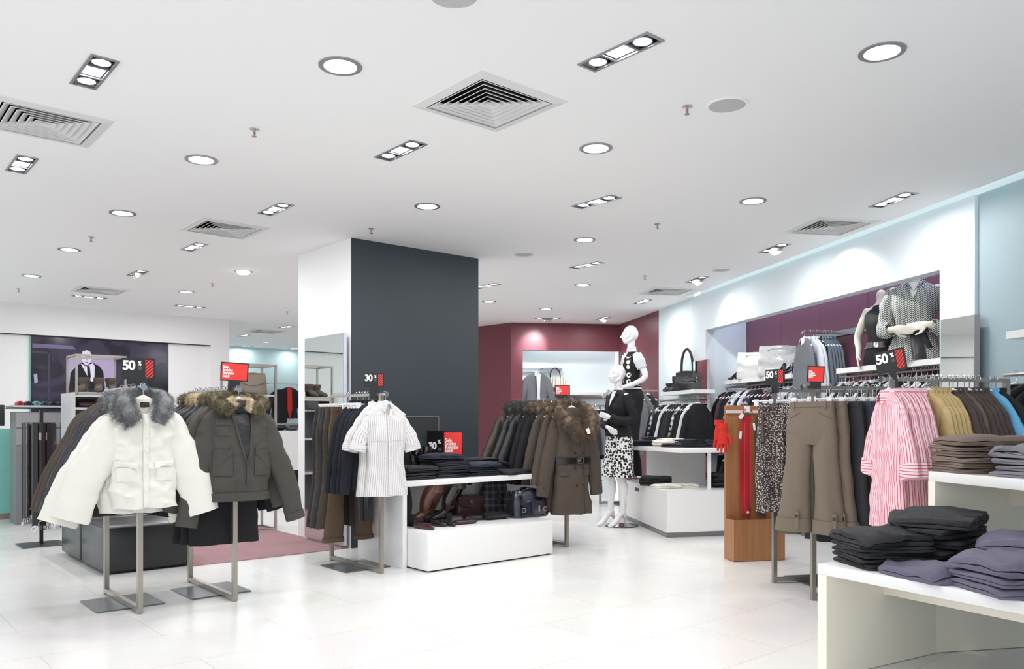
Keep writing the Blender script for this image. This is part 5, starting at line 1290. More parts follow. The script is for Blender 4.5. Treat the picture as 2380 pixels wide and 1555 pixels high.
# white unit under the frame with shelves
t = thing('display_unit', 'pale grey shelving unit carrying the steel cube frame', 'shelving unit', f1, A_YAW)
mb = MB(); mb.box(-.06, -.02, -.04, .46, 0, 1.50); mb.box(.54, .58, -.04, .46, 0, 1.484); mb.build('side_panel', mat('pale_grey_laminate', (196, 196, 198), .4), t, smooth=False)
for z in (1.47, 1.33, .95, .5): mb = MB(); mb.box(-.02, .54, -.03, .46, z-.012, z+.012); mb.build('shelf', mat('pale_grey_laminate', 0), t, smooth=False)
mb = MB(); mb.box(-.02, .54, .44, .46, 0, 1.45); mb.build('back_panel', mat('grey_laminate', (128, 128, 132), .4), t, smooth=False)
wallet('dark maroon folded scarf on the upper shelf of the grey unit', mat('maroon_knit', (66, 34, 40), .8), f1+AX*.15+AY*.08+Vector((0, 0, 1.343)), A_YAW, .24, .14, .06, 1, 'folded_scarf', 'scarf')
wallet('pale aqua folded scarf on the upper shelf of the grey unit', mat('aqua_knit', (150, 196, 190), .8), f1+AX*.40+AY*.08+Vector((0, 0, 1.343)), A_YAW, .14, .12, .05, 2, 'folded_scarf', 'scarf')
satchel('slouchy_cap', 'grey felt cap lying before the steel cube frame', mat('grey_felt', (70, 66, 64), .9), f1+AX*(.10)-AY*(-.02)+Vector((0, 0, 1.345))+AX*.2, A_YAW, .22, .13, .2, 0, None, cat='cap')
# accessory tray unit at far left
g1 = at_d(38, 1000, 9.3); g1.z = 0
t = thing('accessory_unit', 'grey accessory unit with rolled ties on top, left of the belts', 'shelving unit', g1, A_YAW)
M_GL = mat('grey_laminate', 0)
mb = MB(); mb.box(0, .62, 0, .40, 0, 1.30); mb.build('cabinet', M_GL, t, smooth=False)
mb = MB(); mb.box(-.04, .66, -.04, .44, 1.335, 1.35); mb.build('tray', M_SBLK, t, smooth=False)
mb = MB(); mb.box(-.04, .66, -.04, -.034, 1.35, 1.372); mb.box(-.04, -.034, -.04, .44, 1.35, 1.372); mb.build('glass_rim', M_CLEAR, t, smooth=False)
mb = MB(); mb.box(0, .62, -.012, 0, 1.12, 1.29); mb.build('drawer', mat('drawer_grey', (150, 150, 154), .4), t, smooth=False)
mb = MB(); mb.box(0, .62, -.012, 0, .92, 1.10); mb.build('drawer', mat('drawer_grey', 0), t, smooth=False)
TIE = [((196, 60, 64), 'red'), ((40, 46, 58), 'dark blue'), ((120, 180, 176), 'aqua'), ((52, 84, 92), 'teal'), ((34, 42, 56), 'navy'), ((28, 30, 36), 'black'), ((70, 120, 122), 'sea green')]
for k, (c, nm) in enumerate(TIE):
    p = g1+AX*(.04+.085*k)+AY*.04+Vector((0, 0, 1.352)); o = thing('rolled_tie', nm+' rolled tie in the glass rimmed tray at the far left', 'tie', p, A_YAW)
    mb = MB(); 
    for L_ in range(3): mb.tube([(0, -.05, .036), (0, .10, .036)], .036-.009*L_, 14)
    mb.build('roll', mat('tie_'+nm.replace(' ', '_'), c, .5), o)
# belts hanging on a floor stand
g2 = fl(96, 1266)
t = thing('belt_stand', 'black floor stand with steel base plate at the left', 'display stand', g2, A_YAW)
mb = MB(); mb.box(-.19, .19, -.19, .19, 0, .009); mb.build('base_plate', M_PLATE, t, smooth=False)
mb = MB(); mb.bar((0, 0, .009), (0, 0, 1.30), .03); mb.build('post', M_BLACK, t, smooth=False)
mb = MB()
for k in range(6):
    a = pi*k/3; mb.bar((0, 0, 1.17-.0*k), (.13*cos(a), .13*sin(a), 1.17), .012)
mb.build('arms', M_STEEL, t, smooth=False)
r5 = random.Random(5)
for k in range(26):
    a = 2*pi*k/26+.1; rr_ = .07+.045*(k % 3); c = g2+Vector((rr_*cos(a), rr_*sin(a), 0)); ln = r5.uniform(.88, 1.0)
    o = thing('belt', 'dark leather belt hanging in the bunch on the black stand', 'belt', (c.x, c.y, 1.17), a, 'belts on the black stand')
    mb = MB(); mb.box(-.0015, .0015, -.020, .020, -ln, .01); mb.build('strap', [M_SHOELEA, M_DKLEA, M_BLACK][k % 3], o, smooth=False)
    mb = MB(); 
    for (y0, y1, z0, z1) in ((-.024, .024, 0, .006), (-.024, .024, .038, .044), (-.024, -.018, 0, .044), (.018, .024, 0, .044)): mb.box(-.003, .003, y0, y1, -ln-.04+z0, -ln-.04+z1)
    mb.build('buckle', M_CHROME, o, smooth=False)
    if k % 3 == 0: mb = MB(); mb.box(.004, .006, -.018, .018, -.16, -.09); mb.build('price_tag', M_TAGW, o, smooth=False)
# steel étagère with handbag behind the parkas
f2 = at_d(545, 1000, 8.6); f2.z = 0
cube_frame('tall steel shelf frame with the grey brown handbag, behind the parkas', f2, A_YAW, .46, .36, 0.0, 1.81, 'shelf_frame', shelf=[1.47, .9, .4])
satchel('canvas_handbag', 'large grey brown handbag on the tall steel shelf frame', mat('taupe_bag_leather', (124, 112, 100), .5, wrinkle=.5, wscale=10), f2+AX*.26+AY*.16+Vector((0, 0, 1.479)), A_YAW-.3, .32, .24, .14, 1, .5, hh=.03, seed=8, round_top=.1, metal=False)
# far counter and hanging suit
fc = at_d(640, 1100, 13.6); fc.z = 0
t = thing('glass_counter', 'far white counter with a glass display case on top, beside the pillar mirror', 'counter', fc, A_YAW)
mb = MB(); mb.box(0, 1.7, 0, .5, .35, 1.02); mb.build('cabinet', M_WHITE, t, smooth=False)
mb = MB(); mb.box(.1, 1.6, .05, .45, .09, .35); mb.build('plinth', M_SBLK, t, smooth=False)
mb = MB(); mb.box(0, 1.7, 0, .5, 1.02, 1.03); mb.build('tray', M_GL, t, smooth=False)
for x in (.05, 1.65): mb = MB(); mb.bar((x, .06, 0), (x, .06, .35), .03); mb.build('leg', M_STEEL, t, smooth=False)
for k in range(6): wallet(['black', 'grey', 'black', 'navy', 'grey', 'black'][k]+' leather item, number '+['one', 'two', 'three', 'four', 'five', 'six'][k]+' from the left on the far counter', [M_SHOELEA, M_GL, M_SHOELEA, C_NAVY, M_GL, M_BLACK][k], fc+AX*(.14+.24*k)+AY*.2+Vector((0, 0, 1.031)), A_YAW, .2, .2, .10+.03*(k % 2), k, 'leather_pouch', 'pouch')
t = thing('garment_rail', 'short steel garment rail on the far aqua wall with the suit', 'rail', FWp+AX*.15, A_YAW); t.location.z = 0
mb = MB(); mb.box(-.05, .85, -.32, -.30, 2.05, 2.07); mb.box(-.05, -.03, -.32, 0, 2.05, 2.07); mb.box(.83, .85, -.32, 0, 2.05, 2.07); mb.build('bar', M_STEEL, t, smooth=False)
fs, _ = top_garment('suit_jacket', 'black suit jacket over a red shirt hanging on the far aqua wall', 'jacket', C_BLACK, hw=.22, L=.74, waist=.20, hem=.22, dep=.06, sl=.66, out=.08, seed=71)
q = MB(); q.add([(-.05, -.075, -.09), (.05, -.075, -.09), (.06, -.078, -.6), (.0, -.08, -.86), (-.05, -.078, -.6)], [(0, 1, 2, 3, 4)]); q.v += [(x, y+.01, z) for x, y, z in q.v]; q.f += [(5, 6, 7, 8, 9)[::-1]]+[(k, (k+1) % 5, 5+(k+1) % 5, 5+k) for k in range(5)]; q.build('red_shirt_front', C_REDK, fs)
p = FWp+AX*.62-AY*.32; fs.location = (p.x, p.y, 2.06); fs.rotation_euler = (0, 0, A_YAW-.2)
p = FWp+AX*.38-AY*.31; fs2, _ = top_garment('suit_jacket', 'plain black suit jacket left of the red shirt on the far wall', 'jacket', C_BLACK, hw=.2, L=.8, seed=72); fs2.location = (p.x, p.y, 2.0); fs2.rotation_euler = (0, 0, A_YAW)
# ================================================================ right side furniture
# --- white polygonal display unit
def pf(px, Y): return Vector(((px-CXP)/FPX*Y, Y, 0))
N0 = fl(1550, 1251); Lb = pf(1457, 9.75); Lbb = pf(1452, 10.5)
foot = [N0, fl(1690, 1245)+BX*.35, fl(1690, 1245)+BX*.35+BY*1.9, Vector((Lbb.x+.1, Lbb.y+.1, 0)), Lbb, Lb]
t = thing('display_unit', 'white angular display unit with drawers and a raised top, behind the mannequins', 'display unit', N0, 0)
mb = MB(); mb.prism([((v-N0).x, (v-N0).y) for v in foot], .055, .475); mb.build('base_cabinet', M_TABLE, t, smooth=False)
c = sum(foot, Vector())/len(foot)
mb = MB(); mb.prism([((v+(c-v)*.03-N0).x, (v+(c-v)*.03-N0).y) for v in foot], 0, .056); mb.build('plinth', mat('plinth_steel', (150, 150, 152), .4, .6), t, smooth=False)
sl_ = at_d(1478, 1131, 9.28); dL = (Lb-N0).normalized(); nL = Vector((dL.y, -dL.x, 0)); nL = -nL if nL.x > 0 else nL
q0 = N0+dL*((Lb-N0).length*.66)-N0
mb = MB(); q = [q0+nL*.002, q0+dL*.16+nL*.002, q0+dL*.16-nL*.01, q0-nL*.01]; mb.prism([(v.x, v.y) for v in q], .385, .425); mb.build('handle_slot', M_SBLK, t, smooth=False)
# column walls carrying the top
a_ = pf(1502, 9.50); b_ = pf(1560, 9.38)
def vwall(name, p, q, z0, z1, th, m, par, flip=1):
    d = (q-p).normalized(); n = Vector((-d.y, d.x, 0))*th*flip; mb = MB(); mb.prism([((v-N0).x, (v-N0).y) for v in (p, q, q+n, p+n)], z0, z1); return mb.build(name, m, par, smooth=False)
vwall('support_panel', a_, b_, .475, .86, .04, M_TABLE, t); vwall('support_panel', b_, pf(1640, 9.36), .475, .86, .04, M_TABLE, t)
vwall('support_panel', pf(1644, 8.66), pf(1644, 9.38), .475, .86, .04, M_TABLE, t, -1)
TOPZ = .905
top = [at_z(1471, 1037.5, TOPZ), at_z(1500, 1040, TOPZ), at_z(1587, 1047, TOPZ), at_z(1650, 1044.5, TOPZ), at_z(1692, 1043, TOPZ)+BX*.3]
top = [pf(1471, 9.30), pf(1586, 8.45), pf(1692, 8.62)+BX*.35, pf(1692, 8.62)+BX*.35+BY*1.1, pf(1471, 9.30)+BY*.6]
mb = MB(); mb.prism([((v-N0).x, (v-N0).y) for v in top], TOPZ-.045, TOPZ); mb.build('top_slab', M_TABLE, t, bevel=.002)
def pile(px, Yd, z, labels, m, w, d, rz, ly, th, seed, nm='folded_jeans', cat='jeans', group=None):
    p = pf(px, Yd); hh = z+.001
    for k, lb in enumerate(labels):
        rr = random.Random(seed+k*5); q = Vector((p.x+rr.uniform(-.008, .008), p.y+rr.uniform(-.008, .008), hh))
        mm = m[k % len(m)] if isinstance(m, list) else m
        folded(nm, lb, cat, mm, w*rr.uniform(.94, 1.04), d*rr.uniform(.94, 1.04), q, rz+rr.uniform(-.08, .08), ly, th, seed+k, group); hh += fold_h(ly, th)-.002
    return hh
pile(1497, 9.35, TOPZ, ['dark jeans stacked at the left end of the white unit top']*3, C_DENIMB, .30, .26, .1, 2, .010, 301, group='jeans at the left end of the unit top')
h = pile(1541, 9.05, TOPZ, ['white folded jeans in the stack on the unit top']*3, C_WCREAM, .24, .24, -.1, 2, .011, 302, group='white jeans on the unit top')
pile(1560, 9.10, h, ['white cloth lying slanted on top of the white jeans'], C_WCREAM, .26, .20, .3, 2, .010, 303, nm='folded_shirt', cat='shirt')
pile(1524, 9.42, TOPZ, ['blue jeans behind the white stack on the unit top']*4, C_DENIM, .30, .22, .1, 2, .012, 309, group='blue jeans behind the white stack')
pile(1571, 8.95, TOPZ, ['dark grey trousers right of the white stack on the unit top']*2, mat('dark_grey_folded', (60, 58, 62), .8, wrinkle=.5, wscale=18), .24, .26, -.5, 2, .012, 304, nm='folded_trousers', cat='trousers', group='grey trousers beside the white stack')
pile(1604, 8.92, TOPZ, ['black jeans in the middle stack on the unit top']*4, C_DENIMB, .27, .26, .1, 2, .010, 305, group='black jeans in the middle of the unit top')
pile(1656, 8.95, TOPZ, ['dark blue jeans at the right end of the unit top']*3, C_DENIM, .30, .26, .0, 2, .012, 306, group='dark blue jeans at the right end of the unit top')
pile(1524, 9.08, .475, ['black trousers in the messy stack on the lower shelf of the white unit']*4, C_BLKFOLD, .36, .30, -.2, 2, .012, 310, nm='folded_trousers', cat='trousers', group='black trousers on the lower shelf')
pile(1547, 8.72, .475, ['cream folded shirt at the left on the lower shelf of the white unit'], C_WCREAM, .30, .22, .1, 2, .020, 311, nm='folded_shirt', cat='shirt')
pile(1597, 8.78, .475, ['cream folded shirt at the right on the lower shelf of the white unit'], C_WCREAM, .24, .20, -.15, 2, .020, 312, nm='folded_shirt', cat='shirt')
pile(1682, 8.85, .475, ['black folded knitwear right of the support panel of the white unit']*5, C_BLKFOLD, .32, .30, .0, 2, .014, 313, nm='folded_sweater', cat='sweater', group='black knitwear on the lower shelf')
# --- wooden accessory stand
M_WOOD = mat('walnut_veneer', (138, 90, 56), .42, coat=.1)
nt = M_WOOD.node_tree; N_ = nt.nodes; tc_ = [n for n in N_ if n.type == 'TEX_COORD'][0]
mp_ = N_.new('ShaderNodeMapping'); mp_.inputs['Scale'].default_value = (60, 60, 1.6); nt.links.new(tc_.outputs['Object'], mp_.inputs[0])
wn = N_.new('ShaderNodeTexNoise'); wn.inputs['Scale'].default_value = 1.0; wn.inputs['Detail'].default_value = 4; nt.links.new(mp_.outputs[0], wn.inputs['Vector'])
rp = N_.new('ShaderNodeMix'); rp.data_type = 'RGBA'; rp.inputs[6].default_value = srgb((138, 90, 56)); rp.inputs[7].default_value = srgb((184, 129, 85)); nt.links.new(wn.outputs['Fac'], rp.inputs[0]); nt.links.new(rp.outputs[2], N_['Principled BSDF'].inputs['Base Color'])
WO = fl(1706, 1306.5)
t = thing('accessory_stand', 'walnut veneered accessory stand with tall back panel and low front box', 'display stand', WO, B_YAW)
mb = MB(); mb.box(0, .47, .15, .185, .0, 1.33); mb.build('back_panel', M_WOOD, t, smooth=False)
mb = MB()
mb.box(0, .47, 0, .018, 0.004, .352); mb.box(0, .018, .018, .15, 0.004, .352); mb.box(.452, .47, .018, .15, 0.004, .352); mb.box(.018, .452, .018, .15, 0.004, .20); mb.build('front_box', M_WOOD, t, smooth=False)
mb = MB(); mb.box(.0, .47, .138, .15, 1.262, 1.288); mb.build('hook_rail', mat('pale_rail', (214, 208, 206), .4), t, smooth=False)
def red_belt(label, m, x, y, z, L, w, tag_=True, seed=0):
    o = thing('wide_belt', label, 'belt', WO+BX*x+BY*y+Vector((0, 0, z)), B_YAW)
    mb = MB()
    for k, dx in ((0, 0), (1, -.03)):
        rings = []
        for i in range(22):
            u = i/21; ww = w/2*(.62+.38*min(1, u*7))*(1 if u < .84 else 1-.55*(u-.84)/.16)
            if k: ww *= .8
            zz = -.04-L*u*(1 if not k else .98)
            rings.append([(dx-ww, .012*k-.012, zz), (dx-ww*.3, .012*k-.018-.003*sin(u*9), zz), (dx+ww*.3, .012*k-.018-.003*sin(u*9), zz), (dx+ww, .012*k-.012, zz), (dx+ww, .012*k-.008, zz), (dx-ww, .012*k-.008, zz)])
        mb.loft(rings)
    mb.build('strap', m, o)
    mb = MB(); mb.tube([(.045*cos(a)-.0, -.015, -.02+.045*sin(a)) for a in [2*pi*k/16 for k in range(17)]], .005, 6); mb.build('loop', m, o)
    mb = MB()
    for s in (-1, 1): mb.box(s*w*.36-.001, s*w*.36+.001, -.0195, -.0185, -L*.95, -.10)
    mb.build('stitching', mat('pale_stitch', (220, 120, 120), .6), o, smooth=False)
    if tag_:
        mb = MB(); mb.box(-.018, .018, -.03, .01, -.005, .05); mb.build('hook', M_HANGW, o, smooth=False)
        tagcard(o, Vector((-.05, -.03, -.02)), M_TAGW, .035, .05, .7); tagcard(o, Vector((-.065, -.02, -.17)), M_TAGW, .022, .065, .1); tagcard(o, Vector((.055, -.02, -.1)), M_TAGW, .02, .06, -.15)
    mb = MB(); mb.tube([(0, -.016, -L-.0), (0, -.026, -L-.0)], .011, 14); mb.build('stud', M_TAGW, o)
    return o
red_belt('wide red leather belt with price tags hanging in front of the walnut panel', C_RED, .185, .135, 1.275, .87, .082)
red_belt('wide dark grey belt hanging beside the red one, mostly behind the printed skirt', mat('dark_grey_strap', (64, 60, 58), .6), .33, .135, 1.275, .87, .082, False)
# red gloves hanging at the left edge
def glove(label, loc, rz, m):
    o = thing('knitted_glove', label, 'glove', loc, rz); mb = MB()
    mb.loft([[(hx*cos(2*pi*k/14), .018*sin(2*pi*k/14), z) for k in range(14)] for z, hx in ((0, .036), (-.03, .034), (-.06, .032), (-.10, .040), (-.15, .044), (-.17, .042))])
    for x, l, r in ((-.032, .062, .0105), (-.011, .078, .011), (.011, .074, .011), (.032, .058, .0105)): mb.tube([(x, 0, -.155), (x*1.25, -.004, -.17-l*.5), (x*1.4, -.012, -.17-l)], [r, r, r*.75], 10)
    mb.tube([(.036, 0, -.09), (.062, -.006, -.13), (.068, -.012, -.165)], [.014, .013, .010], 10)
    mb.build('knit', m, o, auto=80)
    mb = MB(); mb.loft([[(hx*cos(2*pi*k/14), hy*sin(2*pi*k/14), z) for k in range(14)] for z, hx, hy in ((.004, .034, .018), (.004, .040, .022), (-.04, .040, .022), (-.04, .034, .018))], closed=True); mb.build('cuff', m, o)
    return o
gp = WO+BY*.10; 
glove('red knitted glove, nearer one hanging at the left edge of the walnut stand', gp-BX*.05+Vector((0, 0, 1.17)), B_YAW-.5, C_REDK)
glove('red knitted glove, farther one hanging at the left edge of the walnut stand', gp-BX*.055+BY*.07+Vector((0, 0, 1.20)), B_YAW-.3, C_REDK)
# --- racks 5a, 5b, 6 : rails run out from the right wall
RK5 = fl(1800, 1355); RK6 = fl(1890, 1395); RK7 = Vector((2.175, 4.62, 0))
rack(RK5, BX, .80, 1.43, 'brushed steel rack holding the dotted skirts, beside the walnut stand')
rack(RK6, BX, .80, 1.43, 'brushed steel rack holding the taupe trousers')
rack(RK7, BX, .74, 1.445, 'brushed steel rack holding the pink striped shirts, nearest the right edge')
Z5, Z7 = 1.426, 1.441
sk, _ = skirt_garment('pleated_skirt', 'brown and white dotted pleated skirt hanging foremost left of the taupe trousers', C_PRINT, hw=.110, L=.80, hem=.140, seed=51)
q = MB(); q.tube([(-.09, -.045, -.12), (-.06, -.06, -.15), (-.03, -.05, -.12), (.02, -.055, -.14)], .007, 6); q.tube([(-.07, -.06, -.14), (-.075, -.055, -.26), (-.07, -.055, -.38)], [.006, .012, .014], 6, flat=.3); q.build('ribbon', mat('brown_satin', (84, 62, 62), .4), sk)
hang(sk, RK5, BX, -.01, Z5, rz=1.05, hk='clip', hl='white clip hanger of the front dotted skirt')
SKL = ['dotted skirt second on its rack behind the taupe trousers', 'dotted skirt third on its rack behind the taupe trousers', 'dotted skirt fourth on its rack behind the taupe trousers']
for k in range(2): hang(sk, RK5, BX, .05+.06*k, Z5, rz=.6, label=SKL[k], hk='clip', hl='white clip hanger of the '+SKL[k][:22])
t1, tbod = trouser('cuffed_trousers', 'taupe wool trousers with buttoned turn-ups, foremost on their rack', C_TAUPE, hw=.150, L=.87, legw=.098, hem=.125, seed=52, cuff=.085, n=28, rows=24, dep=.04, z0=-.10)
for s in (-1, 1):
    q = tbod.patch(0, 0, 0, 0, off=.003, nx=4, nzz=1, th=.002, f=lambda u, v, s=s: (s*(.06+.10*u), -.17-.05*u+(-.004)*v)); q.build('pocket_seam', C_TAUPE, t1)
    q = tbod.patch(s*.10, s*.112, -.15, -.098, off=.008, nx=1, nzz=3, th=.003); q.build('belt_loop', C_TAUPE, t1)
lg = [c for c in t1.children if c.name.startswith('leg')]
for c_, s in zip(lg, (-1, 1)):
    q = MB(); x = s*.126+.05; q.box(x-.014, x+.014, -.068, -.055, -.955, -.83); q.build('button_tab', C_TAUPE, c_, smooth=False)
    q = MB(); button(q, Vector((x, -.069, -.865)), .011); q.build('button', M_BTN, c_)
# waistband shape, front
hang(t1, RK6, BX, -.01, 1.426, rz=.62, hk='clip', hl='white clip hanger of the front taupe trousers')
hang(t1, RK6, BX, .10, 1.426, rz=.35, label='second pair of taupe trousers with turn-ups, right behind the front pair', hk='clip', hl='white clip hanger of the second taupe trousers')
hang(t1, RK5, BX, .22, Z5-.10, rz=.4, label='longest taupe trousers, hanging lowest on the rear rack', hk=None)
TRL = ['charcoal trousers directly behind the taupe pairs', 'blue grey trousers behind the charcoal ones', 'black trousers fourth along the trouser rack', 'charcoal trousers fifth along the trouser rack', 'blue grey trousers sixth along the trouser rack', 'black trousers seventh along the trouser rack', 'charcoal trousers last on the trouser rack']
mk = [C_CHARC, C_BLUEGREY, C_BLACK, C_CHARC, C_BLUEGREY, C_BLACK, C_CHARC]
protos = {}
for k in range(7):
    if mk[k].name in protos: hang(protos[mk[k].name], RK6, BX, .19+.085*k, 1.426, rz=.30, label=TRL[k], hk='clip', hl='white clip hanger of the '+TRL[k])
    else:
        g, _ = trouser('trousers', TRL[k], mk[k], hw=.185, L=.95, legw=.10, hem=.13, seed=60+k); protos[mk[k].name] = g
        hang(g, RK6, BX, .19+.085*k, 1.426, rz=.30, hk='clip', hl='white clip hanger of the '+TRL[k])
for k in range(5): hang(protos[C_CHARC.name], RK5, BX, .34+.09*k, Z5, rz=.3, label='dark trousers on the rear rack, hidden behind the trouser rack', group='dark trousers on the rear rack', hk=None)
for k in range(10): copy_tree(HANG['clip'], Vector((RK5.x, RK5.y, Z5))+BX*(.10+.06*k), B_YAW-pi/2+.3, 'clip hanger hook along the skirt rack', 'hooks along the skirt rack')
for k in range(9): copy_tree(HANG['clip'], Vector((RK6.x, RK6.y, 1.426))+BX*(.12+.07*k), B_YAW-pi/2+.3, 'clip hanger hook along the trouser rack', 'hooks along the trouser rack')
# pink shirts
pk1, pb_ = top_garment('striped_shirt', 'pink and white striped shirt with long cuff sleeves, foremost on the right rack', 'shirt', C_PINK, hw=.185, L=.78, waist=.175, hem=.215, dep=.05, sl=.36, out=.07, r0=.058, r1=.078, sflat=.5, neck=.056, n=84, rows=44, fold=.006, seed=81, sn=30, srows=24, rnd=.003, kx=34, drop=.06, cuff=.075, mcol=C_PINKC, collar='shirt', crink=.012)
q = pb_.patch(-.013, .013, -.86, -.15, off=.004, nx=2, nzz=20, th=.002); q.build('placket', C_PINK, pk1)
hang(pk1, RK7, BX, -.03, Z7, rz=-.20, hl='white hanger of the foremost pink shirt')
PL = ['second pink striped shirt on the right rack', 'third pink striped shirt on the right rack', 'fourth pink striped shirt on the right rack', 'rearmost pink striped shirt, next to the tan shirts']
for k in range(4): hang(pk1, RK7, BX, .02+.040*k, Z7, rz=-.18-.02*k, label=PL[k], hl='white hanger of the '+PL[k])
tn, _ = top_garment('tan_shirt', 'tan cotton shirt next to the pink shirts', 'shirt', C_TAN, hw=.185, L=.66, sl=.55, out=.06, seed=83, crink=.012, r0=.062, r1=.05, n=36, rows=24, collar='band')
NTH = ['second', 'third', 'fourth', 'fifth']
hang(tn, RK7, BX, .20, Z7, rz=.0, hl='white hanger of the tan shirt next to the pink ones')
for k in range(4): hang(tn, RK7, BX, .225+.027*k, Z7, rz=.0, label=NTH[k]+' tan cotton shirt on the right rack', hl='white hanger of the '+NTH[k]+' tan shirt')
bs, _ = top_garment('brown_shirt', 'dark brown shirt next to the tan shirts', 'shirt', C_BRNSH, hw=.185, L=.66, sl=.40, out=.06, seed=84, crink=.012, r0=.064, r1=.055, n=36, rows=24, collar='band')
hang(bs, RK7, BX, .36, Z7, rz=.0, hl='white hanger of the brown shirt next to the tan ones'); hang(bs, RK7, BX, .385, Z7, rz=.0, label='second dark brown shirt on the right rack')
bs2, _ = top_garment('taupe_shirt', 'taupe brown long sleeved shirt among the brown ones', 'shirt', C_BRNSH2, hw=.19, L=.68, sl=.56, out=.06, seed=85, crink=.012, r0=.064, r1=.05, n=36, rows=24, collar='band')
hang(bs2, RK7, BX, .415, Z7, rz=.0)
for k in range(4): hang(bs, RK7, BX, .46+.032*k, Z7, rz=.0, label=NTH[k].replace('second', 'first')+' short sleeved brown shirt right of the taupe one')
bu, _ = top_garment('blue_shirt', 'bright blue shirt near the right end of the rack', 'shirt', C_BLUE, hw=.185, L=.62, sl=.30, out=.07, seed=86, crink=.012, r0=.066, r1=.066, n=36, rows=24, collar='band')
hang(bu, RK7, BX, .62, Z7, rz=.0, hl='white hanger of the bright blue shirt')
bk, _ = top_garment('black_shirt', 'black shirt at the right end of the rack', 'shirt', C_BLACK, hw=.20, L=.66, sl=.5, out=.08, seed=87, n=32, rows=20, collar='band')
hang(bk, RK7, BX, .67, Z7, rz=.0)
sign('pct', (RK5.x-.005, RK5.y-.03, 1.43-.03), radians(-52), .155, .115, 'black 50 percent sign seen from the side above the dotted skirts', stem=.06, stemw=.06)
sign('sale', (RK6.x, RK6.y-.035, 1.43-.02), radians(-12), .108, .110, 'red multilingual sale sign above the taupe trousers', stem=.04, stemw=.07, tilt=.04)
sign('pct', (RK7.x+.02, RK7.y-.03, 1.445-.20), radians(-46), .165, .125, 'black 50 percent sign with red stripes above the pink shirts, tilted', stem=.235, stemw=.035, tilt=-.17)
# --- nesting tables at the right front
def nest(label, o, rz, w, L, h, th=.05, apron=True):
    t = thing('nesting_table', label, 'table', o, rz)
    mb = MB(); mb.box(0, w, -L, 0, h-th, h); mb.build('tabletop', M_TABLE, t, bevel=.002)
    for y0, y1 in ((-th, 0), (-L, -L+th)): mb = MB(); mb.box(0, w, y0, y1, 0.003, h-th); mb.build('leg_panel', M_CREAMW, t, smooth=False)
    mb = MB(); mb.box(w*.5, w*.5+.02, -L+th, -th, h-th-.13, h-th); mb.build('apron', M_CREAMW, t, smooth=False)
    return t
P8 = Vector((1.432, 3.80, 0)); H8 = .53
nest('low white table at the bottom right corner carrying black and violet grey clothes', P8, C_YAW, .84, 1.5, H8)
P7 = Vector((2.170, 4.228, 0)); H7 = .935
nest('higher white table at the right edge carrying brown and grey folded clothes', P7, B_YAW, .90, 1.3, H7)
def pile3(px, py, z, items, w, d, rz, seed, nm, cat, group=None):
    p = at_z(px, py, z); hh = z+.001
    for k, (lb, m, ly, th, w2, d2, dr) in enumerate(items):
        rr = random.Random(seed+k*5); q = Vector((p.x+rr.uniform(-.01, .01), p.y+rr.uniform(-.01, .01), hh))
        folded(nm, lb, cat, m, w*w2, d*d2, q, rz+dr+rr.uniform(-.05, .05), ly, th, seed+k, group); hh += fold_h(ly, th)-.002
    return hh
RZ8 = C_YAW-pi/2
# ends of the folds face the open long side
def stk(P, X, Y, yaw, x, y, z, items, w, d, rz, seed, nm, cat, group=None):
    p = Vector((P.x, P.y, 0))+X*x+Y*y; hh = z+.001
    for k, (lb, m, ly, th, w2, d2, dr) in enumerate(items):
        rr = random.Random(seed+k*5); q = Vector((p.x+rr.uniform(-.01, .01), p.y+rr.uniform(-.01, .01), hh))
        folded(nm, lb, cat, m, w*w2, d*d2, q, yaw+rz+dr, ly, th, seed+k, group); hh += fold_h(ly, th)-.002
    return hh
g8 = 'black trousers in the front stack of the low table'
h = stk(P8, CX, CY, C_YAW, .24, -.17, H8, [('folded black trousers in the front left stack of the low table', C_BLKFOLD, 2, .0125, 1+.03*(k % 2), 1, .05*(-1)**k) for k in range(4)], .34, .30, -.42, 401, 'folded_trousers', 'trousers', g8)
stk(P8, CX, CY, C_YAW, .24, -.17, h, [('dark trousers with metal buckle, topmost of the front left stack on the low table', C_BLKFOLD, 2, .026, 1.03, 1.05, .05)], .34, .30, -.42, 411, 'folded_trousers', 'trousers')
h = stk(P8, CX, CY, C_YAW, .55, -.24, H8, [('folded black trousers in the rear stack of the low table', C_BLKFOLD, 2, .020, 1+.05*(k % 2), 1, .1*(-1)**k) for k in range(4)], .40, .32, .15, 421, 'folded_trousers', 'trousers', 'black trousers in the rear stack of the low table')
stk(P8, CX, CY, C_YAW, .57, -.24, h, [('crumpled black garment thrown over the rear stack of the low table', C_BLKFOLD, 2, .030, 1.15, 1.1, .25)], .40, .32, .1, 431, 'folded_trousers', 'trousers')
stk(P8, CX, CY, C_YAW, .18, -.49, H8, [('violet grey trousers lying left of the violet grey stack', C_GREYTR, 2, .030, 1.0, 1.0, .2)], .36, .30, -.4, 441, 'folded_trousers', 'trousers')
h = stk(P8, CX, CY, C_YAW, .20, -.80, H8, [('violet grey trousers at the bottom of the front right stack', C_GREYTR, 2, .018, 1.0, 1.0, 0), ('violet grey trousers in the middle of the front right stack', C_GREYTR, 2, .018, 1.02, 1.0, .04), ('violet grey trousers topmost of the front right stack', C_GREYTR, 2, .032, 1.0, 1.0, .1)], .40, .34, -.40, 451, 'folded_trousers', 'trousers')
h = stk(P8, CX, CY, C_YAW, .56, -.68, H8, [('violet grey trousers under the belted pair at the back', C_GREYTR, 2, .026, 1.0, 1.0, 0), ('violet grey trousers second at the back of the low table', C_GREYTR, 2, .026, 1.0, 1.0, .1), ('violet grey trousers with black belt clasp at the back of the low table', C_GREYTR, 2, .03, 1.05, 1.0, .15)], .42, .32, .0, 461, 'folded_trousers', 'trousers')
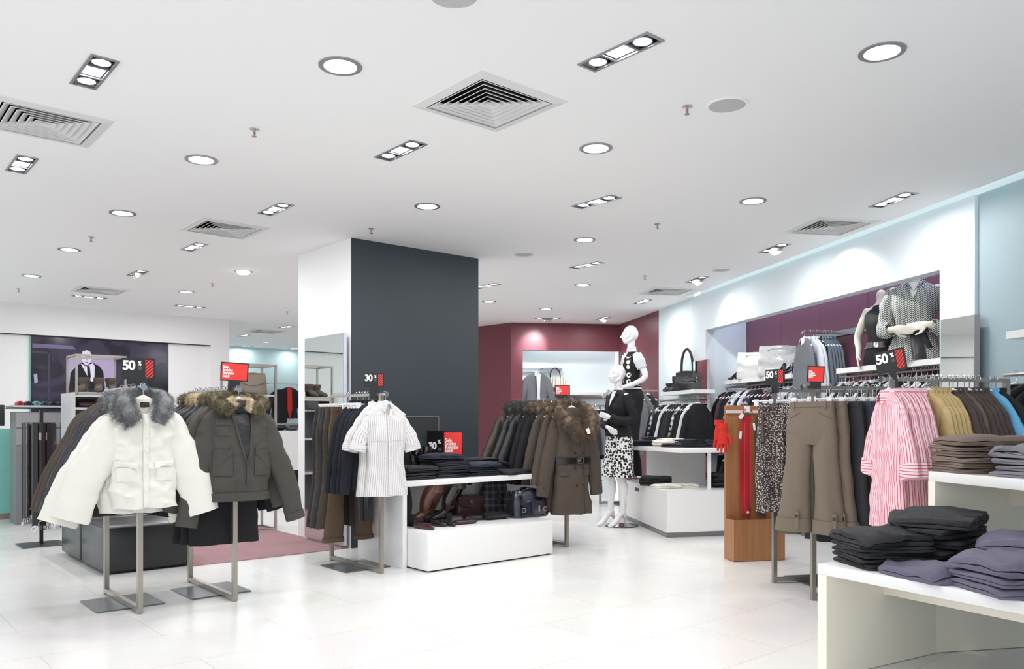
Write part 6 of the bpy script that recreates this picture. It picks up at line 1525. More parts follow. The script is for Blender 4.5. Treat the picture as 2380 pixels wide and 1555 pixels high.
h = stk(P7, BX, BY, B_YAW, .22, -.14, H7, [(['brown trousers with button at the bottom of the brown stack', 'brown trousers second from below in the brown stack', 'brown trousers third from below in the brown stack', 'brown trousers fourth from below in the brown stack', 'brown trousers fifth from below in the brown stack', 'brown trousers topmost of the brown stack at the right edge'][k], C_BRNFOLD, 2, .013 if k < 5 else .022, 1+.03*(k % 2), 1, .05*(-1)**k) for k in range(6)], .40, .30, -.15, 501, 'folded_trousers', 'trousers')
h = stk(P7, BX, BY, B_YAW, .26, -.52, H7, [(['grey trousers at the bottom of the grey stack', 'grey trousers second in the grey stack', 'grey trousers third in the grey stack', 'grey trousers topmost of the grey stack at the right edge'][k], C_GRYFOLD, 2, .014 if k < 3 else .034, 1, 1, .04*(-1)**k) for k in range(4)], .42, .32, .05, 521, 'folded_trousers', 'trousers')
# ================================================================ right wall shelves, rails, clothes
SH = lambda px, off: on_line(px, W5+BX*off, BY)
def wall_shelf(label, pA, pB, z, depth, th=.05, off=.15):
    t = thing('wall_shelf', label, 'shelf', Vector((pB.x, pB.y, z)), B_YAW)
    L = (pA-pB).length
    mb = MB(); mb.box(0, depth, 0, L, -th, 0); mb.build('board', M_TABLE, t, smooth=False)
    return t, L
def wall_rail(label, pA, pB, z, depth):
    t = thing('wall_rail', label, 'clothes rail', Vector((pB.x, pB.y, z)), B_YAW); L = (pA-pB).length
    mb = MB(); mb.tube([(0, 0, 0), (0, L, 0)], .0125, 12); mb.build('bar', M_STEEL, t)
    for y in (.03, L*.5, L-.03): mb = MB(); mb.box(0, depth, y-.006, y+.006, -.006, .006); mb.build('bracket', M_STEEL, t, smooth=False)
    return t
SZ = 1.722
sA, sB = SH(1679, .15), SH(1838, .15); wall_shelf('white wall shelf with the silver white handbags and black pumps', sA, sB, SZ, .38)
sC, sD = SH(1943.5, .15), SH(2190, .15); wall_shelf('white wall shelf carrying the two mannequin torsos', sC, sD, SZ, .38)
rA, rB = SH(1688, .26), SH(1890, .26); wall_rail('steel rail full of tops under the handbag shelf', rA, rB, 1.64, .27)
rC, rD = SH(1952, .26), SH(2186, .26); wall_rail('steel rail full of clothes under the torso shelf', rC, rD, 1.64, .27)
rng = random.Random(21)
gens = [('top', C_BLACK), ('top', C_PLUM), ('top', C_DNAVY), ('top', C_WSHIRT), ('top', C_PLAIDV), ('top', C_CHECK), ('top', C_GREY), ('skirt', C_BLACK)]
GP = {}
def wg(m, kind='top', L=.66, sl=.5):
    key = (m.name, kind, L)
    if key not in GP:
        if kind == 'top': g, _ = top_garment('hung_blouse', 'x', 'top', m, hw=.175, L=L, sl=sl, drop=.075, out=.05, r0=.054, r1=.048, n=20, rows=12, sn=10, srows=8, seed=len(GP)+100, collar=None, crink=.008)
        else: g, _ = skirt_garment('hung_skirt', 'x', m, hw=.15, L=L, hem=.17, n=24, seed=len(GP)+100)
        GP[key] = [g, False]
    return GP[key]
HW = {}
def wall_row(pA, pB, z, seq, n, grp, desc, rz=0.0, d=None):
    "row of clothes from the far end pA to the near end pB"
    dd = (pB-pA).normalized(); L = (pB-pA).length
    for k in range(n):
        s = .03+(L-.06)*k/(n-1); p = pA+dd*s; p.z = z
        m, kind, Lg, nm = seq[k % len(seq)]; e = wg(m, kind, Lg)
        lb = nm+' '+desc; ang = B_YAW+rz+rng.uniform(-.07, .07)
        if not e[1]: g = e[0]; g.location = p; g.rotation_euler = (0, 0, ang); g['label'] = lb; e[1] = True
        else: g = copy_tree(e[0], p, ang, lb)
        g['group'] = nm+'s '+desc; g['category'] = 'top' if kind == 'top' else 'skirt'
        hk = 'shirt' if kind == 'top' else 'clip'
        copy_tree(HANG[hk], p, ang, 'white hanger on the rail '+grp, 'hangers on the rail '+grp)
sq1 = [(C_BLACK, 'top', .70, 'black top'), (C_PLUM, 'top', .55, 'plum top'), (C_BLACK, 'top', .70, 'black top'), (C_DNAVY, 'top', .66, 'dark navy top'), (C_CHECK, 'top', .60, 'black and white checked top'), (C_WSHIRT, 'top', .62, 'white top'), (C_BLACK, 'top', .62, 'black top'), (C_WSHIRT, 'top', .62, 'white top'), (C_PLAIDV, 'top', .64, 'grey violet floral top'), (C_PLAIDV, 'top', .64, 'grey violet floral top'), (C_BLACK, 'top', .60, 'black top'), (C_DNAVY, 'top', .66, 'dark navy top')]
wall_row(rA, rB, 1.652, sq1, 22, 'under the handbag shelf', 'hanging under the handbag shelf')
sq2 = [(C_BLACK, 'top', .66, 'black top'), (C_WSHIRT, 'top', .62, 'white top'), (C_BLACK, 'top', .66, 'black top'), (C_HERR, 'top', .62, 'black and white printed top'), (C_BLACK, 'skirt', .60, 'black skirt'), (C_SKIRTBW, 'top', .62, 'dotted black and white top')]
wall_row(rC, rD, 1.652, sq2, 22, 'under the torso shelf', 'hanging under the torso shelf')
# lower second tier behind the racks
rE, rF = SH(1690, .26), SH(1900, .26)
wall_rail('lower steel rail behind the walnut stand', rE, rF, .82, .27)
wall_row(rE, rF, .832, [(C_BLACK, 'skirt', .60, 'black skirt'), (C_DNAVY, 'top', .66, 'dark navy top')], 14, 'behind the walnut stand', 'on the lower rail behind the walnut stand')
# handbags and pumps on the shelf
M_WBAG = mat('pearl_white_leather', (206, 208, 204), .3, coat=.4, wrinkle=.7, wscale=12)
p = SH(1755, .32); satchel('white_handbag', 'pearl white leather handbag, left one on the wall shelf', M_WBAG, Vector((p.x, p.y, SZ+.001)), B_YAW-.55, .46, .33, .15, 2, None, hh=.02, hw=.012, round_top=.0, seed=9, straps=False, sag=.03)
p = SH(1808, .32); satchel('white_handbag', 'pearl white leather handbag with rings, right one on the wall shelf', M_WBAG, Vector((p.x, p.y, SZ+.001)), B_YAW-.55, .48, .36, .15, 2, None, hh=.03, hw=.012, round_top=.05, seed=10, sag=.03)
def high_pump(label, loc, rz):
    t = thing('high_heel_shoe', label, 'shoe', loc, rz); n = 16; rings = []
    for i in range(12):
        u = i/11; y = -.11+.20*u; z0 = .075*max(0, (u-.35)/.65)**1.2; hw = .006+.034*math.sin(pi*min(1, u*1.35+.02)*.5) if u < .6 else .040-.014*(u-.6)/.4; hh = .014+.030*min(1, u*2.2)+(.02*(u-.6)/.4 if u > .6 else 0)
        rings.append([(hw*cos(2*pi*k/n), y, z0+.004+max(-.003, (hh*.5*(1+sin(2*pi*k/n)))-(.030 if (.4 < u < .95 and sin(2*pi*k/n) > .5) else 0))) for k in range(n)])
    mb = MB(); mb.loft(rings); mb.build('upper', M_SHOELEA, t, auto=55)
    mb = MB(); mb.tube([(0, .075, 0), (0, .080, .04), (0, .07, .08)], [.005, .007, .020], 10); mb.build('heel', M_SHOELEA, t); return t
for k, (px, o_, lb) in enumerate(((1706, .20, 'black high heel, leftmost on the handbag shelf'), (1720, .24, 'black high heel, second from the left on the handbag shelf'), (1818, .19, 'black high heel in front of the right white handbag'), (1832, .22, 'black high heel at the right end of the handbag shelf'), (1842, .30, 'black high heel farthest right, beside the grey cardigans'))):
    p = SH(px, o_); p = p if k < 4 else sB+BX*.15+BY*.05; high_pump(lb, Vector((p.x, p.y, SZ+.001)), B_YAW-1.2+.2*k % .5)
# face-out arm with cardigans
cb0, cb1 = SH(1898, .53), SH(2016, .53); ZC = 2.145
t = thing('faceout_rail', 'steel crossbar with projecting arm holding the grey cardigans', 'clothes rail', Vector((cb1.x, cb1.y, ZC)), B_YAW)
Lc = (cb0-cb1).length
mb = MB(); mb.box(-.012, .008, 0, Lc, -.03, .03); mb.build('crossbar', mat('satin_steel', (150, 156, 164), .35, .8), t, smooth=False)
ya = (SH(1950, .53)-cb1).length
mb = MB(); mb.box(-.42, -.01, ya-.01, ya+.01, -.01, .015); mb.tube([(-.42, ya, .0), (-.435, ya, .0)], .018, 14); mb.build('arm', M_STEEL, t, smooth=False)
arm0 = cb1+BY*ya
cdg, _ = top_garment('grey_cardigan', 'grey cardigan over a white collared shirt, foremost on the wall arm', 'cardigan', C_GREY, hw=.17, L=.64, sl=.58, out=.04, r0=.058, r1=.048, n=32, rows=20, seed=111, collar='shirt', mcol=C_WSHIRT, crink=.008)
def armhang(g, s, rz=0.0, label=None):
    p = arm0-BX*s; p.z = ZC+.012; a = B_YAW-pi/2+rz
    o = g if label is None else copy_tree(g, p, a, label)
    o.location = p; o.rotation_euler = (0, 0, a); copy_tree(HANG['shirt'], p, a, 'pale hanger on the wall arm of the cardigans', 'hangers on the wall arm'); return o
armhang(cdg, .41, -.08)
ws, _ = top_garment('white_shirt', 'white shirt second on the wall arm behind the front cardigan', 'shirt', C_WSHIRT, hw=.165, L=.66, sl=.56, out=.04, r0=.064, r1=.05, seed=112, collar='band', crink=.01); armhang(ws, .345, .15); armhang(ws, .305, .12, 'white shirt third on the wall arm')
bv, _ = top_garment('print_blouse', 'black top with white motif on the wall arm', 'top', fmat('black_white_motif', (18, 18, 20), (230, 230, 230), 'marble', 9, .62), hw=.18, L=.66, sl=0, seed=113, collar='band'); armhang(bv, .27, .1)
sc2, _ = top_garment('slate_cardigan', 'slate grey cardigan, first of the row on the wall arm', 'cardigan', C_SLATE, hw=.168, L=.66, sl=.58, out=.04, r0=.056, r1=.048, n=28, rows=18, seed=114, collar='band', crink=.008); armhang(sc2, .235, .1)
for k in range(4): armhang(sc2, .20-.035*k, .1, NTH[k]+' slate grey cardigan of the row on the wall arm')
# mirrors
mA, mB_ = on_line(2187, W5-BX*.10, BY), on_line(2264, W5-BX*.10, BY)
def wmirror(label, a, b, z1, th=.05):
    t = thing('wall_mirror', label, 'mirror', Vector((b.x, b.y, 0)), B_YAW); L = (a-b).length
    mb = MB(); mb.box(.004, th, 0, L, .03, z1); mb.build('backing', mat('mirror_backing_grey', (176, 172, 174), .4), t, smooth=False)
    mb = MB(); mb.box(0, .004, 0, L, .03, z1); mb.build('glass', M_MIRROR, t, smooth=False)
    mb = MB(); mb.box(.0, .004, L, L+.004, .03, z1); mb.build('green_edge', M_GREENGL, t, smooth=False)
    mb = MB(); mb.box(0, th, .02, L-.02, 0, .03); mb.build('foot', M_STEEL, t, smooth=False)
    return t
wmirror('tall mirror standing against the white pier to the right of the herringbone torso', mA, mB_, 1.99)
wmirror('narrow mirror on the white pier behind the white display unit', on_line(1611, W5-BX*.10, BY), on_line(1643, W5-BX*.10, BY), 2.0, .04)
# aqua bay with rail, shelf, bags
bA, bB = on_line(1506, W5-BX*.32, BY), on_line(1634, W5-BX*.25, BY)
s0, s1 = on_line(1533, W5-BX*.30, BY), on_line(1612, W5-BX*.30, BY)
t, L = wall_shelf('white wall shelf with black boots and bag in the pale aqua bay', s0, s1, zat(905, s1.y)-.0, .30); SZ2 = t.location.z
r0_, r1_ = on_line(1536, W5-BX*.22, BY), on_line(1625, W5-BX*.22, BY); wall_rail('steel rail under the bay shelf', r0_, r1_, SZ2-.12, .22)
wall_row(r0_, r1_, SZ2-.108, [(C_BLACK, 'top', .70, 'black top'), (C_CHECK, 'top', .60, 'black and white checked top'), (C_DNAVY, 'top', .66, 'dark navy top'), (C_BLACK, 'top', .70, 'black top'), (C_WSHIRT, 'top', .62, 'white top'), (C_BLACK, 'top', .62, 'black top'), (C_CHARC, 'top', .70, 'charcoal top'), (C_CHARC, 'top', .70, 'charcoal top')], 14, 'in the pale aqua bay', 'hanging in the pale aqua bay', rz=-.1)
t = thing('faceout_rail', 'short steel arm holding charcoal coats at the maroon wall edge', 'clothes rail', on_line(1531, W4, BY), B_YAW); t.location.z = 1.66
mb = MB(); mb.box(-.42, 0, -.008, .008, -.012, .012); mb.build('arm', M_STEEL, t, smooth=False); pp = on_line(1531, W4, BY)
for k in range(3):
    e = wg(C_GREY if k < 2 else C_CHARC, 'top', .60); p = pp-BX*(.38-.10*k); p.z = 1.675
    lb = ['charcoal jacket at the tip of the short steel arm', 'second charcoal jacket on the short steel arm', 'third jacket on the short steel arm'][k]
    g = copy_tree(e[0], p, B_YAW-pi/2+.7, lb) if e[1] else e[0]; g.location = p; g.rotation_euler = (0, 0, B_YAW-pi/2+.7); g['label'] = lb; e[1] = True
    if 'group' in g.keys(): del g['group']
    g['category'] = 'jacket'
    copy_tree(HANG['shirt'], p, B_YAW-pi/2+.7, 'hanger on the short steel arm', 'hangers on the short steel arm')
for px, lb, h in ((1556, 'short black ankle boot, left on the bay shelf', .13), (1571, 'taller black ankle boot, right on the bay shelf', .22)):
    p = on_line(px, W5-BX*.15, BY); boot(lb, M_SHOELEA, Vector((p.x, p.y, SZ2+.002)), B_YAW-.9, h, cat='boot')
p = on_line(1598, W5-BX*.13, BY); satchel('shoulder_bag', 'black studded shoulder bag with raised strap on the bay shelf', M_SHOELEA, Vector((p.x, p.y, SZ2+.002)), B_YAW-.6, .36, .27, .16, 1, .45, hh=.34, hw=.018, round_top=.5, seed=12)
# back niche
q1, q2 = NI0+dB*.05+nB*.40, NI0+dB*.85+nB*.40; ZN = 2.11
t = thing('faceout_rail', 'pale steel bar in the niche of the maroon wall', 'clothes rail', Vector((q1.x, q1.y, ZN)), math.atan2(dB.y, dB.x))
mb = MB(); mb.box(-.05, .72, -.01, .01, -.03, .03); mb.build('bar', mat('satin_steel', 0), t, smooth=False)
mb = MB(); mb.box(.33, .35, -.32, 0, -.005, .012); mb.build('arm', M_STEEL, t, smooth=False)
c2, _ = top_garment('grey_cardigan', 'grey cardigan over a white shirt hanging in the niche of the maroon wall', 'cardigan', C_GREY, hw=.22, L=.74, sl=.60, out=.10, seed=121, collar='shirt', mcol=C_WSHIRT, n=36, rows=20, r0=.072, r1=.055)
q = MB(); q.add([(-.03, -.078, -.10), (.05, -.078, -.10), (.035, -.085, -.45), (.045, -.083, -.8), (-.02, -.083, -.8), (-.01, -.085, -.45)], [(0, 1, 2, 3, 4, 5)]); q.v += [(x, y+.012, z) for x, y, z in q.v]; q.f += [tuple(range(6, 12))[::-1]]+[(k, (k+1) % 6, 6+(k+1) % 6, 6+k) for k in range(6)]; q.build('shirt_front', C_WSHIRT, c2)
p = q1+dB*.42-nB*.30; c2.location = (p.x, p.y, ZN+.01); c2.rotation_euler = (0, 0, math.atan2(dB.y, dB.x)+.05)
copy_tree(HANG['shirt'], Vector((p.x, p.y, ZN+.01)), math.atan2(dB.y, dB.x), 'hanger of the grey cardigan in the niche')
n0, n1 = NI0+dB*.82+nB*.10, W3+nB*.10-dB*.02
yb = math.atan2(dB.y, dB.x)
t = thing('wall_shelf', 'white shelf in the niche carrying the two tone handbag', 'shelf', Vector((n0.x, n0.y, 1.70)), yb)
mb = MB(); mb.box(0, (n1-n0).length, 0, .42, -.05, 0); mb.build('board', M_TABLE, t, smooth=False)
t = thing('wall_rail', 'steel rail with small hangers under the niche shelf', 'clothes rail', Vector((n0.x, n0.y, 1.60)), yb)
mb = MB(); mb.tube([(0, .2, 0), ((n1-n0).length, .2, 0)], .0125, 10); mb.build('bar', M_STEEL, t); mb = MB(); mb.box(.1, .11, .2, .42, -.006, .006); mb.box(.9, .91, .2, .42, -.006, .006); mb.build('bracket', M_STEEL, t, smooth=False)
for k in range(13):
    m, nm = [(C_BLACK, 'black top'), (C_GREY, 'grey top'), (C_WSHIRT, 'white top'), (C_CHARC, 'charcoal top')][k % 4]
    e = wg(m, 'top', .62 if m != C_CHARC else .70); p = n0+dB*(.06+.085*k)+nB*.2; p.z = 1.612; lb = nm+' under the niche shelf'
    if e[1]: g = copy_tree(e[0], p, yb+pi/2-.35, lb)
    else: g = e[0]; g.location = p; g.rotation_euler = (0, 0, yb+pi/2-.35); g['label'] = lb; e[1] = True; g['category'] = 'top'
    g['group'] = nm+'s under the niche shelf'
    copy_tree(HANG['shirt'], p, yb+pi/2-.35, 'white hanger under the niche shelf', 'hangers under the niche shelf')
p = n0+dB*.28+nB*.22
tb_ = satchel('tote_bag', 'striped canvas handbag with black base and handles on the niche shelf', fmat('cream_black_stripe', (222, 220, 210), (40, 40, 42), 'stripe', 22, .14), Vector((p.x, p.y, 1.702)), yb-.15, .42, .27, .16, 2, None, hh=.20, hw=.008, hm=M_SHOELEA, round_top=.3, seed=14)
mb = MB(); mb.box(-.205, .205, -.086, .086, .0, .085); mb.build('base_band', M_SHOELEA, tb_, bevel=.02)
# floor rack before the niche
RKb = pf(1395, 11.6)
rack(RKb, BX, .8, 1.42, 'steel floor rack with black tops in front of the niche, behind the mannequins', plate=True)
for k in range(9):
    m, nm = [(C_BLACK, 'black top'), (C_CHARC, 'charcoal top'), (C_GREY, 'grey top')][k % 3]
    e = wg(m, 'top', {C_BLACK: .70, C_CHARC: .70, C_GREY: .60}[m]); p = RKb-BX*(.30)+BX*(.09*k); p.z = 1.42; lb = nm+' on the floor rack before the niche'
    g = copy_tree(e[0], p, B_YAW-pi/2+.6, lb); g['group'] = nm+'s on the floor rack before the niche'
    copy_tree(HANG['shirt'], p, B_YAW-pi/2+.6, 'hanger on the floor rack before the niche', 'hangers on the floor rack before the niche')
mb = MB(); 
# far right edge : shelf with sign, suit below
e0_, e1_ = on_line(2338, W5-BX*.34, BY), on_line(2338, W5-BX*.34, BY)-BY*1.4
t, L = wall_shelf('white wall shelf cut by the right edge with the red framed sign', e0_, e1_, zat(771, e0_.y), .34); SZ3 = t.location.z
t = thing('framed_sign', 'red sign in a black frame on the shelf at the right edge', 'sign', (e0_-BY*.10+BX*.08)+Vector((0, 0, SZ3+.002)), B_YAW-pi/2+.25); t.rotation_euler = (-.08, 0, B_YAW-pi/2+.25)
mb = MB(); mb.box(-.02, .40, -.012, .0, 0, .36); mb.build('frame', M_SBLK, t, smooth=False); mb = MB(); mb.box(.01, .37, -.014, -.012, .03, .33); mb.build('red_field', M_RED, t, smooth=False)
r0_, r1_ = e0_-BX*.03-BY*.02, e0_-BX*.03-BY*1.2
wall_rail('steel rail below the right edge shelf', r0_, r1_, 1.50, .36)
sj, _ = top_garment('dark_jacket', 'dark jacket hanging at the right edge under the shelf', 'jacket', C_BLACK, hw=.22, L=.75, sl=.6, out=.1, seed=131, collar=None)
for k in range(4):
    p = e0_-BX*.03-BY*(.12+.12*k); p.z = 1.51; lb = ['', 'second dark jacket under the right edge shelf', 'third dark jacket under the right edge shelf', 'fourth dark jacket under the right edge shelf'][k]
    g = sj if k == 0 else copy_tree(sj, p, B_YAW, lb)
    g.location = p; g.rotation_euler = (0, 0, B_YAW); copy_tree(HANG['shirt'], p, B_YAW, 'hanger under the right edge shelf', 'hangers under the right edge shelf')
# ================================================================ mannequins
M_MANN = mat('mannequin_white', (244, 244, 246), .28, coat=.3)
def ell(mb, c, r, n=16, m=12, rot=None):
    rings = []
    for i in range(m+1):
        a = -pi/2+pi*i/m; rr = max(cos(a), .02)
        rg = [Vector((r[0]*rr*cos(2*pi*k/n), r[1]*rr*sin(2*pi*k/n), r[2]*sin(a))) for k in range(n)]
        if rot: rg = [rot @ q for q in rg]
        rings.append([q+Vector(c) for q in rg])
    mb.loft(rings)
def limb(mb, pts, rs, n=14, flat=1.0, sub=4):
    P = [Vector(p) for p in pts]; out, rr = [], []
    for i in range(len(P)-1):
        p0, p1, p2, p3 = P[max(i-1, 0)], P[i], P[i+1], P[min(i+2, len(P)-1)]
        for k in range(sub):
            u = k/sub; out.append(.5*((2*p1)+(p2-p0)*u+(2*p0-5*p1+4*p2-p3)*u*u+(3*p1-p0-3*p2+p3)*u**3)); s_ = u*u*(3-2*u); rr.append(rs[i]*(1-s_)+rs[i+1]*s_)
    out.append(P[-1]); rr.append(rs[-1])
    mb.tube(out, rr, n, flat=flat)
    ell(mb, P[0], (rs[0],)*3, 12, 8); ell(mb, P[-1], (rs[-1],)*3, 12, 8)
def hand(mb, wrist, d, palm, curl=.25, side=1, sc=1.0):
    "palm and five fingers; d = direction of the fingers, palm = palm normal, side = +1 thumb towards d x palm"
    w = Vector(wrist); d = Vector(d).normalized(); p = Vector(palm); p = (p-d*p.dot(d)).normalized(); s = d.cross(p)*side
    M = Matrix((s, d, p)).transposed()
    ell(mb, w+d*.045*sc, (.036*sc, .052*sc, .014*sc), 16, 10, M)
    limb(mb, [w-d*.02, w+d*.02], [.022*sc, .024*sc], 10)
    for k, (o, l) in enumerate(((.027, .066), (.010, .078), (-.008, .074), (-.025, .058))):
        b = w+d*.080*sc+s*o*sc; j1 = b+(d+s*(o*2.2)+p*curl*.4).normalized()*l*.5*sc; j2 = j1+(d+s*(o*2.0)+p*curl*1.5).normalized()*l*.5*sc
        limb(mb, [b-d*.02, b, j1, j2], [.0095*sc, .0092*sc, .0084*sc, .0066*sc], 8, sub=2)
    b = w+d*.028*sc+s*.026*sc; limb(mb, [b, b+(s*.8+d*.7+p*.3)*.030*sc, b+(s*.8+d*1.5+p*.6)*.042*sc], [.013*sc, .0105*sc, .0075*sc], 8, sub=2)
def torso_rings(mb, z0=.86, top=1.56, n=28):
    K = [(.86, .09, .085, .01), (.92, .160, .110, .015), (1.00, .172, .115, .02), (1.08, .146, .098, .01), (1.16, .116, .080, 0), (1.25, .128, .086, 0), (1.34, .146, .098, -.004), (1.42, .155, .088, .0), (1.475, .163, .068, .01), (1.505, .125, .058, .012), (1.53, .066, .050, .012), (1.56, .048, .048, .008)]
    rings = []; z = z0
    while z <= 1.5601:
        for a, b in zip(K, K[1:]):
            if a[0]-1e-6 <= z <= b[0]+1e-6:
                t = (z-a[0])/(b[0]-a[0]); t = t*t*(3-2*t)*.5+t*.5; v = [a[i]+(b[i]-a[i])*t for i in (1, 2, 3)]; break
        rings.append([(v[0]*cos(2*pi*k/n), v[2]+v[1]*sin(2*pi*k/n), z) for k in range(n)]); z += .02
    mb.loft(rings)
    for s in (-1, 1): ell(mb, (s*.064, -.058, 1.350), (.052, .042, .052))
def head(mb, c=(0, -.012, 1.725)):
    c = Vector(c)
    limb(mb, [(0, .010, 1.50), (0, .004, 1.58), (0, .004, 1.66)], [.056, .044, .048], 16)
    ell(mb, c+Vector((0, .012, .012)), (.073, .094, .098), 24, 16)
    ell(mb, c+Vector((0, -.030, -.030)), (.056, .064, .078), 20, 14)
    ell(mb, c+Vector((0, -.056, -.086)), (.030, .030, .022))
    limb(mb, [c+Vector((s*.052, .01, -.045)) if s else c for s in (1,)]+[c+Vector((.030, -.045, -.082))], [.022, .020], 10); limb(mb, [c+Vector((-.052, .01, -.045)), c+Vector((-.030, -.045, -.082))], [.022, .020], 10)
    limb(mb, [c+Vector((0, -.086, .012)), c+Vector((0, -.100, -.012)), c+Vector((0, -.116, -.034))], [.008, .009, .0115], 8)
    ell(mb, c+Vector((0, -.098, -.040)), (.016, .014, .008))
    ell(mb, c+Vector((0, -.090, -.060)), (.022, .010, .006)); ell(mb, c+Vector((0, -.088, -.070)), (.019, .010, .006))
    for s in (-1, 1):
        ell(mb, c+Vector((s*.030, -.076, .022)), (.024, .014, .007)); ell(mb, c+Vector((s*.030, -.074, .000)), (.016, .012, .009)); ell(mb, c+Vector((s*.042, -.058, -.030)), (.020, .022, .018))
        ell(mb, c+Vector((s*.074, .012, -.012)), (.009, .018, .030), rot=Matrix.Rotation(.25, 3, 'X')); ell(mb, c+Vector((s*.070, .004, -.034)), (.008, .010, .012))
def remesh(mb, name, m, parent, vox=.006, it=5):
    o = mb.build('tmp', m, smooth=True)
    r = o.modifiers.new('r', 'REMESH'); r.mode = 'VOXEL'; r.voxel_size = vox; r.use_smooth_shade = True
    s = o.modifiers.new('s', 'SMOOTH'); s.factor = .5; s.iterations = it
    dg = bpy.context.evaluated_depsgraph_get(); me = bpy.data.meshes.new_from_object(o.evaluated_get(dg)); bpy.data.objects.remove(o)
    me.polygons.foreach_set('use_smooth', [True]*len(me.polygons)); me.materials.clear(); me.materials.append(m)
    q = bpy.data.objects.new(name, me); COL.objects.link(q); q.parent = parent; return q
def leg(mb, s, fwd=0.0, sp=0.0):
    f = -fwd
    limb(mb, [(s*.080, .01, .93), (s*(.082+sp*.3), f*.3, .76), (s*(.078+sp*.6), f*.6-.012, .57), (s*(.076+sp*.75), f*.8+.018, .44), (s*(.073+sp*.9), f+.014, .29), (s*(.071+sp), f+.016, .18)], [.090, .077, .053, .054, .036, .031], 16)
    limb(mb, [(s*(.071+sp), f+.022, .16), (s*(.073+sp), f-.03, .125), (s*(.074+sp), f-.09, .055), (s*(.074+sp), f-.135, .026), (s*(.073+sp), f-.175, .018)], [.032, .033, .034, .026, .012], 12)
    limb(mb, [(s*(.071+sp), f+.040, .125), (s*(.071+sp), f+.056, .06), (s*(.071+sp), f+.058, .008)], [.026, .010, .007], 10)
    ell(mb, (s*(.071+sp), f+.038, .120), (.026, .030, .030))
# ---- front mannequin: blazer and patterned skirt, arms folded
MF = pf(1436, 9.22)
t = thing('mannequin', 'white mannequin in black blazer and black and white patterned skirt, arms folded', 'mannequin', MF, radians(-62))
mb = MB(); torso_rings(mb); head(mb); leg(mb, 1, .0); leg(mb, -1, .06)
LA = [(.150, .01, 1.470), (.185, .03, 1.36), (.212, .05, 1.215), (.165, -.08, 1.195), (.075, -.165, 1.235)]
RA = [(-.150, .01, 1.470), (-.188, .02, 1.35), (-.205, .01, 1.21), (-.10, -.13, 1.165), (.045, -.165, 1.120)]
limb(mb, LA, [.038, .041, .037, .032, .024]); limb(mb, RA, [.038, .041, .037, .032, .024])
hand(mb, LA[-1], (-.85, -.35, .25), (.2, 1, 0), .3, 1); hand(mb, RA[-1], (.95, .10, -.42), (.0, .9, .2), .25, -1)
remesh(mb, 'body', M_MANN, t)
bl_ = Body([(1.545, .060, .056, 0, .012), (1.52, .105, .066, 0, .012), (1.48, .178, .078, 0, .010), (1.42, .172, .100), (1.34, .162, .116, 0, -.004), (1.24, .142, .100), (1.17, .134, .096), (1.09, .168, .118, 0, .01), (1.02, .190, .136, 0, .015)], n=48, rows=30, fold=.002, seed=5, rnd=.003, e=2.1, crink=.006)
mb = bl_.mesh(); bz = mb.build('blazer', C_BLACK, t)
mb = bl_.patch(0, 0, 0, 0, off=.005, nx=6, nzz=10, th=.001, f=lambda u, v: ((u-.5)*2*.045*(1-v)+.01*v, 1.535-.19*v)); mb.build('white_shirt', C_WSHIRT, t)
for s in (-1, 1):
    mb = bl_.patch(0, 0, 0, 0, off=.009, nx=3, nzz=12, th=.004, f=lambda u, v, s=s: (s*(.045*(1-v)+.002+u*.040*(1-v*.75)*(1 if v > .12 else v/.12))+.01*v, 1.53-.20*v)); mb.build('lapel', C_BLACK, bz)
for P_ in (LA, RA):
    mb = MB(); q = [Vector(p) for p in P_]; e_ = q[-1].lerp(q[-2], .12); sleeve(mb, [q[0]+Vector((0, 0, .012)), q[1], q[2], q[3], e_], [.056, .062, .056, .050, .046], flat=.95, n=18, rows=26, crease=.003, crink=.007); mb.build('sleeve', C_BLACK, bz)
sk_ = Body([(1.06, .165, .122, 0, .015), (.98, .186, .135, 0, .018), (.85, .190, .140, 0, .01), (.70, .205, .150), (.565, .222, .165)], n=64, rows=28, fold=.010, kx=30, seed=9, rnd=.003, e=2.0)
sk_.mesh().build('patterned_skirt', C_SKIRTBW, t)
mb = MB(); mb.tube([(.02, .04, 0.0), (.02, .04, .012)], .19, 48); mb.build('glass_base', mat('clear_glass', (214, 228, 226), .05, trans=.9), t); mb = MB(); mb.tube([(.02, .08, .012), (.02, .08, .30)], .006, 8); mb.build('support_rod', M_CHROME, t)
# ---- rear mannequin on the white unit
MR = pf(1466, 9.98); MR.z = .476
t = thing('mannequin', 'tall white mannequin in black print vest and black trousers, standing on the white unit', 'mannequin', MR, radians(-74)); t.scale = (1.03,)*3
mb = MB(); torso_rings(mb); head(mb, (0, -.012, 1.725)); leg(mb, 1, .02); leg(mb, -1, -.03)
LA = [(.152, .01, 1.470), (.190, .045, 1.35), (.218, .085, 1.215), (.175, -.03, 1.135), (.115, -.145, 1.095)]
RA = [(-.152, .01, 1.470), (-.185, .02, 1.34), (-.205, .02, 1.20), (-.18, -.09, 1.10), (-.14, -.19, 1.04)]
limb(mb, LA, [.038, .041, .036, .031, .023]); limb(mb, RA, [.038, .041, .036, .031, .023])
hand(mb, LA[-1], (-.35, -.9, -.25), (-.8, .3, -.2), .25, -1); hand(mb, RA[-1], (.2, -.9, -.3), (.8, .3, -.2), .25, 1)
remesh(mb, 'body', M_MANN, t)
v_ = Body([(1.515, .115, .070, 0, .012), (1.49, .140, .078, 0, .010), (1.42, .160, .100), (1.34, .158, .114, 0, -.004), (1.24, .140, .098), (1.16, .130, .092), (1.09, .160, .112, 0, .01)], n=44, rows=24, fold=.001, seed=15, rnd=.001, e=2.0)
v_.mesh().build('vest', C_BLACK, t)
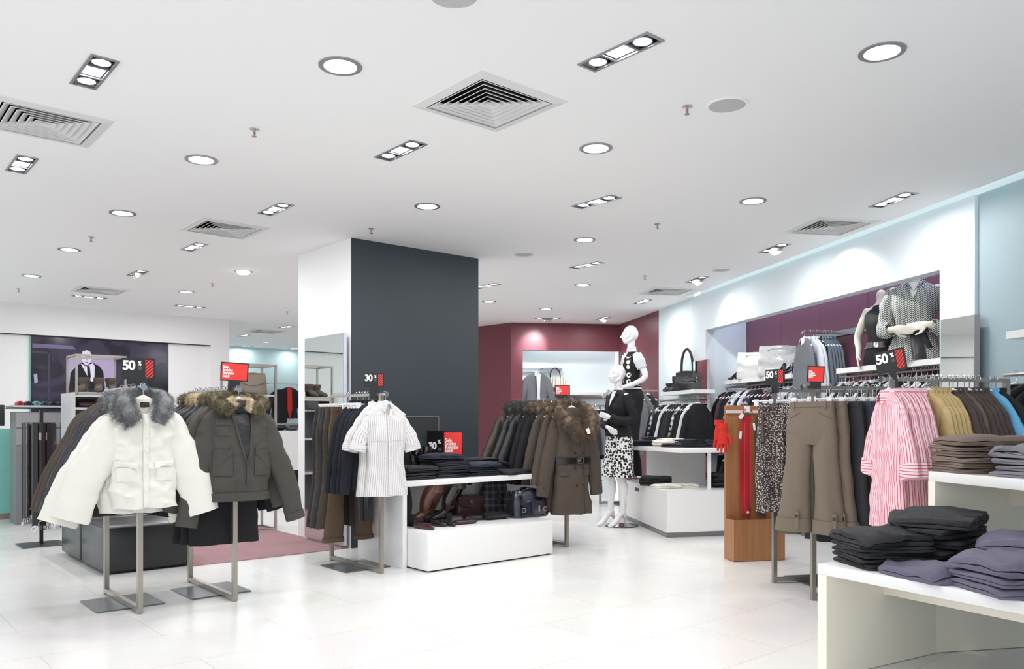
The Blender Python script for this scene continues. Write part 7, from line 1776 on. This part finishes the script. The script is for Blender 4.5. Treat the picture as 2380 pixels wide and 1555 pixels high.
mb = v_.patch(-.125, .125, 1.12, 1.46, off=.003, nx=12, nzz=14, th=.0015); mb.build('vest_front', C_VESTBW, t)
mb = v_.patch(0, 0, 0, 0, off=.006, nx=6, nzz=6, th=.001, f=lambda u, v: ((u-.5)*2*.05*(1-v), 1.51-.13*v)); mb.build('white_blouse', C_WSHIRT, t)
mb = MB(); rg = []
for r, dz in ((.062, 0), (.058, .05), (.052, .05), (.054, 0)): rg.append([(r*cos(2*pi*k/24), .010+r*.95*sin(2*pi*k/24), 1.53+dz+(.0 if sin(2*pi*k/24) > -.4 else -.015)) for k in range(24)])
mb.loft(rg, closed=True); mb.build('blouse_collar', C_WSHIRT, t)
for P_ in (LA, RA):
    mb = MB(); q = [Vector(p) for p in P_]; sleeve(mb, [q[0]+Vector((0, 0, .015)), q[0].lerp(q[1], .55), q[1].lerp(q[2], .25)], [.052, .072, .058], flat=.95, n=18, rows=14, crease=.002, crink=.004); mb.build('blouse_sleeve', C_WSHIRT, t)
mb = Body([(1.12, .148, .100, 0, .01), (1.075, .165, .114, 0, .012)], n=36, rows=3, fold=0, rnd=0, e=2).mesh(); mb.build('blouse_hem', C_WSHIRT, t)
tr_ = Body([(1.09, .150, .104, 0, .01), (1.0, .180, .124, 0, .02), (.90, .176, .118, 0, .018), (.84, .168, .10, 0, .01)], n=40, rows=12, fold=.002, seed=3, rnd=.002, e=2); tr_.mesh().build('trousers', C_BLACK, t)
for s, f in ((1, -.02), (-1, .03)):
    Body([(.90, .088, .106, s*.082, .012), (.70, .082, .090, s*.082, f*.4), (.45, .072, .078, s*.078, f*.8), (.05, .098, .112, s*.074, f+.01)], n=28, rows=24, fold=.003, seed=4+s, rnd=.003, e=2).mesh().build('trouser_leg', C_BLACK, t)
mb = MB(); mb.tube([(0, .0, 0.0), (0, .0, .010)], .17, 40); mb.build('glass_base', mat('clear_glass', 0), t)
# ---- torsos on the wall shelf
def torso(label, px, off, rz, cloth, arms, dress, belt, scale=1.0, z=None):
    p = SH(px, off); t = thing('torso_mannequin', label, 'mannequin', Vector((p.x, p.y, SZ+.002)), rz); t.scale = (scale,)*3
    Z = Vector((0, 0, -.92)); mb = MB(); torso_rings(mb, .92); limb(mb, [(0, .010, 1.50), (0, .006, 1.58), (0, .004, 1.63)], [.056, .045, .046], 16)
    for A_, h_ in arms:
        limb(mb, A_, [.038, .041, .036, .031, .023]); hand(mb, A_[-1], *h_)
    mb.v = [tuple(Vector(v)+Z) for v in mb.v]
    remesh(mb, 'body', mat('torso_cream', (226, 222, 206), .35), t)
    return t
LA = [(.155, .01, 1.470), (.215, .03, 1.36), (.265, .05, 1.24), (.20, -.09, 1.155), (.105, -.165, 1.185)]
RA = [(-.155, .01, 1.470), (-.185, .03, 1.35), (-.205, .04, 1.22), (-.20, -.08, 1.15), (-.135, -.165, 1.160)]
t = torso('headless torso mannequin in black and white herringbone dress with black sash, hands at the waist', 2126, .25, radians(-32), None, [(LA, ((-.95, -.15, -.12), (0, .9, -.3), .2, 1)), (RA, ((.85, -.25, -.1), (0, .9, .3), .2, -1))], None, None, 1.15)
t['label'] = 'headless torso in black and white herringbone dress with black sash on the wall shelf'
D_ = Body([(.615, .070, .058, 0, .012), (.59, .120, .068, 0, .012), (.56, .182, .082, 0, .010), (.50, .176, .104), (.42, .166, .122, 0, -.006), (.32, .140, .102), (.25, .130, .096), (.17, .160, .120, 0, .012), (.08, .190, .140, 0, .016), (.0, .205, .150, 0, .01)], n=72, rows=44, fold=.005, kx=28, seed=25, rnd=.002, e=2.1, crink=.006)
dr = D_.mesh(); dr = dr.build('dress', C_HERR, t)
mb = D_.patch(0, 0, 0, 0, off=.003, nx=6, nzz=10, th=.0, f=lambda u, v: ((u-.5)*2*.045*(1-v)**.8, .612-.13*v)); mb.build('neckline', mat('torso_cream', 0), dr)
for s in (-1, 1):
    mb = D_.patch(0, 0, 0, 0, off=.010, nx=3, nzz=8, th=.004, f=lambda u, v, s=s: (s*(.045*(1-v)+.004+u*.045*(1-v)), .635-.10*v)); mb.build('collar', C_HERR, dr)
for A_ in (LA, RA):
    q = [Vector(p)+Vector((0, 0, -.92)) for p in A_]; mb = MB(); sleeve(mb, [q[0]+Vector((0, 0, .012)), q[1], q[2], q[3], q[4].lerp(q[3], .25)], [.052, .070, .066, .060, .050], flat=.95, n=22, rows=30, crease=.004, crink=.014); mb.build('sleeve', C_HERR, dr)
rg = []
for z, o in ((.225, .004), (.225, .011), (.275, .011), (.275, .004)): rg.append([D_.pt(2*pi*k/72, z, o) for k in range(72)])
mb = MB(); mb.loft(rg, closed=True); sa = mb.build('sash', mat('black_satin', (36, 36, 42), .3), t)
mb = D_.patch(-.045, .055, .20, .245, off=.018, nx=6, nzz=4, th=.012); mb.build('sash_knot', mat('black_satin', 0), sa)
mb = D_.patch(0, 0, 0, 0, off=.014, nx=5, nzz=12, th=.005, f=lambda u, v: (-.025+.085*u*(1+.2*v)+.02*v, .22-.21*v)); mb.build('sash_tail', mat('black_satin', 0), sa)
mb = D_.patch(0, 0, 0, 0, off=.018, nx=3, nzz=10, th=.004, f=lambda u, v: (.045+.04*u+.05*v, .22-.13*v)); mb.build('sash_tail', mat('black_satin', 0), sa)
LA2 = [(.155, .01, 1.470), (.175, .03, 1.35), (.185, .05, 1.22), (.175, -.04, 1.10), (.14, -.10, 1.0)]
RA2 = [(-.155, .01, 1.470), (-.215, .03, 1.35), (-.275, .05, 1.22), (-.235, .0, 1.11), (-.205, -.06, 1.02)]
t = torso('headless torso in black top with studded belt, left of the herringbone torso', 2048, .30, radians(-52), None, [(LA2, ((-.2, -.5, -.9), (-.6, .3, 0), .25, -1)), (RA2, ((.25, -.5, -.85), (.7, .3, 0), .25, 1))], None, None, .96)
B_ = Body([(.60, .075, .060, 0, .012), (.575, .110, .068, 0, .012), (.545, .145, .078, 0, .010), (.50, .160, .100), (.42, .158, .116, 0, -.006), (.32, .136, .098), (.25, .124, .090), (.17, .156, .112, 0, .012), (.08, .180, .126, 0, .016), (.0, .182, .126, 0, .012)], n=48, rows=30, fold=.003, seed=26, rnd=.001, e=2.1)
B_.mesh().build('black_top', C_BLACK, t)
rg = []
for z, o in ((.17, .004), (.17, .010), (.23, .010), (.23, .004)): rg.append([B_.pt(2*pi*k/48, z, o) for k in range(48)])
mb = MB(); mb.loft(rg, closed=True); be = mb.build('belt', M_SHOELEA, t)
mb = MB()
for k in range(24):
    for z in (.178, .222): q = B_.pt(2*pi*k/24, z, .012); ell(mb, q, (.004, .004, .004), 6, 4)
mb.build('studs', M_CHROME, be)
mb = B_.patch(-.02, .03, .20-.024, .20+.024, off=.013, nx=2, nzz=2, th=.004); mb.build('buckle', M_CHROME, be)
